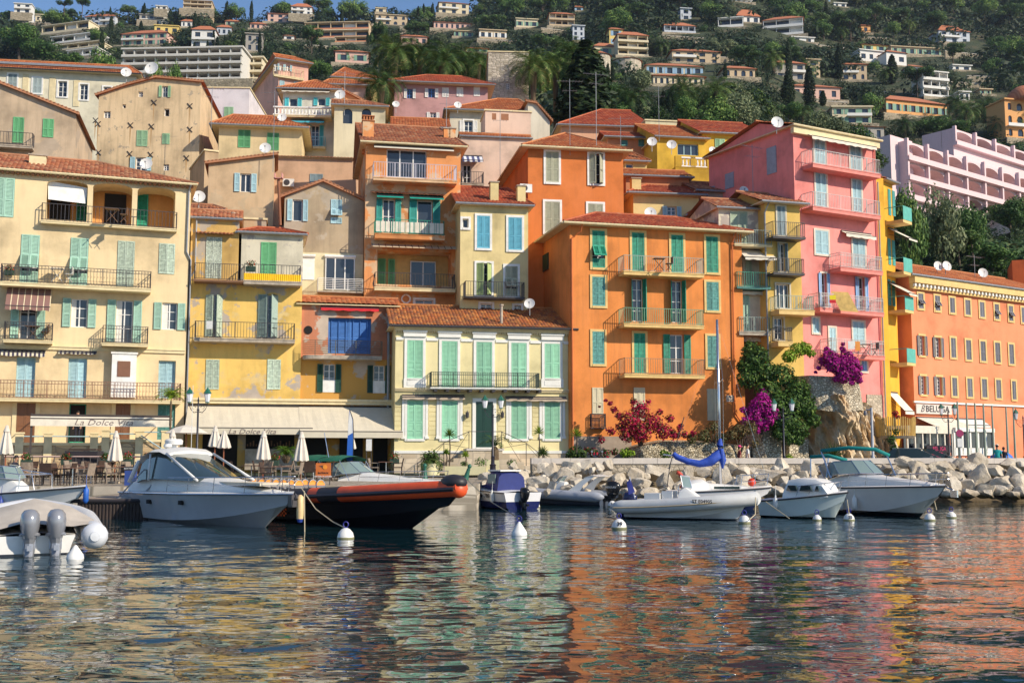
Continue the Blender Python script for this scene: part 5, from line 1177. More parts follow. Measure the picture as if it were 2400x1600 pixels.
def villa(x0,ye,x1,yb,kind,lab,rp=0,fl=2,nw=3,yaw=8,Y=None,bal=0,sc=None,arch=0,roof=None,D=None,name='villa',slope=0):
 """ye eave y, yb visible base y, rp ridge y (0 = flat roof), fl floors, nw windows a floor, bal terraces on every floor, slope: px the roofline drops to the right"""
 if Y is None:
  h_=hit((x0+x1)/2,yb);Y=h_.y if h_ else 600
 xm=(x0+x1)/2;f=Fac(xm,Y,yaw,x0,x1,0);za=f.uz(xm,ye)[1];zb=f.uz(xm,yb)[1];f.base=0;W=f.W;D=D or max(6,min(14,W*.6))
 t=thing(name,lab,'villa' if name=='villa' else 'building',f.o+Vector((0,0,zb)),f.a,'villas on the hillside');VILLAS.append((x0,min(ye,rp or ye),x1,yb,Y,lab));hgt=za-zb;wall=vcol[kind]
 if not sc and not bal and not arch and kind in 'cspoy' and len(lab)%2:sc='gbwg'[len(lab)%4]
 s_=None;fh=hgt/fl;holes=[];ww=W/nw;s_=simple('villa_shutter_'+sc,{'b':(.25,.4,.55),'g':(.2,.35,.25),'w':(.75,.75,.72),'r':(.5,.1,.06)}[sc],.7)if sc else None
 b=MB()
 for k in range(fl):
  if bal:
   h0,h1=fh*k+.25,fh*(k+1)-.55;c=[(.3,W-.3)]
   holes.append((.3,W-.3,fh*(k+.1),fh*(k+.92),0,1.6))
  else:
   for i in range(nw):
    w_=min(ww*(.36+.2*((i*5+k*3+len(lab))%3)/2),2.2);x=ww*(i+.5)-w_/2;hh=min(fh*.62,2.0);z=fh*k+(fh-hh)*.55
    holes.append((x,x+w_,z,z+hh,(w_/2 if arch else 0),.3))
 B_=Bld.__new__(Bld);B_.F=f;B_.root=t;B_.wall=wall;B_.D=D;B_.holes=holes
 B_.finish(hgt,z0=-5)
 if bal:
  q=MB();q.box(.25,W-.25,1.6,1.7,0,hgt-.2);q.build('glazing',glass if not rp else glass,t)
  for k in range(fl):
   q=MB();q.box(-.15,W+.15,-.9,.3,fh*k,fh*(k+.1));o=q.build('terrace',wall if bal==1 else vcol['c'],t)
   r=MB();r.box(-.12,W+.12,-.9,-.84,fh*(k+.1),fh*(k+.3));r.build('parapet',wall if bal==1 else simple('terra_parapet',(.6,.24,.12),.8),o)
  for i in range(nw+1):
   q=MB();x=.1+(W-.2)*i/nw;q.box(x-.12,x+.12,-.3,1.5,0,hgt-.1);q.build('pier',wall,t)
  for k in range(fl):
   for i in range(nw):
    if kind!='v' and(i*7+k*3+int(x0))%3==0:x=.2+(W-.2)*i/nw;q=MB();q.box(x+.2,x+W/nw-.3,1.2,1.3,fh*(k+.1),fh*(k+.92));q.build('blind',vcol['w'],t)
 else:
  if fl>1 and W>7:q=MB();j=len(lab)%max(1,nw-1);q.box(ww*j+.2,ww*(j+2)-.2,-1.1,-.003,fh-.25,fh-.1);q.box(ww*j+.2,ww*(j+2)-.2,-1.1,-1.04,fh-.1,fh+.6);q.build('balcony',vcol['w'],t)
  for h in holes:
   w_=h[1]-h[0];hh=h[3]-h[2];me=MATSH(('vw',round(w_,1),round(hh,1)),lambda:MB().box(0,w_,0,.05,0,hh),glass);o=link('window',me,t);o.location=(h[0],.26,h[2])
   if s_:
    for sx in(-w_*.5,w_):q=link('shutter',MATSH(('vs',round(w_,1),round(hh,1),sc),lambda:MB().box(0,w_*.5,-.06,0,0,hh),s_),o);q.location=(sx,-.27,0)
 q=MB();q.box(-W*.12,W*1.12,-2.2,-1.8,-5,-.3);q.box(-W*.12,W*1.12,-1.8,0,-.6,-.35);q.build('garden_wall',STW,t)
 if rp:
  hd=D/2;zr=f.uz(xm,rp,-hd)[1]-zb;rr=max(1.2,min(4.5,zr-hgt));ov=.6;q=MB();g=W*.28 if roof!='gable' else-ov
  P=[(-ov,-ov,hgt),(W+ov,-ov,hgt),(W+ov,D+ov,hgt),(-ov,D+ov,hgt),(g,hd,hgt+rr),(W-g,hd,hgt+rr)]
  i=len(q.v);q.v+=P
  for fc in((0,1,5,4),(1,2,5),(2,3,4,5),(3,0,4),(3,2,1,0)):q.face(tuple(i+k for k in fc))
  q.build('roof',RTILE,t)
  if(int(x0)%2):q=MB();q.box(W*.7,W*.7+.7,hd,hd+.6,hgt,hgt+rr+.9);q.build('chimney',wall,t)
 else:
  q=MB();q.box(-.4,W+.4,-.6,D,hgt,hgt+.35);q.build('roof_slab',wall,t)
  if x1-x0>70:q=MB();q.box(W*.1,W*.5,2,D-1,hgt+.35,hgt+1.1);q.build('roof_housing',vcol['g'],t)
 return t
V=villa
for a in((0,8,42,30,'w','small white villa high at the top left corner',0,2,2),(52,34,78,52,'c','cream cottage above the stepped apartments',0,1,2),(172,40,245,62,'b','white villa with long tiled roof left of the glass pavilion',34,2,4,-4),(303,34,342,48,'g','grey glazed pavilion on the skyline slope',0,1,2),(305,46,370,60,'w','white terrace house below the grey pavilion',0,1,4),(340,60,398,80,'y','yellow and white flat roofed house above the pink verandah villa',0,1,3),(262,80,372,108,'p','pink verandah villa with red tiled roof',73,2,4,-6),(408,2,476,22,'s','stone coloured modern villa on the skyline',0,2,4,6,None,1),(342,14,368,22,'w','white hut beside the skyline cypress',0,1,2),(404,50,440,64,'w','white house with shutters left of the gabled loggia house',44,1,3),(430,70,487,116,'w','white gabled house with a columned loggia',61,2,2,4),(490,64,525,84,'b','shaded white house right of the gabled loggia house',58,1,3),(510,50,545,62,'p','small pinkish house near the leftmost hilltop trees',46,1,2),(570,56,608,68,'p','low pink house behind dark trees',52,1,3),(560,80,600,122,'g','grey shaded house between the cypresses',0,2,2),(612,34,712,54,'p','long pale pink villa right of the first hill cypresses',30,2,5),(668,16,718,34,'w','white gabled villa above the long pink villa',8,2,3),(652,84,676,94,'w','tiny white hut below the pink villa',82,1,1),(776,122,856,150,'p','terracotta gabled barn like villa among olive trees',118,1,2),(872,20,896,30,'c','small cream cabin above the arched villa',0,1,1),(872,36,948,60,'s','sand coloured villa with round arched windows',0,2,4,8,None,0,None,1),(934,86,996,106,'p','pink villa with white garage doors above the palms',82,1,4),(1024,8,1096,34,'c','large cream villa with tall chimney near the top',6,2,3,10),(1012,54,1100,70,'p','long low pink villa with a colonnade',52,1,7),(1060,74,1106,88,'s','sandy stone house with small square windows',0,1,3),(1122,72,1186,94,'s','sandy villa with two white shutters',0,1,4,8,None,0,'w'),(1090,114,1142,124,'y','low yellow house peeping over the palms',112,1,3),(1210,46,1262,68,'c','cream terraced wall house left of the dark roofed villa',0,1,3),(1290,34,1350,64,'s','dark roofed villa with cream terraces',30,2,4,6,None,1),(1352,18,1370,28,'c','tiny cream gabled house near the hill top',14,1,1),(1346,62,1374,98,'b','narrow white villa behind the tall cypress top',0,3,2),(1606,22,1632,50,'b','narrow white tower house in the pines',0,2,1),(1434,70,1466,108,'y','pale ochre villa with blue shutters behind the bow fronted villa',66,2,1,8,None,0,'b'),(1454,84,1526,134,'c','bow fronted cream villa with colonnaded terraces',76,3,3,8,None,1),(1398,110,1452,132,'c','pale green grey house left of the bow fronted villa',102,1,1),(1566,62,1640,80,'b','wide blue glazed villa under an orange roof',54,1,5,6,None,1),(1696,42,1756,66,'w','white box frame modern house with a red panel',0,1,2,-10,None,1),(1584,122,1700,150,'s','brown villa with arched loggia',117,2,4,6),(1522,156,1656,178,'c','long cream villa with blue shutters and arcade',150,1,6,6,None,0,'b'),(1538,180,1660,202,'c','arcaded cream terrace under the long cream villa',175,1,9,6,None,0,None,1),(1708,162,1782,184,'s','brown colonnaded lodge at the edge of the dark trees',156,1,4,6,None,0,None,1),(1804,44,1900,84,'w','white modern villa with glazed upper floor',38,2,3,-14,None,1),(1872,90,1926,102,'w','white pavilion with yellow awning',0,1,2),(1906,142,1938,188,'s','round topped stone house beside the palm',0,3,1),(1830,150,1902,190,'g','grey shaded house behind the slim cypresses',144,2,3),(1990,152,2050,190,'s','rounded sandstone villa with three balconies',148,2,3,0,None,0,None,1),(1868,205,1984,235,'p','long pink farmhouse wrapped in vines',200,1,4),(2034,122,2090,150,'w','left half of the white villa with yellow blinds',0,1,3,14),(2098,126,2146,158,'w','right half of the white villa with yellow blinds',122,1,2,14),(2110,114,2230,132,'s','long terrace building below the highest right villa',0,1,6),(2040,108,2102,124,'y','pale yellow house above the white villa',106,1,2,10),(2040,62,2062,80,'o','small orange house deep in the trees',60,1,1),(2226,76,2300,104,'b','bluish white villa with two chimneys high at right',62,2,3,10),(2182,172,2242,232,'w','white stepped villa with roof balustrade',0,3,3,14,None,1),(2150,158,2182,176,'w','small white house beside the cedar',154,1,1),(2256,156,2300,168,'w','low white modern villa in the dark wood',0,1,2),(2268,218,2294,240,'w','white villa half hidden by palms',0,1,2),(2318,212,2346,224,'s','sandy villa near the right edge',0,1,2),(1964,252,2058,292,'c','cream faceted villa with a roof parapet and green windows',0,2,3,0,None,0,'g'),(2094,242,2238,276,'o','long orange villa with green awning',232,1,8,16,None,0,'g'),(2010,298,2086,330,'g','dark tiled pergola house above the pink apartments',296,1,3),(1742,40,1796,56,'w','white villa with long roof at the pine edge',20,1,3),(1728,2,1778,8,'w','white roof strip villa at the top',0,1,4),(1976,10,2006,20,'w','small white terrace house in the top right woods',0,1,2),(1948,0,1968,10,'c','cream fragment of a villa at the very top',0,1,1)):V(*a)
for k,(x0,y0,x1,y1)in enumerate(((70,52,182,74),(94,78,204,96),(108,98,210,112),(134,112,206,130))):V(x0,y0+8,x1,y1+8,'w' if k%2 else 'c',('top','second','third','lowest')[k]+' step of the stepped white apartment terraces at left',0,1,4,-16,None,1,D=8,name='apartment_building')
V(268,116,552,192,'v','very long cream apartment block with four rows of terraces',0,4,11,-3,230,1,D=12,name='apartment_building');V(540,138,602,190,'c','stepped right end of the long cream apartment block',0,3,3,-3,236,1,D=9,name='apartment_building')
V(702,54,856,92,'s','long sand apartment block with orange red parapets',0,2,5,-3,None,2,D=9,name='apartment_building');V(776,88,850,102,'s','lower wing of the block with orange red parapets',0,1,3,-3,None,2,D=9,name='apartment_building')
V(2332,250,2375,286,'o','orange arcaded wing left of the domed chapel',246,2,2,16);V(2376,240,2470,330,'o','orange domed chapel like villa at the right edge',0,3,4,14,None,0,None,1)
t=bpy.data.objects;dm=MB();h_=hit(2420,330);p=at(2412,236,h_.y);dm.lathe([(4.6*cos(a*pi/16),4.6*sin(a*pi/16))for a in range(8)]+[(.05,4.6)],20);o=dm.build('dome',RTILE,None,True);o.parent=[x for x in bpy.data.objects if x.get('label')=='orange domed chapel like villa at the right edge'][0];o.location=(o.parent.rotation_euler.to_matrix().inverted()@(p-o.parent.location))+Vector((0,2,0))
for px,py,pb,r,lab in((1406,134,190,1.5,'slim round stone turret beside the tall cypress'),(1468,148,172,2.1,'stout round stone turret with a conical tiled cap')):
 h_=hit(px,pb);p=h_;top=at(px,py,h_.y).z-p.z;t=thing('turret',lab,'tower',p);k=h_.y/150;MB().lathe([(r*k,-2),(r*k,top)],18).build('wall',MATS['tower_stone'],t);MB().lathe([(r*k+.4,top),(.05,top+.9*k)],18).build('roof',RTILE,t)
lil=vcol['l']
def arched(x0,yt,x1,yb,n,Y,yaw,lab,fl=1,D=8,hs=.3):
 f=Fac(x0,Y,yaw,x0,x1,0);B=Bld(f,'apartment_building',lab,lil,D);B.root['group']='pink arcaded apartment terraces';za=f.uz(x0,yt)[1];zb=f.uz(x0,yb)[1];fh=(za-zb)/fl
 for k in range(fl):
  for i in range(n):w_=f.W/n;B.holes.append((w_*i+.35,w_*(i+1)-.35,zb+fh*k+.25,zb+fh*(k+1)-.3,.9,2.2))
 B.finish(za,z0=zb-14)
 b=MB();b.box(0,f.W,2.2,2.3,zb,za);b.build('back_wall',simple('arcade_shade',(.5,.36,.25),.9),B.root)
 for k in range(fl):
  b=MB();b.box(-.3,f.W+.3,-.9,-.003,zb+fh*k-.1,zb+fh*k+.25);b.box(-.3,f.W+.3,-.9,-.82,zb+fh*k+.25,zb+fh*k+.75);b.build('terrace',lil,B.root)
 for i in range(n+1):w_=f.W/n;b=MB();b.box(w_*i-.22,w_*i+.22,-.6,-.004,zb,za+.3);b.build('pier',lil,B.root)
 for i in range(n):w_=f.W/n;b=MB();b.box(w_*i+.7,w_*(i+1)-.9,2.1,2.19,zb+.3,zb+fh*.8);b.build('patio_door',glass if i%2 else white,B.root)
 VILLAS.append((x0,yt,x1,yb,250,lab))
arched(2134,334,2470,470,8,168,38,'lower arcade of the pink apartment terraces',3,6)
arched(2250,306,2470,345,5,190,38,'upper arcade of the pink apartment terraces',1,6)
f=Fac(2106,168,38,2100,2152,0);B=Bld(f,'apartment_building','flat roofed left wing of the pink apartment terraces',lil,12);B.root['group']='pink arcaded apartment terraces';B.finish(f.uz(2106,322)[1],z0=f.uz(2106,372)[1]-16);VILLAS.append((2106,322,2200,370,202,'left wing'))
# ==== ROCK CLIFF AND RETAINING WALLS
cl=rockmat('cliff_rock',(.42,.24,.11),(.62,.46,.28),(.74,.64,.48))
def cliff(name,lab,pts,seed,mat,amp=.9,cat='rock',nx=110,nz=70):
 """pts: rows from top to bottom of (px, py, Y) left..right; a noisy sheet with folded back sides"""
 b=MB();rows=len(pts)
 def ev(row,u):
  k=u*(len(row)-1);i=min(int(k),len(row)-2);t=k-i
  return[row[i][c]*(1-t)+row[i+1][c]*t for c in range(3)]
 for j in range(nz+1):
  v=j/nz*(rows-1);r0=min(int(v),rows-2);tv=v-r0
  for i in range(nx+1):
   u=i/nx;a=ev(pts[r0],u);c=ev(pts[r0+1],u);q=[a[k]*(1-tv)+c[k]*tv for k in range(3)]
   p=at(*q);s=Vector((p.x*.6+p.z*.12,p.z*.2,seed));n_=noise.noise(s)*1.0+abs(noise.noise(s*2.3))*.45+noise.noise(s*5)*.5+noise.noise(s*11)*.28
   e=min(1,min(u,1-u)*8);p.y+=amp*n_*(.2+.8*e)+(1-e)*1.2;b.v.append(tuple(p))
 for j in range(nz):
  for i in range(nx):p=j*(nx+1)+i;b.face((p,p+1,p+nx+2,p+nx+1))
 i0=len(b.v);top=list(range(nx+1))
 for k in top:x,y,z=b.v[k];b.v.append((x,y+6,z+.3))
 for k in range(nx):b.face((k,i0+k,i0+k+1,k+1))
 o=b.build(name,mat,None,50);return tag(o,lab,cat)
cliff('rock_cliff','craggy ochre limestone outcrop below the pink tower',[[(1900,925,67.5),(1960,925,66.5),(2036,940,67),(2085,1000,68)],[(1888,990,66.8),(1965,985,66),(2045,1000,66.4),(2118,1030,67.6)],[(1880,1110,66.5),(1965,1110,65.5),(2050,1110,66),(2140,1110,67)]],3,cl,1.3)
rw=stone('retaining_rubble',(.5,.42,.3),(.66,.58,.44),(.44,.36,.25),5.5,1,(1,1,1.2),1,.06)
cliff('retaining_wall','upper rubble retaining wall beneath the pink tower balcony',[[(1880,878,67.2),(1960,882,66.6),(2030,902,67)],[(1884,955,66.6),(1960,965,65.9),(2040,960,66.4)]],8,rw,.25,'wall',40,14)
cliff('retaining_wall','flared rubble wall beside the lamp post and climbing shrubs',[[(1752,985,66.4),(1790,975,66),(1840,985,66.4)],[(1756,1110,65.8),(1800,1110,65.2),(1850,1110,65.8)]],12,rw,.3,'wall',30,30)
cliff('retaining_wall','low rubble bank under the bougainvillea and dry grasses',[[(1480,1050,64),(1560,1034,64.4),(1650,1036,64.6),(1770,1046,65)],[(1470,1110,63.4),(1560,1110,63.6),(1650,1110,63.8),(1770,1110,64.2)]],15,stone('loose_rubble',(.4,.32,.2),(.58,.5,.36),(.26,.2,.12),7.5,1,(1,1,1),1,.08),.35,'wall',60,16)
cliff('retaining_wall','plain rubble wall right of the climbing greenery',[[(1840,1030,66.6),(1905,1030,66.8)],[(1840,1110,66.2),(1905,1110,66.4)]],19,rw,.15,'wall',20,14)
cliff('retaining_wall','pale stone terrace wall on the slope below the pink apartments',[[(x,y-26,hit(x,y).y-.5)for x,y in((2262,510),(2320,540),(2378,566))],[(x,y,hit(x,y).y-.8)for x,y in((2262,510),(2320,540),(2378,566))]],21,stone('hill_stone',(.4,.33,.25),(.55,.47,.38),(.3,.25,.2),1.2,1),.3,'wall',20,8)
cliff('rock_cliff','small pale crag above the terrace wall on the right slope',[[(x,y,hit(x,y).y)for x,y in((2230,470),(2285,474),(2325,500))],[(x,y,hit(x,y).y-1.2)for x,y in((2228,496),(2285,512),(2328,526))]],25,cl,1.2,'rock',30,16)
# ==== VEGETATION
def leafblob(b,c,r,n,s,seed,sq=(1,1,.8),shell=.55):
 rr=random.Random(seed)
 for _ in range(n):
  d=Vector((rr.gauss(0,1),rr.gauss(0,1),rr.gauss(0,1))).normalized();k=shell+(1-shell)*rr.random()**.6
  k*=1+.25*noise.noise(d*2.2+Vector((seed,0,0)))
  p=Vector((c[0]+d.x*r*k*sq[0],c[1]+d.y*r*k*sq[1],c[2]+d.z*r*k*sq[2]))
  nn=(d+Vector((rr.uniform(-.7,.7),rr.uniform(-.7,.7),rr.uniform(-.3,.9)))).normalized();a=nn.orthogonal().normalized();a.rotate(Matrix.Rotation(rr.random()*6.28,3,nn));e=nn.cross(a)
  s1=s*rr.uniform(.6,1.3);b.quad(p-a*s1,p-e*s1*.6,p+a*s1,p+e*s1*.6)
bark=simple('bark',(.09,.065,.045),.9,var=.3)
FG={'pine':foliage('pine_leaves',(0.026,0.065,0.020),(0.080,0.160,0.043),(0.145,0.217,0.051),.8),'round':foliage('broadleaf_leaves',(0.036,0.087,0.023),(0.116,0.225,0.051),(0.217,0.319,0.072),.8),'olive':foliage('olive_leaves',(0.087,0.123,0.058),(0.189,0.232,0.116),(0.275,0.304,0.160),.8),'cyp':foliage('cypress_leaves',(.008,.022,.008),(.024,.05,.016),(.05,.075,.02),.88),'palm':foliage('palm_leaves',(.035,.08,.018),(.1,.17,.04),(.24,.24,.08),.88),'bright':foliage('bright_leaves',(.05,.12,.01),(.16,.28,.02),(.3,.38,.04),.8)}
def crown_mesh(kind,seed):
 b=MB();r=random.Random(seed)
 if kind=='cyp':
  for k in range(12):t=k/11;leafblob(b,(r.uniform(-.1,.1),r.uniform(-.1,.1),.8+t*8.4),.95*(sin(min(1,(t*.92+.1))*pi)**.55)*(1.15-.5*t)+.12,420,.15,seed*31+k,(1,1,1.2),.7)
 elif kind=='pine':
  for k in range(15):a=r.random()*6.28;d=r.random()**.5*3.4;leafblob(b,(cos(a)*d,sin(a)*d,5.6+r.uniform(-.5,1.3)-d*.22),r.uniform(1.1,1.8),330,.19,seed*31+k,(1,1,.5))
 elif kind=='shrub':
  for k in range(6):a=r.random()*6.28;d=r.random()*1.3;leafblob(b,(cos(a)*d,sin(a)*d,.8+r.uniform(-.3,.5)),r.uniform(.7,1.2),260,.15,seed*31+k,(1,1,.8))
 else:
  for k in range(13):a=r.random()*6.28;d=r.random()**.6*2.2;leafblob(b,(cos(a)*d,sin(a)*d,3.6+r.uniform(-1.7,2.1)*(1-d*.2)),r.uniform(1.0,1.7),330,.19,seed*31+k)
 return b
def trunk_mesh(kind,seed):
 b=MB();r=random.Random(seed+99)
 if kind=='cyp':b.tube([(0,0,-1),(0,0,3)],.18,6,r1=.1);return b
 if kind=='shrub':b.tube([(0,0,-1),(0,0,1)],.08,5);return b
 h=5 if kind=='pine' else 3;b.tube([(0,0,-1.5),(.15,0,h*.4),(.1,.1,h)],.24,6,r1=.13)
 for k in range(5):a=k*1.26+r.random();b.tube([(.1,.05,h*(.55+.08*k)),(cos(a)*1.0,sin(a)*1.0,h*.95),(cos(a)*2.0,sin(a)*2.0,h+.9)],.1,5,r1=.03)
 return b
TREES={}
SZ={'pine':(4.2,7.6),'round':(3.4,6.8),'olive':(3.4,6.8),'cyp':(1.2,9.6),'shrub':(2.0,2.2)}
def tree(kind,loc,h,lab,variant=0,group='trees on the hillside',wid=1,seed=None):
 key=(kind,variant)
 if key not in TREES:
  TREES[key]=(crown_mesh('round' if kind=='olive' else kind,variant*7+len(kind)).mesh('crown',FG.get(kind,FG['round'])),trunk_mesh('round' if kind=='olive' else kind,variant).mesh('trunk',bark))
 cm,tm=TREES[key];s=h/SZ[kind][1]
 nm={'pine':'pine_tree','round':'tree','olive':'olive_tree','cyp':'cypress_tree','shrub':'shrub'}[kind]
 t=thing(nm,lab,'shrub' if kind=='shrub' else 'tree',loc,R.random()*6.28,group);t.scale=(s*wid,s*wid,s);link('crown',cm,t);link('trunk',tm,t);return t
def frond(b,M,L_,lean,seg=9,leaf=.5,w=.03):
 pts=[];p=Vector((0,0,0));ang=lean
 for k in range(seg+1):pts.append(p.copy());p=p+Vector((cos(ang),0,sin(ang)))*(L_/seg);ang-=(.24+.05*k)*2.2/seg*2.2
 for k in range(seg):
  a,c=pts[k],pts[k+1];d=(c-a).normalized();up=Vector((-d.z,0,d.x));wl=leaf*(sin(pi*(k+1.2)/(seg+1.6))**.6)
  b.quad(M@(a+Vector((0,-w,0))),M@(c+Vector((0,-w*.7,0))),M@(c+Vector((0,w*.7,0))),M@(a+Vector((0,w,0))))
  for s_ in(-1,1):
   for q in(0,.5):
    e=a.lerp(c,q);f_=a.lerp(c,q+.3);tip=e+d*wl*.7+Vector((0,s_*wl*.8,0))+up*(-.12*wl)
    b.quad(M@e,M@f_,M@(tip+d*.03),M@tip)
def palm_crown(seed,n=44,L_=2.9,leaf=.55):
 r=random.Random(seed);b=MB()
 for k in range(n):a=k*2.399;ln=1.25-1.75*(k/n)+r.uniform(-.1,.1);frond(b,Matrix.Rotation(a,4,'Z')@Matrix.Rotation(r.uniform(-.3,.3),4,'X'),L_*r.uniform(.85,1.1),ln,9,leaf)
 return b
PM=[palm_crown(k).mesh('crown',FG['palm'])for k in range(3)]
pbark=simple('palm_bark',(.13,.09,.05),.9,var=.4,sc=9)
b=MB();b.lathe([(.3,-1.02),(.26,-.9),(.24,-.25),(.3,-.1),(.42,-.02),(.25,0)],10);PT=b.mesh('trunk',pbark,True)
def palm(loc,h,lab,k=0,cs=1.0,group='palm trees above the old town'):
 t=thing('palm_tree',lab,'palm tree',loc,R.random()*6.28,group);c=link('crown',PM[k%3],t);c.location=(0,0,h);c.scale=(cs,)*3;o=link('trunk',PT,t);o.location=(0,0,h);o.scale=(cs,cs,h);return t
def palmpx(px,py,Y,lab,r_px,k=0):
 q_=hit(px,py+r_px*1.15+8);Y=q_.y if q_ and not Y%1 else Y;c=at(px,py,Y);g=min(terr(c.x,Y),c.z-2);BLK.append((px-r_px,py-r_px*.7,px+r_px,py+r_px*1.2,Y));palm((c.x,Y,g),c.z-g,lab,k,(r_px*1.35*Y/F)/2.1)
for a in((925,125,124.5,'first large palm right of the conifer',44,0),(984,128,126.5,'second large palm of the row behind the mauve villa',40,1),(1038,148,122.5,'third palm of the row, wide and low',44,2),(1088,140,128.5,'fourth palm of the row',38,0),(1120,150,124.5,'palm touching the stone tower',34,1),(893,200,104.5,'small palm with drooping fronds in front of the yellow hip roofed house',40,2),(1250,158,114.5,'palm left of the pair by the tower',42,0),(1302,160,118.5,'bushy palm with dark trunk beside the tall cypress',38,1),(1340,124,124.5,'tallest palm left of the big cypress',36,2),(1442,230,118,'low palm among bushes right of the big cypress',30,0),(1482,236,116,'low palm beside the street lamp on the slope',32,1),(1602,212,128,'palm with arching fronds below the arcade',36,2),(1678,216,128,'palm in front of the tiled roofs under the arcade',34,0),(1812,140,190,'small palm behind the slim cypresses',22,1),(1972,76,260,'lone tall palm above the slim cypress',14,2),(2130,60,320,'feathery palm high in the right woods',14,0),(2078,172,200,'grey green palm by the rounded sandstone villa',16,1),(1888,160,170,'palm beside the round topped stone house',22,2),(2242,240,170,'first palm right of the long orange villa',24,0),(2262,262,160,'second palm right of the long orange villa',26,1),(2310,250,165,'palm left of the orange arcaded wing',26,2),(2390,285,150,'dark palm before the domed chapel villa',26,0),(2340,292,155,'palm in front of the orange arcaded wing',24,1),(1880,262,150,'palm in the bushes below the pink farmhouse',22,1),(2120,290,150,'palm below the long orange villa',22,2),(1550,108,170,'small palm in front of the blue glazed villa',16,1),(540,106,240,'dark palm by the grey shaded house',12,2)):palmpx(*a)
def treepx(kind,px,pt,pb,Y,lab,v=0,wpx=None,group='trees on the hillside'):
 p=at(px,pb,Y)
 if Y%1:p.z=min(p.z,terr(p.x,Y))
 elif p.z>terr(p.x,Y)+.6:p=hit(px,pb)or p;Y=p.y
 top=at(px,pt,Y).z;h=top-p.z;w_=1
 BLK.append((px-(wpx or 20)*.4,pt,px+(wpx or 20)*.4,pb,Y))
 if wpx:w_=(wpx*Y/F/2)/(SZ[kind][0]*h/SZ[kind][1])
 return tree(kind,p,h,lab,v,group,w_)
treepx('cyp',1378,88,310,116.5,'huge dark cypress standing above the red roofs in the middle',0,185)
treepx('cyp',1366,150,300,117.5,'lower left flank cypress fused to the huge cypress',1,130);treepx('cyp',1398,150,300,116.7,'lower right flank cypress fused to the huge cypress',2,110)
for a in(('cyp',1850,88,200,190,'tall slim cypress above the tapering pair',1,22),('cyp',1848,170,252,165,'left tapering clipped cypress above the pink tower',2,42),('cyp',1898,152,260,160,'right tapering clipped cypress above the pink tower',0,36),('cyp',1929,212,250,160,'short clipped cypress in front of the pink farmhouse',1,22),('cyp',1968,100,186,200,'tall cypress under the lone palm',2,26),('cyp',2092,126,200,180,'cypress covering the white villa middle',0,32),('cyp',338,6,34,560,'skyline cypress at upper left',0,10),('cyp',589,0,50,420,'tall hill cypress near the top between the villas',1,12),('cyp',568,76,140,240,'cypress right of the gabled loggia house',2,14),('cyp',500,70,112,300,'slim cypress behind the gabled loggia house',0,10),('cyp',508,84,118,290,'second slim cypress behind the gabled loggia house',1,12),('cyp',526,80,122,280,'third slim cypress behind the gabled loggia house',2,10),('cyp',486,94,118,290,'short cypress by the loggia steps',0,9),('cyp',455,98,118,290,'short cypress on the block terrace',1,9),('cyp',260,36,78,380,'dark cypress left of the pink verandah villa',2,14),('cyp',330,48,76,400,'pair member cypress over the yellow flat roofed house',0,12),('cyp',802,14,56,420,'first cypress above the sand apartment block',1,9),('cyp',820,16,56,420,'second cypress above the sand apartment block',2,10),('cyp',980,14,34,480,'small cypress left of the large cream villa',0,8),('cyp',993,8,30,490,'cypress nearest the large cream villa',1,8),('cyp',862,76,104,300,'cypress at the right end of the sand block',2,12),('cyp',752,98,132,200,'slender cypress in the olive grove',0,12),('cyp',608,70,130,230,'bright narrow cypress at the town edge',1,12),('cyp',1425,146,192,180,'cypress in front of the slim turret',2,14),('cyp',1436,152,190,180,'second cypress in front of the slim turret',0,12),('cyp',1700,146,186,190,'ivy clad cypress beside the arched loggia villa',1,14),('cyp',1555,212,262,120,'cypress behind the antennas',2,20),('cyp',484+1085-0,218,264,122,'dark cypress right of the antennas',0,16)):treepx(*a)
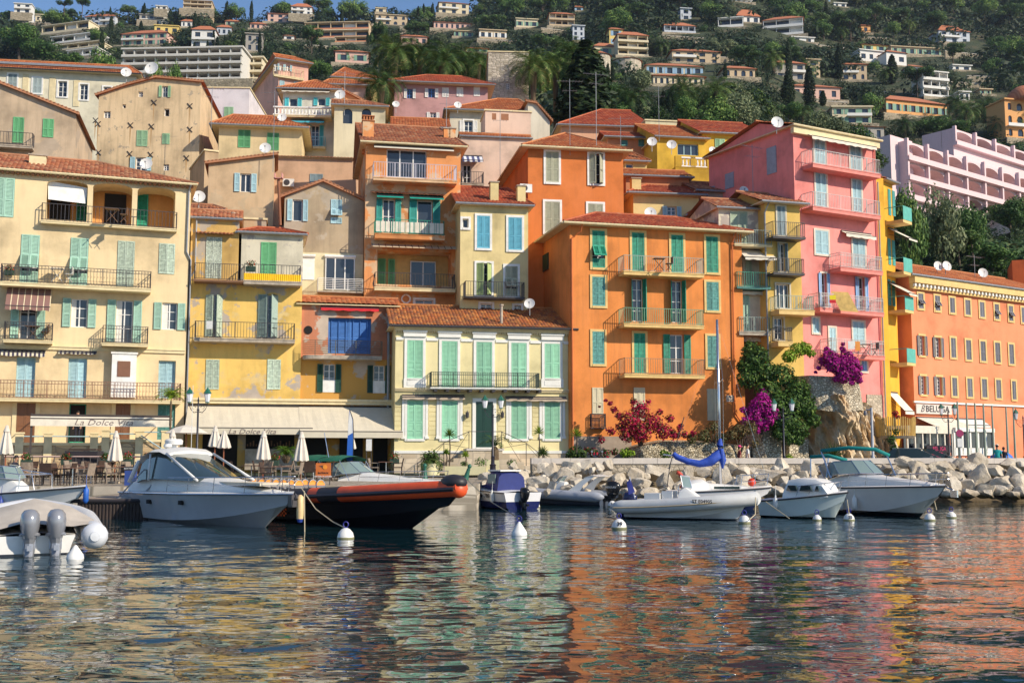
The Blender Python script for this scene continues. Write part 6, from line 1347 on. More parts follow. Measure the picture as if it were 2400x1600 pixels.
for a in(('round',1608,218,300,112,'dense ball shaped dark green tree above the mustard house',0,72),('olive',1500,150,230,150,'yellowish spreading tree below the bow fronted villa',1,84),('round',1850,236,292,140,'bright green round tree behind the pink tower dish',2,80),('pine',2150,152,232,190,'large cedar like tree left of the white stepped villa',0,84),('pine',885,44,165,135,'tall layered conifer left of the palm row',1,46),('round',135,26,66,520,'umbrella pine clump above the stepped apartments',1,80),('pine',150,-4,30,560,'skyline pine left of centre in the top left',2,40),('pine',192,-6,34,540,'second skyline pine in the top left',0,38),('round',240,96,165,175.5,'big dark pine beside the long cream apartment block',2,84),('round',365,132,182,185.5,'dark tree before the long cream block, left of two',0,40),('round',410,124,182,185.5,'dark tree before the long cream block, right of two',1,48),('round',45,50,140,190,'large pine mass at the left edge',2,110),('round',100,92,150,175,'spreading pine above the long cream house roof',0,100),('round',172,118,162,170,'lower pine right of the spreading pine',1,60),('round',746,130,190,135,'bright leafy tree beside the salmon tower',1,70),('pine',730,60,130,240,'tree with pale forked trunk below the sand block',1,70),('round',2275,452,520,118.5,'dark bushy tree under the middle of the pink arcades',1,100),('pine',2235,100,160,240,'dark pine on the terrace of the highest right villas',2,60),('round',2190,270,326,140,'broad flat topped pine above the pink apartments, left',0,90),('round',2250,275,326,142,'broad flat topped pine above the pink apartments, right',1,80),('olive',2085,345,420,130,'shrubby tree at the left foot of the pink apartments',2,90),('round',2130,392,470,112.5,'tall bushy tree right of the pink tower',1,100),('olive',2205,425,500,114.5,'rounded grey green tree below the pink arcades',0,110),('round',2370,455,550,118,'dark round tree at the right edge below the arcades',2,110),('pine',2250,540,630,105,'wide dark pine above the salmon roof',0,150),('olive',2130,480,600,108,'grey green tree just right of the yolk yellow house',1,110),('round',2330,560,660,106,'dark tree over the right part of the salmon roof',1,130),('shrub',1035,262,282,92,'leafy bush before the mauve villa',0,60),('cyp',1080,218,258,92,'clipped bright green cone behind the white dish',0,12)):treepx(*a)
# ---- hundreds of smaller trees, one by one, where rays meet the slope
def ok(px,py,h,w_,Y,blk=True):
 for x0,y0,x1,y1,vy,*_ in(VILLAS+BLK if blk else VILLAS):
  if Y<vy+3 and px+w_>x0-2 and px-w_<x1+2 and py-h<y1-3 and py>y0:return False
 return True
seen={};placed=[];REL=[('left of',-1),('right of',1)]
def describe(px,py,kind,v):
 best=min(VILLAS,key=lambda q:(max(q[0]-px,0,px-q[2]))**2+1.6*(max(q[1]-py,0,py-q[3]))**2)
 x0,y0,x1,y1,_,lab=best;dx='left of' if px<x0 else 'right of' if px>x1 else '';dy='above' if py<y0+6 else 'below'
 rel=dx if dx and abs(py-(y0+y1)/2)<30 else dy
 l=' '.join(lab.split()[:9]);k=(rel,l,kind);seen[k]=seen.get(k,0)+1
 ad={'pine':'dark pine','round':'green broadleaf tree','olive':'grey green tree','cyp':'slim cypress','shrub':'bush','wall':'long stone terrace wall'}[kind]
 return '%s%s %s the %s'%(NUM[min(9,seen[k]-1)],ad,rel,l)
n=0;tries=0;RR=random.Random(11)
while n<270 and tries<20000:
 tries+=1;px=RR.uniform(-30,2430)
 top=-20 if px>900 else 28
 bot=interp(px,[(0,130),(280,130),(560,135),(760,200),(1140,170),(1300,270),(1700,290),(1880,300),(2040,330),(2100,640),(2400,680)]);py=RR.uniform(top,bot)
 p=hit(px,py,100)
 if p is None:continue
 kind=RR.choice(['pine','round','round','olive','pine','shrub','round']);
 if RR.random()<.07:kind='cyp'
 h={'pine':RR.uniform(9,16),'round':RR.uniform(8,14),'olive':RR.uniform(6,10),'cyp':RR.uniform(10,16),'shrub':RR.uniform(2.5,4)}[kind]
 hp=h*F/p.y;wp=SZ[kind][0]*h/SZ[kind][1]*F/p.y
 if not ok(px,py,hp,wp*.8,p.y):continue
 if any(abs(px-a)<(wp+c)*.42 and abs(py-b_)<hp*.3 for a,b_,c in placed):continue
 placed.append((px,py,wp));v=RR.randrange(3);p.z-=.4;tree(kind,p,h,describe(px,py,kind,v),v,wid=RR.uniform(.85,1.25));n+=1
for k,(x0,x1,y)in enumerate(((1110,1190,50),(1180,1280,30),(1270,1340,78),(1390,1470,66),(1560,1660,96),(1640,1720,112),(1760,1850,116),(1690,1790,148),(1930,2010,120),(2000,2100,96),(2150,2260,116),(2240,2330,136),(2290,2400,190),(1880,2000,250),(2030,2110,226),(600,700,70),(700,790,116),(930,1020,74),(1120,1220,104),(2240,2330,206),(1480,1560,116),(20,100,60))):
 h_=hit((x0+x1)/2,y)
 if h_ is None:continue
 f=Fac((x0+x1)/2,h_.y,4+(k%3)*6,x0,x1,0);u,z=f.uz((x0+x1)/2,y);t=thing('garden_terrace_wall',describe((x0+x1)/2,y,'wall',0),'wall',f.o+Vector((0,0,z)),f.a,'garden terrace walls on the hillside');MB().box(0,f.W,0,.6,-6,1.6).build('wall',STW,t);MB().box(-.1,f.W+.1,-.08,.68,1.6,1.75).build('coping',cop,t)
 # ---- the undergrowth and far wood between them, one uncountable mass
def scatter(name,lab,N_,mat,pr,sz,seed,nq=26,amp=1,okf=True,ymin=100):
 b=MB();r=random.Random(seed);c=0;t_=0
 while c<N_ and t_<N_*12:
  t_+=1;px,py=pr(r);p=hit(px,py,ymin)
  if p is None:continue
  s=sz*(p.y/260)**.5*r.uniform(.6,1.5)*amp;hp=s*1.6*F/p.y
  if okf and not ok(px,py,hp,hp*.7,p.y):
   s*=.35;hp*=.35
   if not ok(px,py,hp,hp*.7,p.y,False):continue
  c+=1;m_=3 if p.y>250 else 4;i0=len(b.v)
  leafblob(b,(p.x,p.y,p.z+s*.5),s,int(nq*r.uniform(.7,1.3)),s*.2,seed+c,(1.15,1,.8),.6)
 o=b.build(name,mat);return tag(o,lab,'undergrowth',None,'stuff')
def prA(r):
 px=r.uniform(-60,2460);bot=interp(px,[(0,140),(280,140),(560,150),(760,210),(1140,190),(1300,290),(1700,300),(1900,310),(2040,350),(2100,680),(2400,700)]);return px,r.uniform(-30 if px>900 else 20,bot)
WOODM=foliage('wood_leaves',(.016,.038,.018),(.05,.085,.034),(.11,.12,.05),.86)
scatter('far_wood','dark mixed wood and scrub covering the hillside between the villas',6800,WOODM,prA,3.0,100,44)
scatter('olive_scrub','grey green olive scrub scattered over the hillside',1500,FG['olive'],prA,2.2,9000,34)
scatter('slope_scrub','dense scrub on the steep slope right of the pink tower',900,foliage('slope_leaves',(0.036,0.080,0.026),(0.116,0.189,0.058),(0.217,0.246,0.087),.84),lambda r:(r.uniform(2050,2470),r.uniform(340,690)),2.6,20000,110,.8,True,88)
bg_=foliage('garden_leaves',(.02,.05,.01),(.07,.13,.025),(.14,.2,.04),.85)
def bush(lab,blobs,mat,s,n,name='shrub',cat='shrub',group=None,sq=(1,.8,.9),seed=1,shell=.5,stem=True):
 """blobs: (px, py, Y, r_px)"""
 b=MB();c0=at(*blobs[0][:3])
 for k,(px,py,Y,rp)in enumerate(blobs):c=at(px,py,Y)-c0;r_=rp*Y/F;leafblob(b,c,r_,int(n*(rp/20)**2)+10,s,seed*77+k,sq,shell)
 t=thing(name,lab,cat,c0,0,group);b.build('foliage',mat,t)
 st_=MB();lo=min(at(*q[:3]).z for q in blobs)-c0.z
 for k,(px,py,Y,rp)in enumerate(blobs[:6]):c=at(px,py,Y)-c0;st_.tube([(0,.1,min(lo,0)-.6),(c.x*.5,.2,c.z*.5),tuple(c)],.05,5,r1=.02)
 (st_.build('stem',bark,t)if stem else None);return t
for k,a in enumerate(((1410,262,112,34),(1455,270,108,30),(1500,262,110,30),(1540,270,108,26),(1330,262,110,26),(1265,240,112,30),(1225,225,116,24),(1680,262,106,40),(1730,258,110,44),(1770,245,114,40),(1660,290,100,26),(1800,270,106,30),(1010,272,96,20),(1440,225,125,34),(1720,225,130,36),(1565,240,118,24),(2010,320,110,34),(1960,300,110,30),(2050,370,100,26),(2062,420,96,24),(1920,285,118,30),(560,268,90,12),(680,340,95,10),(2080,560,96,30),(2078,500,98,26),(2090,620,90,24))):
 lab_=('%sgarden bush on the slope %s'%(NUM[k%5],('left of the tall cypress','behind the red roofs','above the mustard house','below the arcade','behind the pink tower','right of the yolk yellow house')[min(5,k//5)]))
 h_=hit(a[0],a[1]+a[3]*.6,90,260);Y_=h_.y if h_ else a[2];bush(lab_,[(a[0]+dx,a[1]+dy,Y_,a[3]*.7)for dx,dy in((0,0),(-a[3]*.6,8),(a[3]*.6,6),(0,-a[3]*.35),(a[3]*.2,18))],(bg_,FG['round'],FG['olive'])[k%3],.13*Y_/110,240,group='garden bushes above the old town',seed=k+3)
mag=foliage('magenta_bracts',(.24,.005,.14),(.55,.015,.32),(.05,.08,.02),.88);red_=foliage('crimson_bracts',(.2,.008,.012),(.46,.012,.02),(.09,.08,.025),.55)
ivy=foliage('climber_leaves',(.012,.04,.01),(.05,.12,.02),(.12,.2,.04),.85);lime=foliage('wisteria_leaves',(.12,.22,.01),(.26,.4,.03),(.35,.45,.06),.85);dry=foliage('dry_grass',(.16,.1,.04),(.3,.21,.09),(.08,.09,.03),.75)
bush('big magenta bougainvillea hanging over the retaining wall below the pink balcony',[(1955,858,66.3,22),(1978,880,66.1,20),(1998,850,66.4,18),(1968,852,66.4,26),(1990,866,66.2,26),(1945,838,66.6,22),(2006,880,66,16),(1985,836,66.6,18),(1975,818,66.8,8),(1928,846,66.8,12),(1938,820,67,9),(2014,892,66,9),(1996,896,66,8),(1960,886,66.2,9),(2012,862,66.2,10),(1920,862,66.8,6),(1912,872,66.8,4),(1975,806,67,5)],mag,.09,420,'bougainvillea','bougainvillea',seed=41,stem=False)
bush('round magenta bougainvillea against the right corner of the orange house',[(1785,950,65.4,28),(1768,970,65.4,24),(1805,968,65.2,20),(1790,930,65.6,18),(1782,990,65.2,16),(1800,984,65.1,16),(1748,985,65.2,12),(1742,960,65.4,9),(1822,975,65.2,9),(1795,1002,65,8),(1776,1008,65,7),(1788,915,65.7,8),(1802,936,65.5,9)],mag,.09,420,'bougainvillea','bougainvillea',seed=42)
bush('crimson bougainvillea spreading before the orange house',[(1500,960,64.6,26),(1478,985,64.4,28),(1530,990,64.4,28),(1555,1010,64.2,24),(1500,1012,64.2,30),(1470,1018,64.2,22),(1440,960,64.9,10),(1452,975,64.8,12),(1430,945,65,7),(1570,980,64.5,12),(1485,940,64.9,10),(1580,1018,64.2,16),(1605,1018,64.1,10),(1455,1000,64.6,14),(1595,1000,64.2,10),(1545,965,64.6,9),(1520,940,64.8,7),(1420,938,65,4),(1405,952,65,3),(1410,1030,64,10),(1625,1015,64,8),(1432,1010,64.3,12)],red_,.085,260,'bougainvillea','bougainvillea',seed=43,shell=.3)
bush('dark green climber covering the cliff between orange and pink houses',[(1760,850,67,30),(1790,870,66.6,34),(1830,880,66.4,34),(1870,910,66,30),(1800,920,66,34),(1850,945,65.8,36),(1890,960,65.8,26),(1845,985,65.4,34),(1870,1005,65.4,28),(1905,985,65.8,20),(1755,885,66.6,30),(1820,990,65.4,22),(1760,820,67.5,24),(1850,1025,65.2,20),(1775,835,67,30),(1740,860,67,16),(1880,940,65.8,30),(1820,950,65.7,36),(1870,1030,65.2,16),(1830,1015,65.2,20)],ivy,.1,330,'climbing_plant','climber',seed=44,stem=False)
bush('bright lime wisteria under the yellow house balcony',[(1868,820,67.4,20),(1885,815,67.4,18),(1850,835,67.2,18),(1900,828,67.6,12)],lime,.09,380,'climbing_plant','climber',seed=45,stem=False)
for k,(lab,bl,m_)in enumerate((('yellow flowered shrub at the foot of the crimson bougainvillea',[(1465,1060,62.5,14),(1480,1062,62.5,10)],lime),('second yellow green shrub right of the bougainvillea trunk',[(1555,1062,62.6,12),(1565,1066,62.6,9)],lime),('dark rounded shrub at the corner of the yellow villa',[(1350,1058,62.5,18),(1365,1064,62.4,13),(1335,1066,62.4,12)],bg_),('low red flowered plants along the orange house foot',[(1390,1060,62.8,12),(1420,1062,62.8,12),(1440,1058,62.9,10),(1375,1052,62.9,8)],foliage('red_green',(.03,.06,.01),(.06,.1,.02),(.5,.01,.05),.7)),('dry golden grasses on the bank by the mast',[(1735,1010,64.5,20),(1755,1000,64.6,20),(1715,1020,64.4,16),(1770,1040,64.2,10)],dry),('tangle of cactus stems and dry plants beside the mast',[(1672,1000,64.6,16),(1650,1022,64.4,18),(1620,1026,64.3,14),(1690,1026,64.4,16)],foliage('cactus_green',(.06,.07,.02),(.16,.16,.05),(.25,.18,.08),.8)),('hanging green fringe on the cliff beside the car',[(2090,1030,66,12),(2096,1050,66,9),(2100,1012,66.2,8)],ivy),('red flowers in the bamboo balcony box',[(2098,968,67,8),(2104,976,66.8,6)],red_),('low green tuft behind the wall by the lamp',[(1850,1070,62.5,8)],lime))):bush(lab,bl,m_,.08,260,seed=50+k)
bamboo=thing('balcony_screen','curved yellow bamboo screen around the small terrace on the cliff','screen',at(2098,1000,67.2));b=MB()
for k in range(26):a=pi*(1.02+.96*k/25);b.tube([(1.15*cos(a),.75*sin(a),-.6),(1.2*cos(a),.8*sin(a),.55+.06*sin(k))],.045,5)
b.build('bamboo_canes',simple('bamboo',(.55,.36,.1),.7,var=.25),bamboo);MB().lathe([(1.0,-.7),(1.15,-.55)],16).build('terrace_floor',concrete,bamboo)
# ==== BOATS AND BUOYS
def hullmat(name,col,low,zl=.1,rough=.18):
 m,n,b=_new(name);b.inputs['Roughness'].default_value=rough;b.inputs['Coat Weight'].default_value=.3
 tc=N(n,'ShaderNodeTexCoord');sx=N(n,'ShaderNodeSeparateXYZ');L(n,tc.outputs['Object'],sx.inputs[0])
 g=N(n,'ShaderNodeMath',operation='LESS_THAN');L(n,sx.outputs[2],g.inputs[0]);g.inputs[1].default_value=zl
 c=ramp(n,noi(n,1.5,4,tc.outputs['Object']),[(.3,tuple(x*.9 for x in col)),(.7,col)])
 L(n,mx(n,g.outputs[0],c,low),b.inputs['Base Color']);return m
gel=hullmat('gelcoat_white',(.76,.76,.74),(.02,.02,.03),.05);gelg=hullmat('gelcoat_pearl_grey',(.5,.5,.52),(.01,.01,.012),-.02,.08);deckw=simple('deck_white',(.74,.73,.7),.4,var=.04)
tint=glassy('tinted_glass',(.03,.05,.05),.04);clear=glassy('pale_screen',(.2,.27,.26),.05);cush=simple('beige_cushion',(.62,.55,.43),.8,var=.05)
def boat(name,lab,stern,bow,cat='boat',z=0):
 A=onz(*stern,0);B_=onz(*bow,0);d=B_-A;t=thing(name,lab,cat,A+Vector((0,0,z)),atan2(d.y,d.x),'boats moored in the harbour');return t,d.length
def hull(t,L_,Bm,fs,fb,ov,mat,deck=deckw,name='hull',fl=.22,flat=.35,trans=True,n=22):
 S_=[];top=[]
 for k in range(n+1):
  u=k/n;v=max(0,(u-flat)/(1-flat));w_=Bm/2*(1-v**2.3)+.03;cw=Bm/2*(.84-.0*u)*(1-v**1.7)+.01;zs=fs+(fb-fs)*u**1.4;zc=.05+fb*.62*v**2.2;zk=-.45+(.45+zc*.9)*max(0,(u-.8)/.2)**1.5
  xs,xc,xk=u*(L_+ov),u*(L_+ov*.62),u*L_;zm=zc+(zs-zc)*.55;wm=cw+(w_-cw)*(.55-fl*v);xm=xc+(xs-xc)*.55
  R_=[(xk,0,zk),(xc,cw,zc),(xc+.01,cw+.03,zc+.02),(xm,wm,zm),(xs,w_,zs)]
  S_.append([(x,-y,z)for x,y,z in R_[::-1]]+R_[1:]);top.append((xs,w_,zs))
 b=MB();b.loft(S_);i=len(b.v)
 if trans:b.v+=S_[0];b.face(tuple(range(i,i+len(S_[0]))))
 h=b.build(name,mat,t,32);d=MB()
 d.loft([[(x,-w_,z),(x,-w_*.5,z+.05),(x,0,z+.07),(x,w_*.5,z+.05),(x,w_,z)]for x,w_,z in top]);d.build('deck',deck,t,True)
 r=MB()
 for s in(-1,1):r.tube([(x,s*(w_+.01),z-.02)for x,w_,z in top],.03,5)
 r.build('rub_rail',iron if mat is not gelg else steel,h);return top
def rails(t,top,i0,i1,h=.5,mat=steel,name='bow_rail',inset=.12,mid=True,out=0):
 b=MB()
 pts={s:[(x+out*(k-i0)/(i1-i0),s*max(.02,w_-inset),z+.02)for k,(x,w_,z)in enumerate(top)if i0<=k<=i1]for s in(-1,1)}
 full=[(x-.1,y,z+h)for x,y,z in pts[-1]]+[(x-.1,y,z+h)for x,y,z in pts[1][::-1]]
 b.tube(full,.016,5)
 if mid:b.tube([(x,y,z-h*.5)for x,y,z in full],.01,4)
 for s in(-1,1):
  for k in range(0,len(pts[s]),3):x,y,z=pts[s][k];b.tube([(x-.2,y,z),(x-.1,y,z+h)],.013,4)
 return b.build(name,mat,t)
def cabin(t,prof,w0,w1,mat,name='cabin',inset=.85,sm=35):
 """prof: list of (x, z) over the cabin roof from aft to fore; width w0 at the deck, inset at the top"""
 b=MB();S_=[];n=len(prof)
 for k,(x,z,zb)in enumerate(prof):
  w_=w0+(w1-w0)*k/(n-1);wt=w_*inset;S_.append([(x,-w_,zb),(x,-wt-(w_-wt)*.2,z-(z-zb)*.2),(x,-wt*.8,z),(x,0,z+.04),(x,wt*.8,z),(x,wt+(w_-wt)*.2,z-(z-zb)*.2),(x,w_,zb)])
 b.loft(S_);i=len(b.v);b.v+=S_[0]+S_[-1];m=len(S_[0]);b.face(tuple(range(i,i+m)));b.face(tuple(range(i+m,i+2*m))[::-1]);return b.build(name,mat,t,sm)
def outboard(t,x,y,s,mat,tilt=0,txt=None,tm=None,z=.15):
 M=Matrix.Translation((x,y,z))@Matrix.Rotation(tilt,4,'Y')@Matrix.Scale(s,4);b=MB()
 b.loft([[(cx+a*cos(q)*1,c_*sin(q),zz)for q in[i*pi/6 for i in range(12)]]for cx,a,c_,zz in((-.1,.22,.15,.3),(-.12,.3,.18,.42),(-.14,.35,.215,.58),(-.17,.36,.22,.74),(-.14,.33,.2,.88),(-.08,.22,.14,.97),(-.05,.08,.05,1.0))],True,True);b.xf(M);o=b.build('outboard_motor',mat,t,50)
 c=MB();c.loft([[(cx+a*cos(q),c_*sin(q),zz)for q in[i*pi/4 for i in range(8)]]for cx,a,c_,zz in((-.1,.24,.155,.34),(-.06,.18,.12,.18),(-.08,.17,.13,0),(-.1,.2,.11,-.12),(-.06,.13,.06,-.3),(-.02,.22,.05,-.5))],True,True);c.box(-.1,.35,-.14,.14,.05,.3).lathe([(.22,.3),(.235,.34),(.22,.37)],12,(-.12,0,.06)).box(-.5,-.3,-.05,.05,.0,.12);c.xf(M);c.build('motor_leg',mat,o)
 if txt:text(txt,.13*s,tm,o,M@Matrix.Translation((-.16,-.245,.68))@RX90,bold=.004)
 return o
def fender(t,x,y,z,mat,h=.5):MB().lathe([(.02,h+.08),(.04,h),(.1,h-.08),(.1,.08),(.05,0),(.02,-.02)],10,(x,y,z-h)).tube([(x,y,z),(x,y*.96,z+.45)],.01,4).build('fender',mat,t,40)
def windscreen(t,pts,h,rake,mat,name='windscreen',frm=steel):
 b=MB();top=[(x-rake,y*.82,z+h)for x,y,z in pts];b.loft([pts,top]);b.build(name,mat,t);c=MB();c.tube(top,.02,5);c.tube(pts,.018,5)
 for p,q in zip(pts,top):c.tube([p,q],.014,4)
 c.build('windscreen_frame',frm,t)
 # --- 1 hard top motor yacht
t,L_=boat('motor_yacht','large pearl grey hard top motor yacht with its bow pointing right towards the viewer',(366,1208),(648,1239));Ly=L_
top=hull(t,L_,2.9,.95,1.12,1.15,gelg,fl=.35,flat=.3)
cabin(t,[(.3,1.35,.9),(.9,1.5,.95),(1.2,1.55,.95),(L_*.62,1.5,1.0),(L_*.8,1.32,1.05),(L_*1.02,1.15,1.08)],1.28,.35,deckw,'coachroof',.86)
cabin(t,[(.9,2.15,1.3),(1.3,2.36,1.4),(2.2,2.44,1.45),(3.1,2.36,1.45),(L_*.56,1.5,1.42)],1.12,.98,tint,'cabin_window',.8)
b=MB();S_=[]
for x,z,w_ in((.55,2.1,.95),(.9,2.32,1.0),(1.8,2.5,1.02),(2.7,2.5,.98),(3.2,2.38,.9)):S_.append([(x,-w_,z-.08),(x,-w_*.8,z+.02),(x,0,z+.1),(x,w_*.8,z+.02),(x,w_,z-.08),(x,w_*.9,z-.1),(x,0,z-.02),(x,-w_*.9,z-.1)])
b.loft(S_,True,True);b.build('hard_top',deckw,t,40)
b=MB()
for s in(-1,1):
 for A_,B_,r_ in(((3.15,s*.88,2.36),(L_*.62,s*1.02,1.45),.045),((.6,s*.95,2.1),(.2,s*1.15,1.3),.08),((1.9,s*1.0,2.35),(2.1,s*1.14,1.4),.04)):MB().tube([A_,B_],r_,6).build('window_pillar',deckw,t,True)
b=MB();b.box(L_*.68,L_*.98,-.5,.5,1.33,1.42);M=Matrix.Identity(4);b.build('sun_pad',cush,t)
b=MB();b.lathe([(.1,0),(.1,.12),(.32,.16),(.34,.3),(.28,.36)],14,(1.3,.1,2.55));b.build('radar_dome',deckw,t,40);MB().lathe([(.03,0),(.16,.1),(.13,.2)],10,(2.0,-.4,2.52)).build('satnav_dome',deckw,t,40)
rails(t,top,9,22,.5,out=.1)
b=MB();b.tube([(L_+1.2,0,1.1),(L_+1.3,.0,.95)],.05,5);b.box(L_+1.0,L_+1.25,-.14,.1,.72,1.08);b.build('anchor',iron,t)
b=MB()
for k in(6,11):
 x,w_,z=top[k];b.box(x-.12,x+.12,-w_-.02+(.0 if k<8 else .06),-w_+.14,z-.38,z-.24)
b.build('porthole',dark,t)
b=MB();b.tube([(.9,.95,2.4),(.9,.95,5.0)],.012,4);b.build('whip_antenna',deckw,t)
# --- 2 water taxi
t,L_=boat('inflatable_boat','long black and orange water taxi inflatable with rows of orange topped seats',(560,1206),(1012,1240))
blk=simple('hypalon_black',(.025,.022,.028),.5,var=.2);org=simple('hypalon_orange',(.75,.09,.02),.45,var=.1);hullb=simple('hull_black',(.008,.008,.012),.2)
hull(t,L_,2.1,.55,1.12,1.3,hullb,blk,flat=.3,trans=True)
def tubes(t,L_,hw,r,z0,z1,ov,mats,cut=None,flat=.5,n=26,cone=.4,name='inflatable_tube'):
 path=[]
 for k in range(n+1):
  u=k/n;v=max(0,(u-flat)/(1-flat));path.append((-cone+u*(L_+ov+cone),hw*(1-v**2.2),z0+(z1-z0)*u**1.6))
 for i,(a,c)in enumerate(cut or((0,n),)):
  for s in(-1,1):
   pp=[(x,s*y,z)for x,y,z in path[a:c+1]];rr=[r*(.25 if(a+j)==0 else .8 if(a+j)==1 else 1)for j in range(len(pp))]
   MB().tube(pp,rr,14).build(name,mats[i%len(mats)],t,60)
 return path
p=tubes(t,L_,1.15,.26,.74,1.3,1.35,(blk,org,blk,org,org),((0,14),(14,15),(15,17),(17,24),(24,26)),flat=.45);MB().ball((p[-1][0]-.06,0,p[-1][2]-.06),.29,14,10,(.8,1,.85)).build('bow_cone',org,t,True);MB().ball((p[-1][0]-.3,0,p[-1][2]+.16),.36,14,8,(1.4,1,.7)).build('bow_cap',blk,t,True)
b=MB()
for s in(-1,1):b.tube([(x,s*(y+.24),z-.03)for x,y,z in p[2:]],.075,6)
b.build('rubbing_strake',blk,t)
wl=simple('white_letters',(.75,.75,.75),.6)
hp=simple('orange_letters',(.75,.12,.02),.6)
for s_,x,c,sz in(('WWW.',1.15,wl,.2),('WATER',2.0,wl,.34),('TAXI',3.0,hp,.34),('.FR',3.72,wl,.24)):text(s_,sz,c,t,Matrix.Translation((x,-1.045,.27))@RX90,sx=.8,ext=.02,bold=.012)
b=MB()
for i in range(11):
 for j in range(4):
  if(i+j)%2:x=4.05+i*.1;b.box(x,x+.09,-1.07+(i*.006),-1.0,.17+j*.07,.235+j*.07)
b.build('checker_strip',hp,t)
def seat(i,x,y,s=1):
 q=thing('jockey_seat','grey and orange jockey seat on the water taxi, number %s from the stern side'%('one two three four five six seven eight nine ten'.split()[i])if 0 else 'grey and orange jockey seat with chrome hoop aboard the black and orange water taxi','seat',t.matrix_basis@Vector((x,y,.75)),t.rotation_euler[2],'jockey seats of the water taxi')
 b=MB();b.loft([[(a,-w_,z),(a+.1,-w_,z),(a+.1,w_,z),(a,w_,z)]for a,w_,z in((0,.15,.22),(-.02,.17,.36),(-.03,.17,.48))],True,True);b.build('backrest',simple('seat_grey',(.2,.19,.2),.7),q)
 b=MB();b.loft([[(a,-w_,z),(a+.1,-w_,z),(a+.1,w_,z),(a,w_,z)]for a,w_,z in((-.03,.17,.481),(-.05,.16,.58),(-.05,.08,.65))],True,True);b.build('headrest',simple('seat_orange',(.85,.3,.03),.6),q)
 b=MB();b.tube([(.05,.21*cos(a),.36+.32*sin(a))for a in[-.6+k*.43 for k in range(11)]],.02,5)
 for y_ in(-.14,.14):b.tube([(.1,y_,0),(.02,y_,.3)],.018,5)
 b.build('hoop',steel,q);return q
for i in range(7):seat(i,1.7+i*.52,-.35)
for i in range(7):seat(i,1.95+i*.52,.4)
# --- 3 foreground covered rib with two outboards
t,L_=boat('inflatable_boat','large covered inflatable at the left edge with two grey outboards',(78,1302),(60,1200))
lg=simple('hypalon_pale',(.62,.64,.68),.35,var=.04);silver=simple('outboard_silver',(.3,.31,.34),.25,.3,var=.05)
L_=5.5;tubes(t,L_,1.28,.3,.42,.8,.6,(lg,),cone=.15);hull(t,L_,1.7,.45,.8,.5,gel)
b=MB()
for s in(-1,1):b.lathe([(.3,0),(.24,.1),(.1,.16),(.1,.2)],14);
for k in range(len(b.v)):pass
q=b.v[:];b=MB()
for s in(-1,1):c=MB();c.lathe([(.3,0),(.27,.1),(.19,.19),(.12,.23),(.11,.26),(.02,.27)],14);c.xf(Matrix.Translation((-.12,s*1.28,.42))@Matrix.Rotation(-pi/2,4,'Y'));c.build('tube_end',lg,t,40)
b=MB();S_=[]
for x,z in((.05,.72),(.3,.76),(.9,.92),(1.6,1.2),(2.0,1.14),(2.6,1.05),(3.6,.95),(5,.85)):
 f_=max(0,(x-2.6)/4);S_.append([(x,s*w_*(1-f_),zz+.03*sin(x*5+s*w_*7))for s,w_,zz in((-1,1.5,.62),(-1,1.3,.72),(-1,.8,z*.85),(-1,.3,z*.98),(1,0,z),(1,.3,z*.97),(1,.8,z*.83),(1,1.3,.72),(1,1.5,.62))])
b.loft(S_);b.build('boat_cover',simple('cover_taupe',(.5,.44,.37),.85,var=.12),t,True)
for y in(-.45,.1):outboard(t,-.15,y,.95,silver,.12,z=.1)
# --- 4 white open boat at left with person
t,L_=boat('motor_boat','white open console boat with blue fenders moored at the left pontoon',(-62,1208),(158,1216));hull(t,L_,2.1,.8,1.18,.9,gel,flat=.35)
cabin(t,[(1.3,1.4,.85),(2.0,1.55,.9),(2.7,1.2,.95)],.4,.3,deckw,'console');windscreen(t,[(1.7,-.5,1.5),(2.3,-.45,1.45),(2.55,0,1.4),(2.3,.45,1.45),(1.7,.5,1.5)],.45,.3,clear)
b=MB()
for s in(-1,1):b.tube([(1.2,s*.85,.7),(1.6,s*.8,1.75),(3.4,s*.7,1.6)],.025,5);b.tube([(3.4,s*.75,.9),(3.4,s*.7,1.6)],.022,5);b.tube([(2.4,s*.8,.8),(2.2,s*.75,1.7)],.02,5)
b.tube([(3.4,-.7,1.6),(3.4,.7,1.6)],.022,5);b.build('tube_frame',steel,t)
bf=simple('fender_blue',(.02,.05,.28),.5)
for x in(.8,2.9):fender(t,x,-1.08,.75,bf)
fender(t,L_+.9,0,1.15,simple('bright_blue',(.02,.12,.5),.5),.55)
# --- 5 white cruiser behind the water taxi
t,L_=boat('motor_cruiser','white cruiser with dark green folding canopies behind the water taxi',(745,1180),(1010,1186));top=hull(t,L_,2.6,1.05,1.15,1.0,gel)
cabin(t,[(1.9,1.35,1.0),(2.4,1.55,1.0),(3.5,1.45,1.05),(L_+.4,1.15,1.1)],1.1,.3,deckw,'coachroof');windscreen(t,[(1.2,-1.15,1.25),(2.2,-1.1,1.45),(2.9,-.6,1.5),(3.1,0,1.5),(2.9,.6,1.5),(2.2,1.1,1.45),(1.2,1.15,1.25)],.52,.75,clear)
gcv=simple('canopy_green',(.01,.12,.07),.8)
for x0,x1,z in((-.8,.75,2.32),(.75,2.1,2.3)):
 b=MB();b.loft([[(x,1.1*cos(a),z-.25+.3*sin(a)*(1-.25*((x-x0)/(x1-x0)*2-1)**2))for a in[k*pi/8 for k in range(9)]]for x in(x0,x0+.3,(x0+x1)/2,x1-.3,x1)]);b.build('bimini_canopy',gcv,t,True)
b=MB()
for x0,x1 in((-.7,.2),(.8,.3),(.8,1.6),(2.0,2.6),(2.05,1.7)):
 for s in(-1,1):b.tube([(x0,s*1.08,2.1),(x1,s*1.12,1.15)],.018,4)
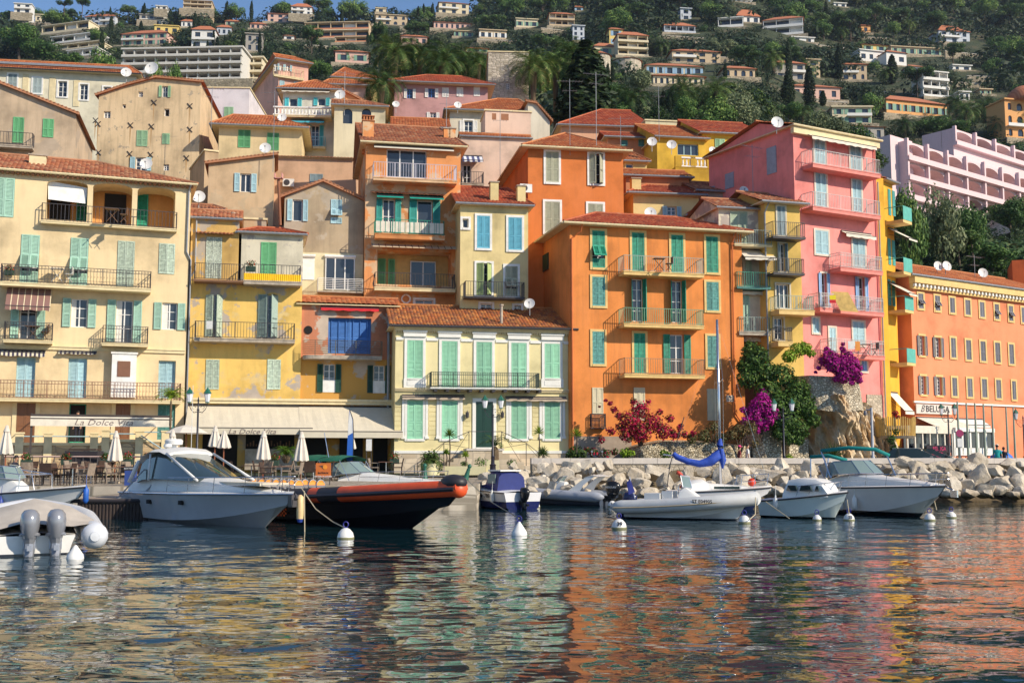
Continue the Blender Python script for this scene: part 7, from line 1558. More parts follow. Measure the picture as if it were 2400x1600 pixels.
b.tube([(1.4,-.8,1.3),(.9,-.8,3.4)],.02,4);b.build('canopy_frame',steel,t);rails(t,top,10,22,.45)
MB().box(L_*.8,L_*.8+.5,-.25,.25,1.45,1.49).build('deck_hatch',tint,t)
# --- 6 blue and white cabin boat
t,L_=boat('cabin_boat','small navy and white pilot house boat with a black outboard and registration number',(1226,1193),(1092,1184));navy=hullmat('hull_navy_white',(.7,.7,.72),(.01,.015,.09),.33);L_+=.0
top=hull(t,L_,1.9,.72,1.0,.6,navy);nv=simple('cabin_navy',(.02,.03,.16),.4)
cabin(t,[(.9,1.5,.75),(1.3,1.62,.8),(1.9,1.6,.85),(2.3,1.05,.9),(3.1,.95,.95)],.75,.45,nv);MB().box(.95,1.95,-.55,.55,1.62,1.68).build('cabin_roof',deckw,t);MB().box(1.15,1.75,.66,.7,1.1,1.5).box(1.15,1.75,-.7,-.66,1.1,1.5).build('cabin_window',clear,t)
text('NI 170568',.24,simple('black_letters',(.01,.01,.02),.5),t,Matrix.Translation((1.5,.955,.56))@Matrix.Rotation(pi,4,'Z')@RX90,bold=.006);bl_=simple('outboard_black',(.01,.01,.012),.25)
outboard(t,-.15,.1,.8,bl_,0);fender(t,.9,1.02,.75,simple('fender_white',(.75,.75,.7),.5),.45)
# --- 7 grey rib
t,L_=boat('inflatable_boat','grey inflatable with radar arch and black outboard before the boulders',(1416,1184),(1212,1180));gh=simple('hypalon_grey',(.33,.35,.4),.5,var=.08)
tubes(t,L_,.95,.24,.42,.72,.5,(gh,),cone=.35);hull(t,L_,1.4,.4,.7,.3,simple('hull_slate',(.06,.08,.12),.4));cabin(t,[(1.9,1.05,.4),(2.3,1.1,.45),(2.7,.8,.5)],.35,.25,deckw,'console')
windscreen(t,[(2.2,-.3,1.05),(2.5,0,1.0),(2.2,.3,1.05)],.3,.25,clear);b=MB()
b.loft([[(x,s*.8,z)for s in(-1,-.9,.9,1)]for x,z in((.0,1.35),(.35,1.42),(.7,1.3))]);
for s in(-1,1):b.loft([[(.15,s*.78,1.38),(.6,s*.78,1.33),(.6,s*.83,1.33)],[(.7,s*.85,.95),(1.3,s*.85,.8),(1.3,s*.9,.8)],[(.9,s*.88,.6),(1.6,s*.88,.6),(1.6,s*.93,.6)]])
b.build('radar_arch',deckw,t,40);outboard(t,-.3,0,1.0,bl_,0,'MERCURY' if 0 else None)
text('MERCURY',.12,wl,t,Matrix.Translation((-.45,.3,.85))@Matrix.Rotation(pi,4,'Z')@RX90)
# --- 8 white rib in front
t,L_=boat('inflatable_boat','pale grey inflatable with white console and navy outboard in front of the sailing boat',(1478,1212),(1745,1219));wh=simple('hypalon_offwhite',(.56,.56,.55),.5,var=.08)
p=tubes(t,L_,.95,.25,.42,.78,.4,(wh,),flat=.55);hull(t,L_,1.5,.42,.75,.15,gel);b=MB()
for s in(-1,1):b.tube([(x,s*(y+.25),z-.02)for x,y,z in p[1:]],.022,5)
b.build('rubbing_strake',simple('tan_strake',(.5,.38,.22),.7),t)
cabin(t,[(2.0,1.0,.45),(2.2,1.15,.5),(2.75,.75,.55)],.36,.28,deckw,'console');windscreen(t,[(2.15,-.28,1.15),(2.4,0,1.1),(2.15,.28,1.15)],.42,.1,clear)
MB().box(.7,1.3,-.4,.4,.55,.92).box(1.35,1.75,-.32,.32,.6,1.0).build('seat',deckw,t);b=MB();b.tube([(1.95+.0,.2*cos(a),1.05+.2*sin(a))for a in[k*pi/6 for k in range(13)]],.02,5);b.build('steering_wheel',steel,t)
outboard(t,-.2,0,.8,simple('outboard_navy',(.015,.02,.08),.25),.5);text('ST E04905',.17,MATS['black_letters'],t,Matrix.Translation((3.15,-1.17,.68))@RX90,bold=.003)
b=MB();b.tube([(.3,-.3,.7),(.1,-.3,1.5)],.012,4);b.build('flag_staff',steel,t)
MB().quad((.12,-.3,1.45),(.3,-.3,.95),(.1,-.42,.85),(.0,-.36,1.3)).build('ensign',simple('flag_navy',(.02,.03,.2),.8),t)
# --- 9 sailing boat
t,L_=boat('sailing_boat','small sailing boat with tall aluminium mast and blue sail cover on its boom',(1560,1192),(1782,1192));navw=hullmat('hull_sail',(.7,.7,.72),(.02,.03,.1),.42);top=hull(t,L_,1.9,.75,.95,.5,navw)
cabin(t,[(.9,1.1,.75),(1.2,1.22,.78),(1.6,1.25,.8),(1.9,1.08,.82),(3.3,.98,.88),(3.9,.9,.9)],.75,.4,deckw,'coachroof');MB().box(2.0,3.1,-.74,-.66,.88,.99).build('cabin_window',tint,t);xm=2.42
b=MB();b.tube([(xm,0,.9),(xm-.02,0,8.3)],[.07,.055],8);b.build('mast',steel,t,True);b=MB();b.tube([(xm,-.95,5.6),(xm,0,5.45),(xm,.95,5.6)],.02,4);b.tube([(xm,-.8,.9),(xm,-.95,5.6),(xm,0,8.2),(xm,.95,5.6),(xm,.8,.9)],.006,3,False);b.tube([(L_+.4,0,1.0),(xm,0,8.2),(-.1,0,.8)],.006,3,False);b.build('rigging',steel,t)
b=MB();pts=[(xm+.02,0,3.05),(xm+.0,0,2.75),(xm-.12,0,2.3),(xm-.45,0,2.05),(xm-.9,0,1.95),(xm-1.4,0,2.05),(xm-1.9,0,2.25),(xm-2.05,0,2.4)]
b.tube(pts,[.07,.14,.24,.22,.16,.14,.13,.1],10);b.tube([(xm+.05,0,2.6),(xm+.1,-.05,2.1),(xm+.08,0,1.75)],[.1,.16,.05],8);b.build('sail_cover',simple('sail_cover_blue',(.02,.07,.42),.75,var=.2,sc=8),t,60);MB().tube([(xm-2.0,0,2.3),(xm-2.5,0,2.35)],.035,6).build('boom',steel,t)
b=MB();b.tube([(.1,.2,.9),(.25,.2,1.9),(.9,.2,4.0)],.02,4);b.build('stern_pole',iron,t);rails(t,top,16,22,.55);MB().ball((3.8,.1,1.15),.18,10,7).build('orange_ball_fender',simple('orange_red',(.8,.06,.02),.5),t,True)
b=MB();b.tube([(.5+.3*cos(a),.1,1.2+.38*sin(a))for a in[-.9+k*.3 for k in range(9)]],.08,8);b.build('horseshoe_lifebuoy',simple('lifebuoy_red',(.6,.06,.03),.6),t,True)
# --- 10 small cabin boat
t,L_=boat('cabin_boat','small white fishing cabin boat with pale blue green hull in front of the big cruiser',(1806,1209),(1968,1216));top=hull(t,L_,1.7,.62,.98,.35,hullmat('hull_pale_aqua',(.62,.7,.68),(.01,.01,.012),.06),fl=.3)
cabin(t,[(.95,1.0,.6),(1.1,1.38,.62),(1.5,1.44,.65),(2.2,1.42,.7),(2.5,1.3,.75),(2.7,.95,.8)],.68,.5,deckw,'cabin',.88);b=MB()
for x0,x1 in((1.15,1.6),(1.7,2.2),(2.32,2.52)):b.prism([(x0,1.0),(x1,1.0),(x1-.06,1.2),(x0+.08,1.2)],-.705,-.62)
b.build('cabin_window',tint,t);rails(t,top,12,22,.38,mid=False);fender(t,.8,-.88,.75,white,.4)
# --- 11 large white cruiser at right
t,L_=boat('motor_cruiser','large white sports cruiser with teal rolled canopies moored at right',(1958,1196),(2165,1212));L_+=.2;hs=hullmat('gelcoat_stripe',(.74,.73,.7),(.01,.01,.015),.16);top=hull(t,L_,2.5,1.0,1.2,1.1,hs,fl=.3)
cabin(t,[(.2,1.15,.95),(1.2,1.45,1.0),(2.2,1.6,1.05),(3.0,1.5,1.1),(L_+.6,1.25,1.15)],1.18,.3,deckw,'coachroof',.88)
windscreen(t,[(.9,-1.1,1.38),(1.9,-1.05,1.55),(2.6,-.55,1.6),(2.75,0,1.6),(2.6,.55,1.6),(1.9,1.05,1.55),(.9,1.1,1.38)],.5,.7,clear);tl=simple('canopy_teal',(0,.2,.19),.8)
b=MB();b.tube([(-.2,-1.0,2.25),(.5,-.6,2.3),(.95,0,2.1)],.08,7);b.tube([(.6,-1.0,2.5),(1.5,-.3,2.62),(2.2,.5,2.55),(2.4,1.0,2.3)],.08,7);b.build('rolled_canopy',tl,t,True)
b=MB();b.tube([(-.2,-1.0,2.2),(0,-1.15,1.1)],.025,5);b.tube([(.6,-1.0,2.5),(1.4,-1.1,1.4)],.04,5);b.tube([(.95,-.9,2.2),(1.1,-1.1,1.4)],.03,5);b.tube([(2.35,.9,2.35),(2.9,.9,1.5)],.03,5);b.build('canopy_frame',steel,t)
rails(t,top,9,22,.45,out=.25)
for x,h in((.9,.75),(2.3,.65),(3.2,.7)):fender(t,x,-1.27,h,white,.5)
text('Z 880 57' if 0 else 'MX 880 57',.2,MATS['black_letters'],t,Matrix.Translation((.6,-1.3,.72))@RX90);MB().tube([(L_+1.1,0,1.15),(L_+1.5,0,1.05)],.03,5).box(L_+1.35,L_+1.7,-.03,.03,.8,1.05).build('anchor',steel,t)
# --- mooring lines and buoys
rope=simple('rope',(.5,.42,.28),.9)
def line(lab,pts):o=MB().tube(pts,.018,4).build('mooring_rope',rope);tag(o,lab,'rope','mooring ropes')
bym=hullmat('buoy_white',(.78,.77,.74),(.25,.24,.12),.05,.35)
def buoy(px,py,rp,lab,num=None,cone=False,ring=True):
 c=onz(px,py,0);r=rp*c.y/F;t=thing('mooring_buoy',lab,'buoy',c,0,'mooring buoys')
 if cone:MB().lathe([(r,-.1),(r*1.03,.02),(r*.95,.1),(.03,r*1.65),(.02,r*1.7)],20).build('cone',white,t,40)
 else:MB().lathe([(r*.8,-.2),(r*.99,.0),(r,r*.15),(r*.85,r*.7),(r*.5,r*1.1),(.05,r*1.25)],20).build('float',bym,t,60)
 if ring:z=r*(1.65 if cone else 1.25);b=MB();b.tube([(.07*sin(a),0,z+.09-.08*cos(a))for a in[k*pi/5 for k in range(11)]],.016,4);b.build('ring',simple('ring_navy',(.03,.03,.25),.4),t)
 if num:text(num,r*.75,MATS['black_letters'],t,Matrix.Translation((0,-r*.93,r*.62))@Matrix.Rotation(-.35,4,'X')@RX90,bold=.004)
buoy(810,1262,20,'large round white buoy in front of the water taxi');buoy(1217,1253,18,'white cone buoy in the open water in the middle',cone=True);buoy(1451,1238,18,'white buoy marked 39','39');buoy(176,1310,19,'white cone buoy beside the twin outboards',cone=True,ring=False)
buoy(1745,1225,14,'white buoy under the bow of the pale inflatable');buoy(1915,1219,10.5,'small white buoy left of the buoy marked 25');buoy(1990,1219,13,'white buoy marked 25 under the small cabin boat','25');buoy(2179,1219,13,'white buoy under the bow of the big right cruiser');buoy(2230,1213,11.5,'rightmost white buoy near the anchor');buoy(1435,1187,11,'white buoy marked 26 beside the black outboard','26',ring=False);buoy(1256,1189,10,'half hidden white buoy behind the navy cabin boat',ring=False)
line('rope from the yacht bow to the large round buoy',[at(706,1142,33.6),at(740,1192,33),at(780,1222,32.2),at(808,1236,31)]);line('rope hanging from the yacht bow into the water',[at(713,1150,33.8),at(714,1250,33.6)]);line('rope from the small cabin boat bow to its buoy',[at(1985,1170,39),at(1990,1205,39)])
line('rope across the water before the pale inflatable bow',[at(1795,1175,39),at(1850,1214,38)]);line('long rope from the navy cabin boat to the cone buoy',[at(1090,1120,48),at(1150,1175,44),at(1216,1214,33)]);line('rope from the big cruiser bow to the rightmost buoy',[at(2184,1150,42),at(2195,1195,41),at(2228,1208,39.5)]);line('rope from the pale inflatable bow to its buoy',[at(1771,1165,39),at(1770,1205,38.6),at(1757,1217,38)])
fd=thing('fender','cream cylinder fender hanging between the yacht bow and the water taxi','fender',at(703,1217,34.2));MB().lathe([(.03,.75),(.11,.68),(.11,.12),(.1,.02)],12).build('fender_body',simple('fender_cream',(.7,.5,.25),.5),fd,50);MB().lathe([(.1,.02),(.07,-.08),(.02,-.1)],12).build('fender_tip',bf,fd,50)
# ==== QUAYSIDE THINGS AND PEOPLE
def G(px,Y):return(px-CX)/F*Y
def base(px,Y):x=at(px,1073,Y).x;return Vector((x,Y,qz(x,Y)))
lgrn=simple('lamp_green',(.02,.12,.08),.4);milk=simple('lamp_milk_glass',(.75,.76,.8),.3)
def lamp(px,Y,ytop,lab,arm=.42):
 p=base(px,Y);h=at(px,ytop,Y).z-p.z;t=thing('lamp_post',lab,'street lamp',p,0,'double lantern lamp posts');pm=simple('lamp_iron',(.025,.025,.04),.4)
 MB().lathe([(.22,0),(.22,.1),(.17,.14),(.15,.55),(.18,.6),(.1,.66),(.09,1.0),(.11,1.03),(.055,1.1),(.045,h-.95),(.08,h-.93),(.04,h-.88),(.03,h-.55),(.05,h-.5),(.01,h-.3)],14).build('post',pm,t,50)
 for s in(-1,1):
  b=MB();b.tube([(0,0,h-1.0),(s*.2,0,h-1.05),(s*arm*.8,0,h-.9),(s*arm,0,h-.72),(s*arm,0,h-.55)],.018,5);b.tube([(s*.1,0,h-.8),(s*.22,0,h-.72),(s*.3,0,h-.82),(s*.22,0,h-.9)],.012,4);b.tube([(0,0,h-.62),(s*arm,0,h-.66)],.012,4);b.build('bracket',pm,t)
  c=MB();c.lathe([(.09,h-.55),(.16,h-.16)],6,(s*arm,0,0));l=c.build('lantern_glass',milk,t);c=MB();c.lathe([(.2,h-.16),(.18,h-.12),(.09,h+.02),(.06,h+.04),(.04,h+.1),(.01,h+.14)],6,(s*arm,0,0));c.lathe([(.1,h-.6),(.1,h-.55)],6,(s*arm,0,0));c.build('lantern_cap',lgrn,t)
lamp(461,52,914,'lamp post with two green capped lanterns before the yellow house');lamp(1155,58.5,931,'lamp post with two green capped lanterns before the villa door');lamp(1838,62.5,939,'lamp post with two lanterns before the climbing greenery',.5);lamp(2226,70,950,'lamp post with two lanterns before the veranda');lamp(2402,72,962,'lamp post at the right edge',.45)
p=base(2046,63);h=at(2046,955,63).z-p.z;t=thing('camera_pole','pale grey pole with a hanging dome camera before the cliff','pole',p);MB().lathe([(.14,0),(.11,1.0),(.08,1.1),(.07,h)],12).build('pole',simple('pole_grey',(.45,.46,.5),.4),t,50);MB().tube([(0,0,h-.12),(-.32,0,h-.12)],.05,6).lathe([(.02,h-.45),(.1,h-.42),(.11,h-.3),(.06,h-.16)],10,(-.36,0,0)).build('dome_camera',simple('camera_grey',(.15,.15,.18),.3),t)
canv=simple('parasol_canvas',(.66,.6,.52),.9,var=.08)
def parasol(px,yt,yb,Y,lab,w_=.3):
 p=base(px,Y);a=at(px,yt,Y).z-p.z;c=at(px,yb,Y).z-p.z;t=thing('closed_parasol',lab,'parasol',p,0,'closed parasols on the cafe quay');MB().tube([(0,0,0),(0,0,a)],.028,7).build('pole',simple('parasol_wood',(.3,.09,.04),.6),t);MB().lathe([(.25,0),(.25,.08),(.06,.1)],12).build('foot',concrete,t)
 b=MB();S_=[]
 for k in range(7):u=k/6;r0=w_*(1-u**1.2*.82);S_.append([((r0*(1+.16*(-1)**q))*cos(q*pi/8),(r0*(1+.16*(-1)**q))*sin(q*pi/8),c+(a-c)*u-(0.05 if q%2 and k==0 else 0))for q in range(16)])
 b.loft(S_,True,True);b.lathe([(w_*.42,a-.25),(w_*.5,a-.27),(.04,a+.02)],12);b.build('canvas',canv,t)
for a in((13,997,1062,50,'leftmost closed parasol at the photo edge'),(270,1010,1078,49,'closed parasol before the terrace steps'),(403,1008,1074,49,'closed parasol at the right end of the first terrace'),(503,998,1045,54,'closed parasol behind the yacht radar'),(524,1010,1048,52,'short closed parasol right of the radar'),(617,1010,1075,50,'closed parasol before the cafe bar'),(706,1012,1078,50,'closed parasol right of the cafe plant'),(824,1018,1050,56,'closed parasol behind the blue beach flag',.2)):parasol(*a)
t=thing('open_parasol','open tan parasol beneath the corner of the big awning','parasol',base(435,55));z0=at(435,1015,55).z-t.location.z;MB().lathe([(1.1,z0),(.6,z0+.28),(.03,z0+.42)],8,cap=False).build('canvas',canv,t);MB().tube([(0,0,0),(0,0,z0+.4)],.03,6).build('pole',MATS['parasol_wood'],t)
rat=simple('rattan_brown',(.06,.035,.025),.7,var=.3,sc=12);rat2=simple('rattan_taupe',(.28,.22,.17),.8,var=.2,sc=12);tbt=simple('table_top_brown',(.2,.1,.07),.5)
def chair0(mat):
 t=thing('cafe_chair','woven cafe chair on the quay','chair',(0,0,0),0,'woven chairs on the cafe quay');MB().box(-.24,.24,-.24,.24,.4,.46).build('seat',mat,t);b=MB();b.loft([[(-.24,y,z),(.24,y,z),(.24,y+.04,z),(-.24,y+.04,z)]for y,z in((.2,.4),(.24,.65),(.3,.92))],True,True);b.build('backrest',mat,t)
 for x in(-.22,.22):
  MB().tube([(x,-.22,0),(x,-.22,.42)],.02,5).build('leg',mat,t);MB().tube([(x,.22,0),(x,.22,.42)],.02,5).build('leg',mat,t);MB().tube([(x,-.22,.42),(x,-.2,.66),(x,.26,.68)],.02,5).build('armrest',mat,t)
 return t
def table0(lab):
 t=thing('cafe_table',lab,'table',(0,0,0),0,'cafe tables');MB().box(-.38,.38,-.38,.38,.71,.74).build('table_top',tbt,t);MB().tube([(0,0,0),(0,0,.71)],.03,6).build('pedestal',steel,t);MB().lathe([(.24,0),(.03,.04)],12).build('table_foot',steel,t);return t
CH=[chair0(rat),chair0(rat2)];TBL=table0('cafe table');used=[0,0,0]
spots=[(125,47),(172,46.6),(215,49),(75,49),(300,48.5),(250,50.5),(345,50),(150,51),(40,51),(390,51),(425,50),(660,49),(735,52),(590,51),(905,60),(640,53),(200,53)]
PLN=['near the quay edge left of the pontoon','with two chairs above the pontoon','behind the pontoon','near the white boat','before the terrace steps','left of the middle parasol','beside the hire sign','in front of the stacked chairs','at the far left','right of the hire sign','behind the yacht stern','behind the yacht bow','by the orange sign','under the long awning','by the villa corner','beside the potted cafe palm','before the cream house wall']
for i,(px,Y)in enumerate(spots):
 p=base(px,Y);T_=TBL if not used[2]else dup(TBL);used[2]=1;T_.location=p;T_['label']='square brown cafe table '+PLN[i]
 for j in range(2 if i%3 else 3):
  k=(i+j)%2;C_=CH[k]if not used[k]else dup(CH[k]);used[k]=1;a=(pi/2,-pi/2,pi)[j]+R.uniform(-.3,.3);C_.location=p+Vector((sin(a)*.62,cos(a)*.62,0));C_.rotation_euler[2]=-a
  C_['label']='%s chair %s table %s'%(('dark brown','pale taupe')[k],('right of','left of','before')[j],PLN[i])
t=thing('terrace_barrier','dark barrier with a pinkish handrail along the upper cafe terrace','barrier',base(10,55));o_=t.location
b=MB();c=MB();A=base(10,55)-o_;E=base(400,54)-o_
for k in range(24):q=A.lerp(E,k/23);b.tube([q,q+Vector((0,0,1.05))],.022,4);b.tube([q,A.lerp(E,min(1,(k+1)/23))+Vector((0,0,.95))],.012,4)
c.tube([A+Vector((0,0,1.08)),E+Vector((0,0,1.08))],.04,5);b.build('lattice',iron,t);c.build('handrail',simple('pink_rail',(.6,.42,.36),.6),t)
ger=foliage('geranium',(.02,.07,.01),(.05,.13,.02),(.75,.01,.01),.55)
def flowers(px,py,Y,r,lab,m=ger,pot=True):
 c=at(px,py,Y);t=thing('flower_box',lab,'flower box',c,0,'red geranium boxes');k=r*Y/F;b=MB();leafblob(b,(0,0,0),k,200,.045,px,(1.1,.7,.8),.3);b.build('flowers',m,t)
 if pot:MB().box(-k*.8,k*.8,-.12,.12,-k*.8-.18,-k*.5).build('planter',simple('planter_green',(.03,.06,.04),.7),t)
for a in((62,1070,53.5,14,'red geranium box by the dark canopy post'),(156,1070,53.5,13,'red geraniums before the stacked chairs'),(247,1070,53.5,12,'red geraniums left of the middle parasol'),(300,1068,53.5,14,'red geraniums right of the middle parasol'),(348,1070,53.5,15,'red geraniums left of the third parasol'),(644,1072,52,12,'red geraniums beside the bar parasol'),(925,1068,60,13,'red geraniums at the villa corner'),(588,618,61.5,14,'bright red flowers on the white house balcony'),(22,628,60.5,12,'flower pots on the left upper balcony')):flowers(*a)
t=thing('chair_stack','dark stack of chairs under a cover by the cream house steps','stack',base(188,55));b=MB()
for k in range(5):b.box(-.9+k*.12,.5+k*.1,-.4,.4,.9+k*.12,.98+k*.12)
b.build('stacked_chair',rat,t);MB().box(-.6,1.0,-.42,.42,.2,1.35).build('cover',simple('cover_black',(.03,.025,.03),.8),t)
def sign(px0,y0,px1,y1,Y,lab,bg,lines,extra=None):
 c=at((px0+px1)/2,y1,Y);w_=(px1-px0)*Y/F;h=(y1-y0)*Y/F;t=thing('sign_board',lab,'sign',c);MB().box(-w_/2,w_/2,-.02,.02,0,h).build('panel',bg,t);g=qz(c.x,Y)-c.z
 b=MB()
 for x in(-w_*.42,w_*.42):b.tube([(x,.04,g),(x,.04,h)],.02,5)
 b.build('sign_leg',iron,t)
 for s_,z,sz,m_ in lines:text(s_,sz,m_,t,Matrix.Translation((0,-.025,h*z))@RX90,bold=.002)
 if extra:b=MB();b.lathe([(h*.16,0),(h*.16,.01)],14);b.xf(Matrix.Translation((w_*.12,-.022,h*.72))@Matrix.Rotation(pi/2,4,'X'));b.build('logo_disc',extra,t);b=MB();b.prism([(-w_*.3,h*.78),(-w_*.05,h*.82),(w_*.05,h*.72),(-w_*.02,h*.6),(-w_*.12,h*.74)],-.03,-.024);b.build('logo_bird',iron,t)
 return t
osn=simple('sign_orange',(.8,.3,.05),.6);bk=MATS['black_letters']
sign(354,1086,395,1120,46,'white boat hire board with an orange disc reading BATEAU A LOUER',white,[('BATEAU A LOUER',.09,.1,osn),('CABO PELICAN' if 0 else 'BATEAUX',.42,.08,bk)],osn)
sign(740,1085,775,1118,47,'orange boat hire board hanging under the green canopy',simple('board_orange',(.6,.16,.03),.6),[('BATEAU A LOUER',.06,.09,wl),('BATEAUX',.3,.1,bk)],MATS['seat_orange'])
t=sign(858,1029,871,1056,56,'small white notice board beside the blue flag',white,[])
t=thing('beach_flag','tall curved blue and white feather flag before the big awning','flag',base(822,54));zt=at(822,958,54).z-t.location.z;b=MB();b.tube([(.1,0,0),(.12,0,zt*.6),(.08,0,zt*.85),(-.1,0,zt)],.02,5);b.build('flag_pole',bk,t)
b=MB();P=[(.1,.9),(.1,zt*.6),(.06,zt*.85),(-.1,zt-.05),(-.14,zt*.8),(-.2,.9)];b.prism([(x,z)for x,z in P],-.01,.0);b.build('flag_cloth',simple('flag_blue',(.02,.12,.5),.7),t);MB().prism([(.08,zt*.66),(.05,zt*.85),(-.08,zt-.1),(-.14,zt*.78),(-.15,zt*.62)],-.016,-.011).build('flag_panel',white,t)
plm=simple('planter_cream',(.72,.66,.4),.8,var=.06)
t=thing('planter','big round cream planter with a bushy fan palm','planter',base(1009,60));k=60/F;MB().lathe([(21*k,0),(23*k,28*k),(20*k,28*k)],20).build('pot',plm,t,50);b=MB()
for q in range(60):a=q*2.399;frond(b,Matrix.Translation((0,0,.75))@Matrix.Rotation(a,4,'Z'),R.uniform(.5,.95),1.35-1.6*(q/60),5,.22,.012)
leafblob(b,(0,0,.95),.5,260,.09,5,(1,1,.9),.2);leafblob(b,(.45,-.2,.45),.3,120,.06,8,(1,1,1.3),.2);b.build('fan_palm',FG['palm'],t)
def plantbox(x0,x1,y0,Y,lab):c=base((x0+x1)/2,Y);w_=(x1-x0)*Y/F/2;h=at(x0,y0,Y).z-c.z;t=thing('planter',lab,'planter',c,0,'cream planter boxes');MB().box(-w_,w_,-.3,.3,-.05,h).build('box',plm,t);return t
plantbox(1044,1138,1092,60.5,'long low cream planter box before the steps');plantbox(1140,1170,1078,60.8,'tall square cream planter behind the lamp post');plantbox(1194,1212,1094,60.8,'small cream planter at the wall corner')
def yucca(px,yt,yb,Y,lab,r=.45,n=40,heads=1):
 c=at(px,yb,Y);z=at(px,yt,Y).z-c.z;t=thing('yucca_plant',lab,'plant',c,0,'spiky potted plants');b=MB()
 for q in range(n):a=q*2.399;M=Matrix.Translation((0,0,z-r*.7))@Matrix.Rotation(a,4,'Z')@Matrix.Rotation(-1.4+1.9*q/n,4,'Y');L0=r*R.uniform(.8,1.1);b.quad(M@Vector((0,-.03,0)),M@Vector((L0*.5,-.025,.02)),M@Vector((L0,0,-.02)),M@Vector((0,.03,0)))
 b.build('leaves',FG['bright' if n<45 else 'palm'],t);MB().tube([(0,0,-.1),(.04,0,z*.5),(0,0,z-r*.7)],.045,6,r1=.03).build('trunk',bark,t)
for a in((1053,1005,1092,60.5,'yucca on a tall thin trunk in the long planter'),(1263,1000,1070,61.5,'thin yucca before the villa right corner'),(1351,1004,1055,62,'yucca at the corner of the orange house',.5),(1046,1052,1092,60.4,'small spiky plant left in the long planter',.3),(1091,1058,1092,60.4,'short dragon tree in the long planter',.3),(1272,1048,1072,61,'spiky aloe clump behind the wall end',.5,70),(1762+192,1042,1076,63,'yellow green cycad at the cliff foot',.95,70)):yucca(*a)
for px,py,r,lab in((1128,1082,16,'fine leaved clump at the right of the long planter'),(1088,1086,9,'small tuft in the long planter'),(1200,1085,12,'loose plant in the small corner planter')):flowers(px,py,60.6,r,lab,foliage('tuft_leaves',(.03,.09,.02),(.09,.2,.04),(.14,.26,.05)),False)
def frondplant(px,yt,yb,Y,lab,L0=1.0,n=14,mat=None,trunk=.5,tr=1):
 c=at(px,yb,Y);z=at(px,yt,Y).z-c.z;t=thing('potted_palm',lab,'palm',c,0,'potted palms');b=MB()
 for q in range(n):frond(b,Matrix.Translation((0,0,z*trunk))@Matrix.Rotation(q*2.399,4,'Z'),L0,1.35-.9*q/n,7,.2,.015)
 b.build('fronds',mat or FG['palm'],t);MB().lathe([(.1*tr,-.1),(.22*tr,.1),(.2*tr,z*trunk*.8),(.06*tr,z*trunk)],8).build('trunk',pbark,t)
frondplant(1160,1010,1080,60.8,'young date palm behind the lamp post before the green door',1.15,12);frondplant(399,912,1000,57,'tall feathery palm before the cream house right corner',1.0,26,FG['bright'],.75,.3);frondplant(670,1035,1080,53,'potted palm in the cafe between the parasols',.8,20,FG['bright'],.3)
for px,lab,tl_ in((996,'green bollard left of the planter',0),(1091,'leaning green bollard before the long planter',.3)):
 t=thing('bollard',lab,'bollard',base(px,53.5));t.rotation_euler=(0,tl_,0);MB().lathe([(.16,0),(.13,.1),(.08,.5),(.1,.52),(.06,.56),(.1,.64),(.1,.7),(.03,.78)],12).build('post',lgrn,t,50)
A=onz(185,1216,0);t=thing('pontoon','dark timber faced pontoon with a pale deck at the left','jetty',A,.02);b=MB();W_=2.75
for k in range(22):b.lathe([(.075,-.6),(.075,.62)],8,(k*W_/22,0,0))
b.build('pile',simple('pile_brown',(.035,.022,.018),.7,var=.3),t,50);MB().box(-.3,W_,-.06,5,.58,.72).build('deck',simple('deck_boards',(.34,.26,.2),.85,var=.2),t);MB().tube([(-.3,-.08,.66),(W_,-.08,.66)],.07,8).build('bumper',MATS['cover_black'],t)
t=thing('gangway','aluminium gangway frame leaning over the pontoon by the yacht stern','gangway',A+Vector((1.6,.6,.72)));b=MB()
for y in(0,.7):b.tube([(-.4,y,.05),(.5,y,1.05),(1.6,y,1.05)],.03,5);b.tube([(.4,y,.05),(1.3,y,1.0)],.03,5);b.tube([(.9,y,0),(.9,y,1.0)],.02,5)
b.box(-.5,1.6,0,.7,0,.06);b.build('frame',gal,t)
t=thing('dinghy','grey inflatable dinghy marked with a number behind the pontoon','dinghy',onz(318,1195,0)+Vector((0,1,.35)));tubes(t,1.4,.5,.2,.35,.45,.3,(gh,),cone=.2);text('AJE 87495',.2,bk,t,Matrix.Translation((.55,-.71,.38))@RX90)
for px,lab in((308,'blue barrel sign behind the pontoon left'),(358,'blue barrel sign behind the pontoon right')):
 t=thing('boat_rental_stand',lab.replace('barrel sign','boat rental stand'),'stand',base(px,46.6));MB().box(-.22,.22,-.12,.12,0,.62).build('stand_body',simple('stand_blue',(.04,.08,.3),.5),t);MB().box(-.24,.24,-.13,.13,.62,.78).build('stand_header',iron,t);text('BOAT RENTAL',.075,wl,t,Matrix.Translation((0,-.135,.7))@RX90)
for i,(px,yt)in enumerate(((2249,940),(2270,944),(2290,944),(2310,946),(2330,950),(2363,954),(2380,955))):
 p=base(px,66+i);h=at(px,yt,66+i).z-p.z;t=thing('flagpole','%s flagpole from the left in the row before the salmon building'%['first','second','third','fourth','fifth','sixth','seventh'][i],'flagpole',p,0,'row of flagpoles');MB().lathe([(.09,0),(.05,h)],8).build('pole',simple('flagpole_green',(.3,.36,.28),.5),t,50);MB().box(-.2,.2,-.2,.2,0,.35).build('base',concrete,t)
t=thing('road_sign','small no stopping sign on a post before the veranda','sign',base(2251,65));z=at(2251,1015,65).z-t.location.z;MB().tube([(0,0,0),(0,0,z+.3)],.03,6).build('post',gal,t);b=MB();b.lathe([(.22,0),(.22,.02)],16);b.xf(Matrix.Translation((0,-.05,z))@Matrix.Rotation(pi/2,4,'X'));b.build('disc',simple('sign_blue_red',(.35,.03,.12),.5),t);MB().box(-.15,.15,-.05,-.03,z-.8,z-.3).build('plate',white,t)
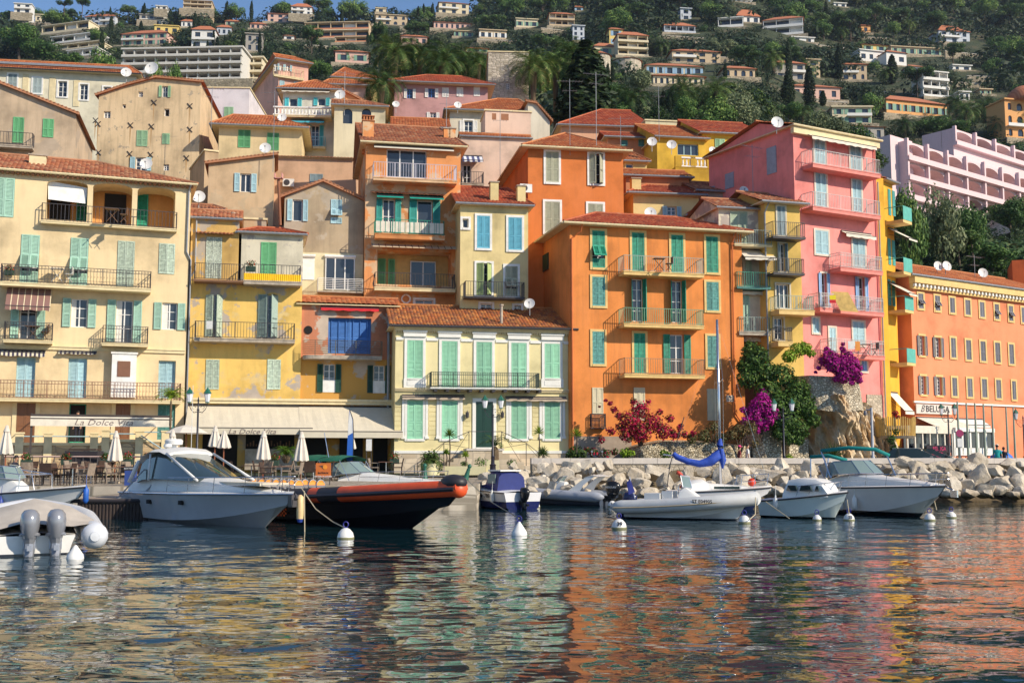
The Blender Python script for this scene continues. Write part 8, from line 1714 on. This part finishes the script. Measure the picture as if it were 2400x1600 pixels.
def car(px,py,Y,lab,col,L_=4.0,rz=-.5):
 c=base(px,Y);t=thing('parked_car',lab,'car',c,rz,'cars parked behind the sea wall');b=MB();hw=.85
 P=[(-2,.3,.75),(-1.95,.3,.95),(-1.3,.25,1.0),(.9,.25,.98),(1.8,.3,.78),(2.0,.3,.5)];b.loft([[(x,-hw,lo),(x,-hw,z-.08),(x,-hw*.9,z),(x,hw*.9,z),(x,hw,z-.08),(x,hw,lo)]for x,lo,z in P],False,True);b.build('body',col,t,35)
 b=MB();b.loft([[(x,-w_,.95),(x2,-w_*.82,z),(x2,w_*.82,z),(x,w_,.95)]for x,x2,w_,z in((-1.8,-1.5,.8,1.3),(-1.3,-1.2,.82,1.5),(.2,.1,.82,1.5),(1.3,1.2,.76,1.0))],False,True);b.build('cabin_glass',tint,t,35);MB().box(-1.3,.15,-.62,.62,1.49,1.53).build('roof',col,t)
 for x in(-1.25,1.25):
  for s in(-1,1):q=MB();q.lathe([(.1,-.1),(.31,-.1),(.31,.1),(.1,.1)],14);q.xf(Matrix.Translation((x,s*.8,.31))@Matrix.Rotation(pi/2,4,'X'));q.build('wheel',bk,t,50)
 MB().box(.85,1.0,-.98,-.84,.95,1.08).box(.85,1.0,.84,.98,.95,1.08).build('mirror',col,t)
car(2185,1060,69,'dark car parked behind the wall beside the cliff',simple('car_dark',(.03,.025,.03),.2,.3,coat=.6));car(2150,1062,65.5,'silver car nearer the wall by the cliff foot',simple('car_silver',(.4,.38,.38),.25,.6,coat=.6))
t=thing('tarpaulin','bright blue tarpaulin heap behind the wall at right','tarpaulin',base(2348,68));b=MB();leafblob(b,(0,0,0),.1,2,.01,1);b=MB();b.ball((0,0,.55),.8,16,10,(1,.8,1.0));b.v=[(x*(1+.12*noise.noise(Vector((x,y,z))*3)),y,max(0,z+.2*noise.noise(Vector((x,y,z))*2.5)))for x,y,z in b.v];b.build('tarp',simple('tarp_blue',(.02,.16,.6),.6),t,30)
t=thing('motor_scooter','dark scooter with two round mirrors half hidden among the shrubs','scooter',base(1393,62));b=MB();b.tube([(-.6,0,.3),(-.2,0,.7),(.3,0,.6),(.6,0,1.0),(.65,0,.35)],.13,7);b.build('body',bk,t,True);b=MB()
for s in(-1,1):b.tube([(.6,0,1.0),(.5,s*.3,1.1),(.5,s*.3,1.25)],.02,4);b.ball((.5,s*.3,1.3),.08,8,5)
b.xf(Matrix.Rotation(1.2,4,'Z'));b.build('mirror',steel,t)
for x in(-.6,.65):b=MB();b.lathe([(.1,-.06),(.25,-.06),(.25,.06),(.1,.06)],14);b.xf(Matrix.Translation((x,0,.25))@Matrix.Rotation(pi/2,4,'X'));b.build('wheel',bk,t)
# ---- people
skin=simple('skin',(.5,.27,.17),.55,var=.06)
def person(loc,rz,lab,shirt,pants,hair,arms=((-.1,.25),(.1,.25)),cap=None,lean=0,hl=.02,h=1.72):
 """one continuous skinned body; arms: (forward swing, elbow bend) per side"""
 t=thing('person',lab,'person',loc,rz,None);s=h/1.75
 V_=[];E_=[];R_=[]
 def add(p,r,par=None):
  V_.append(Vector(p)*s);R_.append(r*s)
  if par is not None:E_.append((par,len(V_)-1))
  return len(V_)-1
 f=lambda z:lean*max(0,z-.95)
 pel=add((0,0,.95),.135);wa=add((f(1.1),0,1.1),.12,pel);ch=add((f(1.3)-.0,0,1.3),.145,wa);ne0=add((f(1.43),0,1.44),.075,ch);ne=add((f(1.5)+.01,0,1.52),.055,ne0)
 hd=add((f(1.6)+.03,0,1.6),.082,ne);add((f(1.6)+.02,0,1.68),.09,hd);add((f(1.6)+.1,0,1.585),.02,hd)
 for sd,(sw,eb)in zip((-1,1),arms):
  a=add((f(1.4),sd*.17,1.4),.06,ch);u=Vector((sin(sw)*.28,sd*.05,-cos(sw)*.28));e=Vector((f(1.4),sd*.19,1.39))+u;ei=add(e,.042,a);fw=Vector((sin(sw+eb)*.25,0,-cos(sw+eb)*.25));w_=e+fw;wi=add(w_,.027,ei);pm=w_+fw.normalized()*.06;pi_=add(pm,.03,wi);d=fw.normalized()
  for q in range(4):o=Vector((0,(q-1.5)*.021,0));k1=add(pm+d*.04+o,.0095,pi_);add(pm+d*(.085-.01*abs(q-1.4))+o+Vector((.012,0,0)),.008,k1)
  th=add(pm+Vector((.02,-sd*.04,0)),.011,wi);add(pm+d*.04+Vector((.03,-sd*.052,0)),.009,th)
 for sd in(-1,1):
  a=add((0,sd*.09,.88),.095,pel);k=add((.02,sd*.1,.5),.062,a);an=add((-.02*sd,sd*.1,.09),.042,k);add((.14-.02*sd,sd*.11,.035),.035,an)
 me=bpy.data.meshes.new('body');me.from_pydata(V_,E_,[]);o=link('body',me,t);md=o.modifiers.new('s','SKIN');
 for i,r in enumerate(R_):me.skin_vertices[0].data[i].radius=(r,r)
 me.skin_vertices[0].data[0].use_root=True;sb=o.modifiers.new('d','SUBSURF');sb.levels=sb.render_levels=1
 bpy.context.view_layer.update();ev=bpy.data.meshes.new_from_object(o.evaluated_get(bpy.context.evaluated_depsgraph_get()));o.modifiers.clear();o.data=ev
 for m_ in(skin,shirt,pants,bk):ev.materials.append(m_)
 for p in ev.polygons:
  c=p.center/s;up=abs(c.y)<.17 and c.z>.9;p.material_index=3 if c.z<.075 else 2 if c.z<.96 and abs(c.y)<.2 and not(abs(c.y)>.165)else 1 if c.z<1.47 and(abs(c.y)<.2 and c.z>.9)or(abs(c.y)>=.15 and c.z>1.2 and c.z<1.47)else 0
  p.use_smooth=True
 b=MB();hx=f(1.6)+.02;b.ball((hx-.015,0,1.68),.103,12,8,(1,.9,1.05));b.v=[(x if x<hx+.05 else hx+.05,y,max(z,1.66 if x>hx+.02 else 1.58-hl))for x,y,z in b.v];b.v=[tuple(Vector(q)*s)for q in b.v];b.build('hair',hair,t,True)
 b=MB()
 for sd in(-1,1):b.ball((hx+.093,sd*.032,1.645),.012,6,4);b.ball((hx+.0,sd*.088,1.62),.022,6,4,(.7,.4,1.2))
 b.v=[tuple(Vector(q)*s)for q in b.v];b.build('eyes_and_ears',skin,t,True)
 if cap:b=MB();b.ball((hx,0,1.7),.112,12,8,(1,.92,.85));b.v=[(x,y,max(z,1.69))for x,y,z in b.v];b.lathe([(.11,0),(.13,-.01)],12,(hx+.07,0,1.695));b.v=[tuple(Vector(q)*s)for q in b.v];b.build('cap',cap,t,True)
 return t
dkh=simple('hair_dark',(.02,.012,.008),.6);tee=simple('tee_dark',(.02,.02,.035),.85);jn=simple('jeans',(.05,.07,.14),.85)
def pers(px,Y,rz,lab,*a,**k):return person(base(px,Y),rz,lab,*a,**k)
q=onz(8,1195,0);person(Vector((q.x+.15,q.y+.3,.62)),-.25,'person in a dark T-shirt standing in the white boat at left',tee,jn,dkh,((1.2,.15),(.5,.7)),lean=.3,h=1.68)
pers(1733,61.3,.15,'person with a pink cap and red top walking behind the sea wall',simple('top_red',(.2,.03,.03),.85),jn,dkh,cap=simple('cap_pink',(.8,.05,.22),.7),h=1.62,hl=.12);pers(1752,61.6,.1,'dark haired person in a white shirt walking behind the sea wall',white,jn,dkh,h=1.74)
pers(2338,66.5,1.2,'person in a turquoise shirt and pale cap beyond the wall at right',simple('shirt_turq',(.02,.4,.38),.85),jn,dkh,cap=cush,h=1.75);pers(2353,67,1.0,'dark clothed person with long hair next to the blue tarpaulin',tee,jn,dkh,h=1.6,hl=.2)
f=Fac(440,64,20,-110,440,1.33);u,z=f.uz(181,1036);person(f.world(u,-.5,z),-1.6,'person in dark clothes standing in the dark green doorway of the cream house',tee,tee,dkh,h=1.7)
def btable(px,py,Y,lab,m=wood):t=thing('balcony_furniture',lab,'table',at(px,py,Y),.2,'balcony tables and chairs');MB().box(-.35,.35,-.25,.25,.7,.73).build('table_top',m,t);b=MB();b.tube([(-.3,0,0),(.3,0,.7)],.02,4);b.tube([(.3,0,0),(-.3,0,.7)],.02,4);b.build('crossed_legs',m,t);b=MB();b.box(.45,.8,-.2,.2,.42,.45).box(.8,.83,-.2,.2,.42,.85);b.tube([(.45,0,0),(.8,0,.44)],.02,4);b.tube([(.8,0,0),(.45,0,.44)],.02,4);b.build('folding_chair',m,t)
for a in((76,795,61,'wooden table and chair on the lower left balcony'),(133,660,61,'white folding table on the long upper balcony',white),(1545,634,65.8,'small dark bistro set on the top orange balcony',iron),(1840,637,70.5,'bistro set on the yellow house balcony'),(1850,722,70.3,'grey table and chairs on the wide yellow balcony',gal),(1750,670,70,'wooden table on the white house balcony'),(2030,833,71,'dark chairs on the lowest pink balcony',iron),(262,520,61,'long wooden table inside the middle loggia')):btable(*a)
def towel(px0,py,px1,pb,Y,lab,m):a=at(px0,py,Y);c=at(px1,pb,Y);o=MB().box(0,c.x-a.x,-.02,.01,c.z-a.z,0).build('hanging_towel',m);o.location=a;tag(o,lab,'towel','laundry on the balconies')
towel(1987,799,2003,818,70.4,'white towel over the lowest pink balcony rail',white);towel(2004,800,2016,822,70.4,'tan towel over the lowest pink balcony rail',osn);towel(1944,692,1959,702,69.6,'yellow band of the flag towel on the pink balcony',simple('towel_yellow',(.8,.65,.02),.8));towel(1944,702.5,1959,710,69.6,'red band of the flag towel on the pink balcony',simple('towel_red',(.6,.02,.03),.8));towel(484,752,498,771,63.2,'white towel on the yellow house balcony rail',white)
t=thing('reed_mat','yellow reed mat leaning on the pink balcony','mat',at(1990,728,70));MB().quad((-.55,0,0),(.6,0,-.1),(.1,.4,1.25),(-1.0,.4,1.3)).build('mat',MATS['bamboo'],t)
acunit(at(1840,796,70.4),.3,'air conditioner on the lowest yellow balcony');acunit(at(1232,452,70.5),.2,'air conditioner on the burnt orange wall by the chimney')
# ==== HAZE
m=bpy.data.materials.new('haze_air');m.use_nodes=True;n=m.node_tree;n.nodes.remove(n.nodes['Principled BSDF'])
v=n.nodes.new('ShaderNodeVolumePrincipled');v.inputs['Color'].default_value=(.72,.82,1,1);v.inputs['Density'].default_value=.00009;v.inputs['Anisotropy'].default_value=.3
n.links.new(v.outputs[0],n.nodes['Material Output'].inputs['Volume'])
hz=MB().box(-1600,1600,-1600,1000,-8,420).build('haze',m);tag(hz,None,None,None,'stuff')
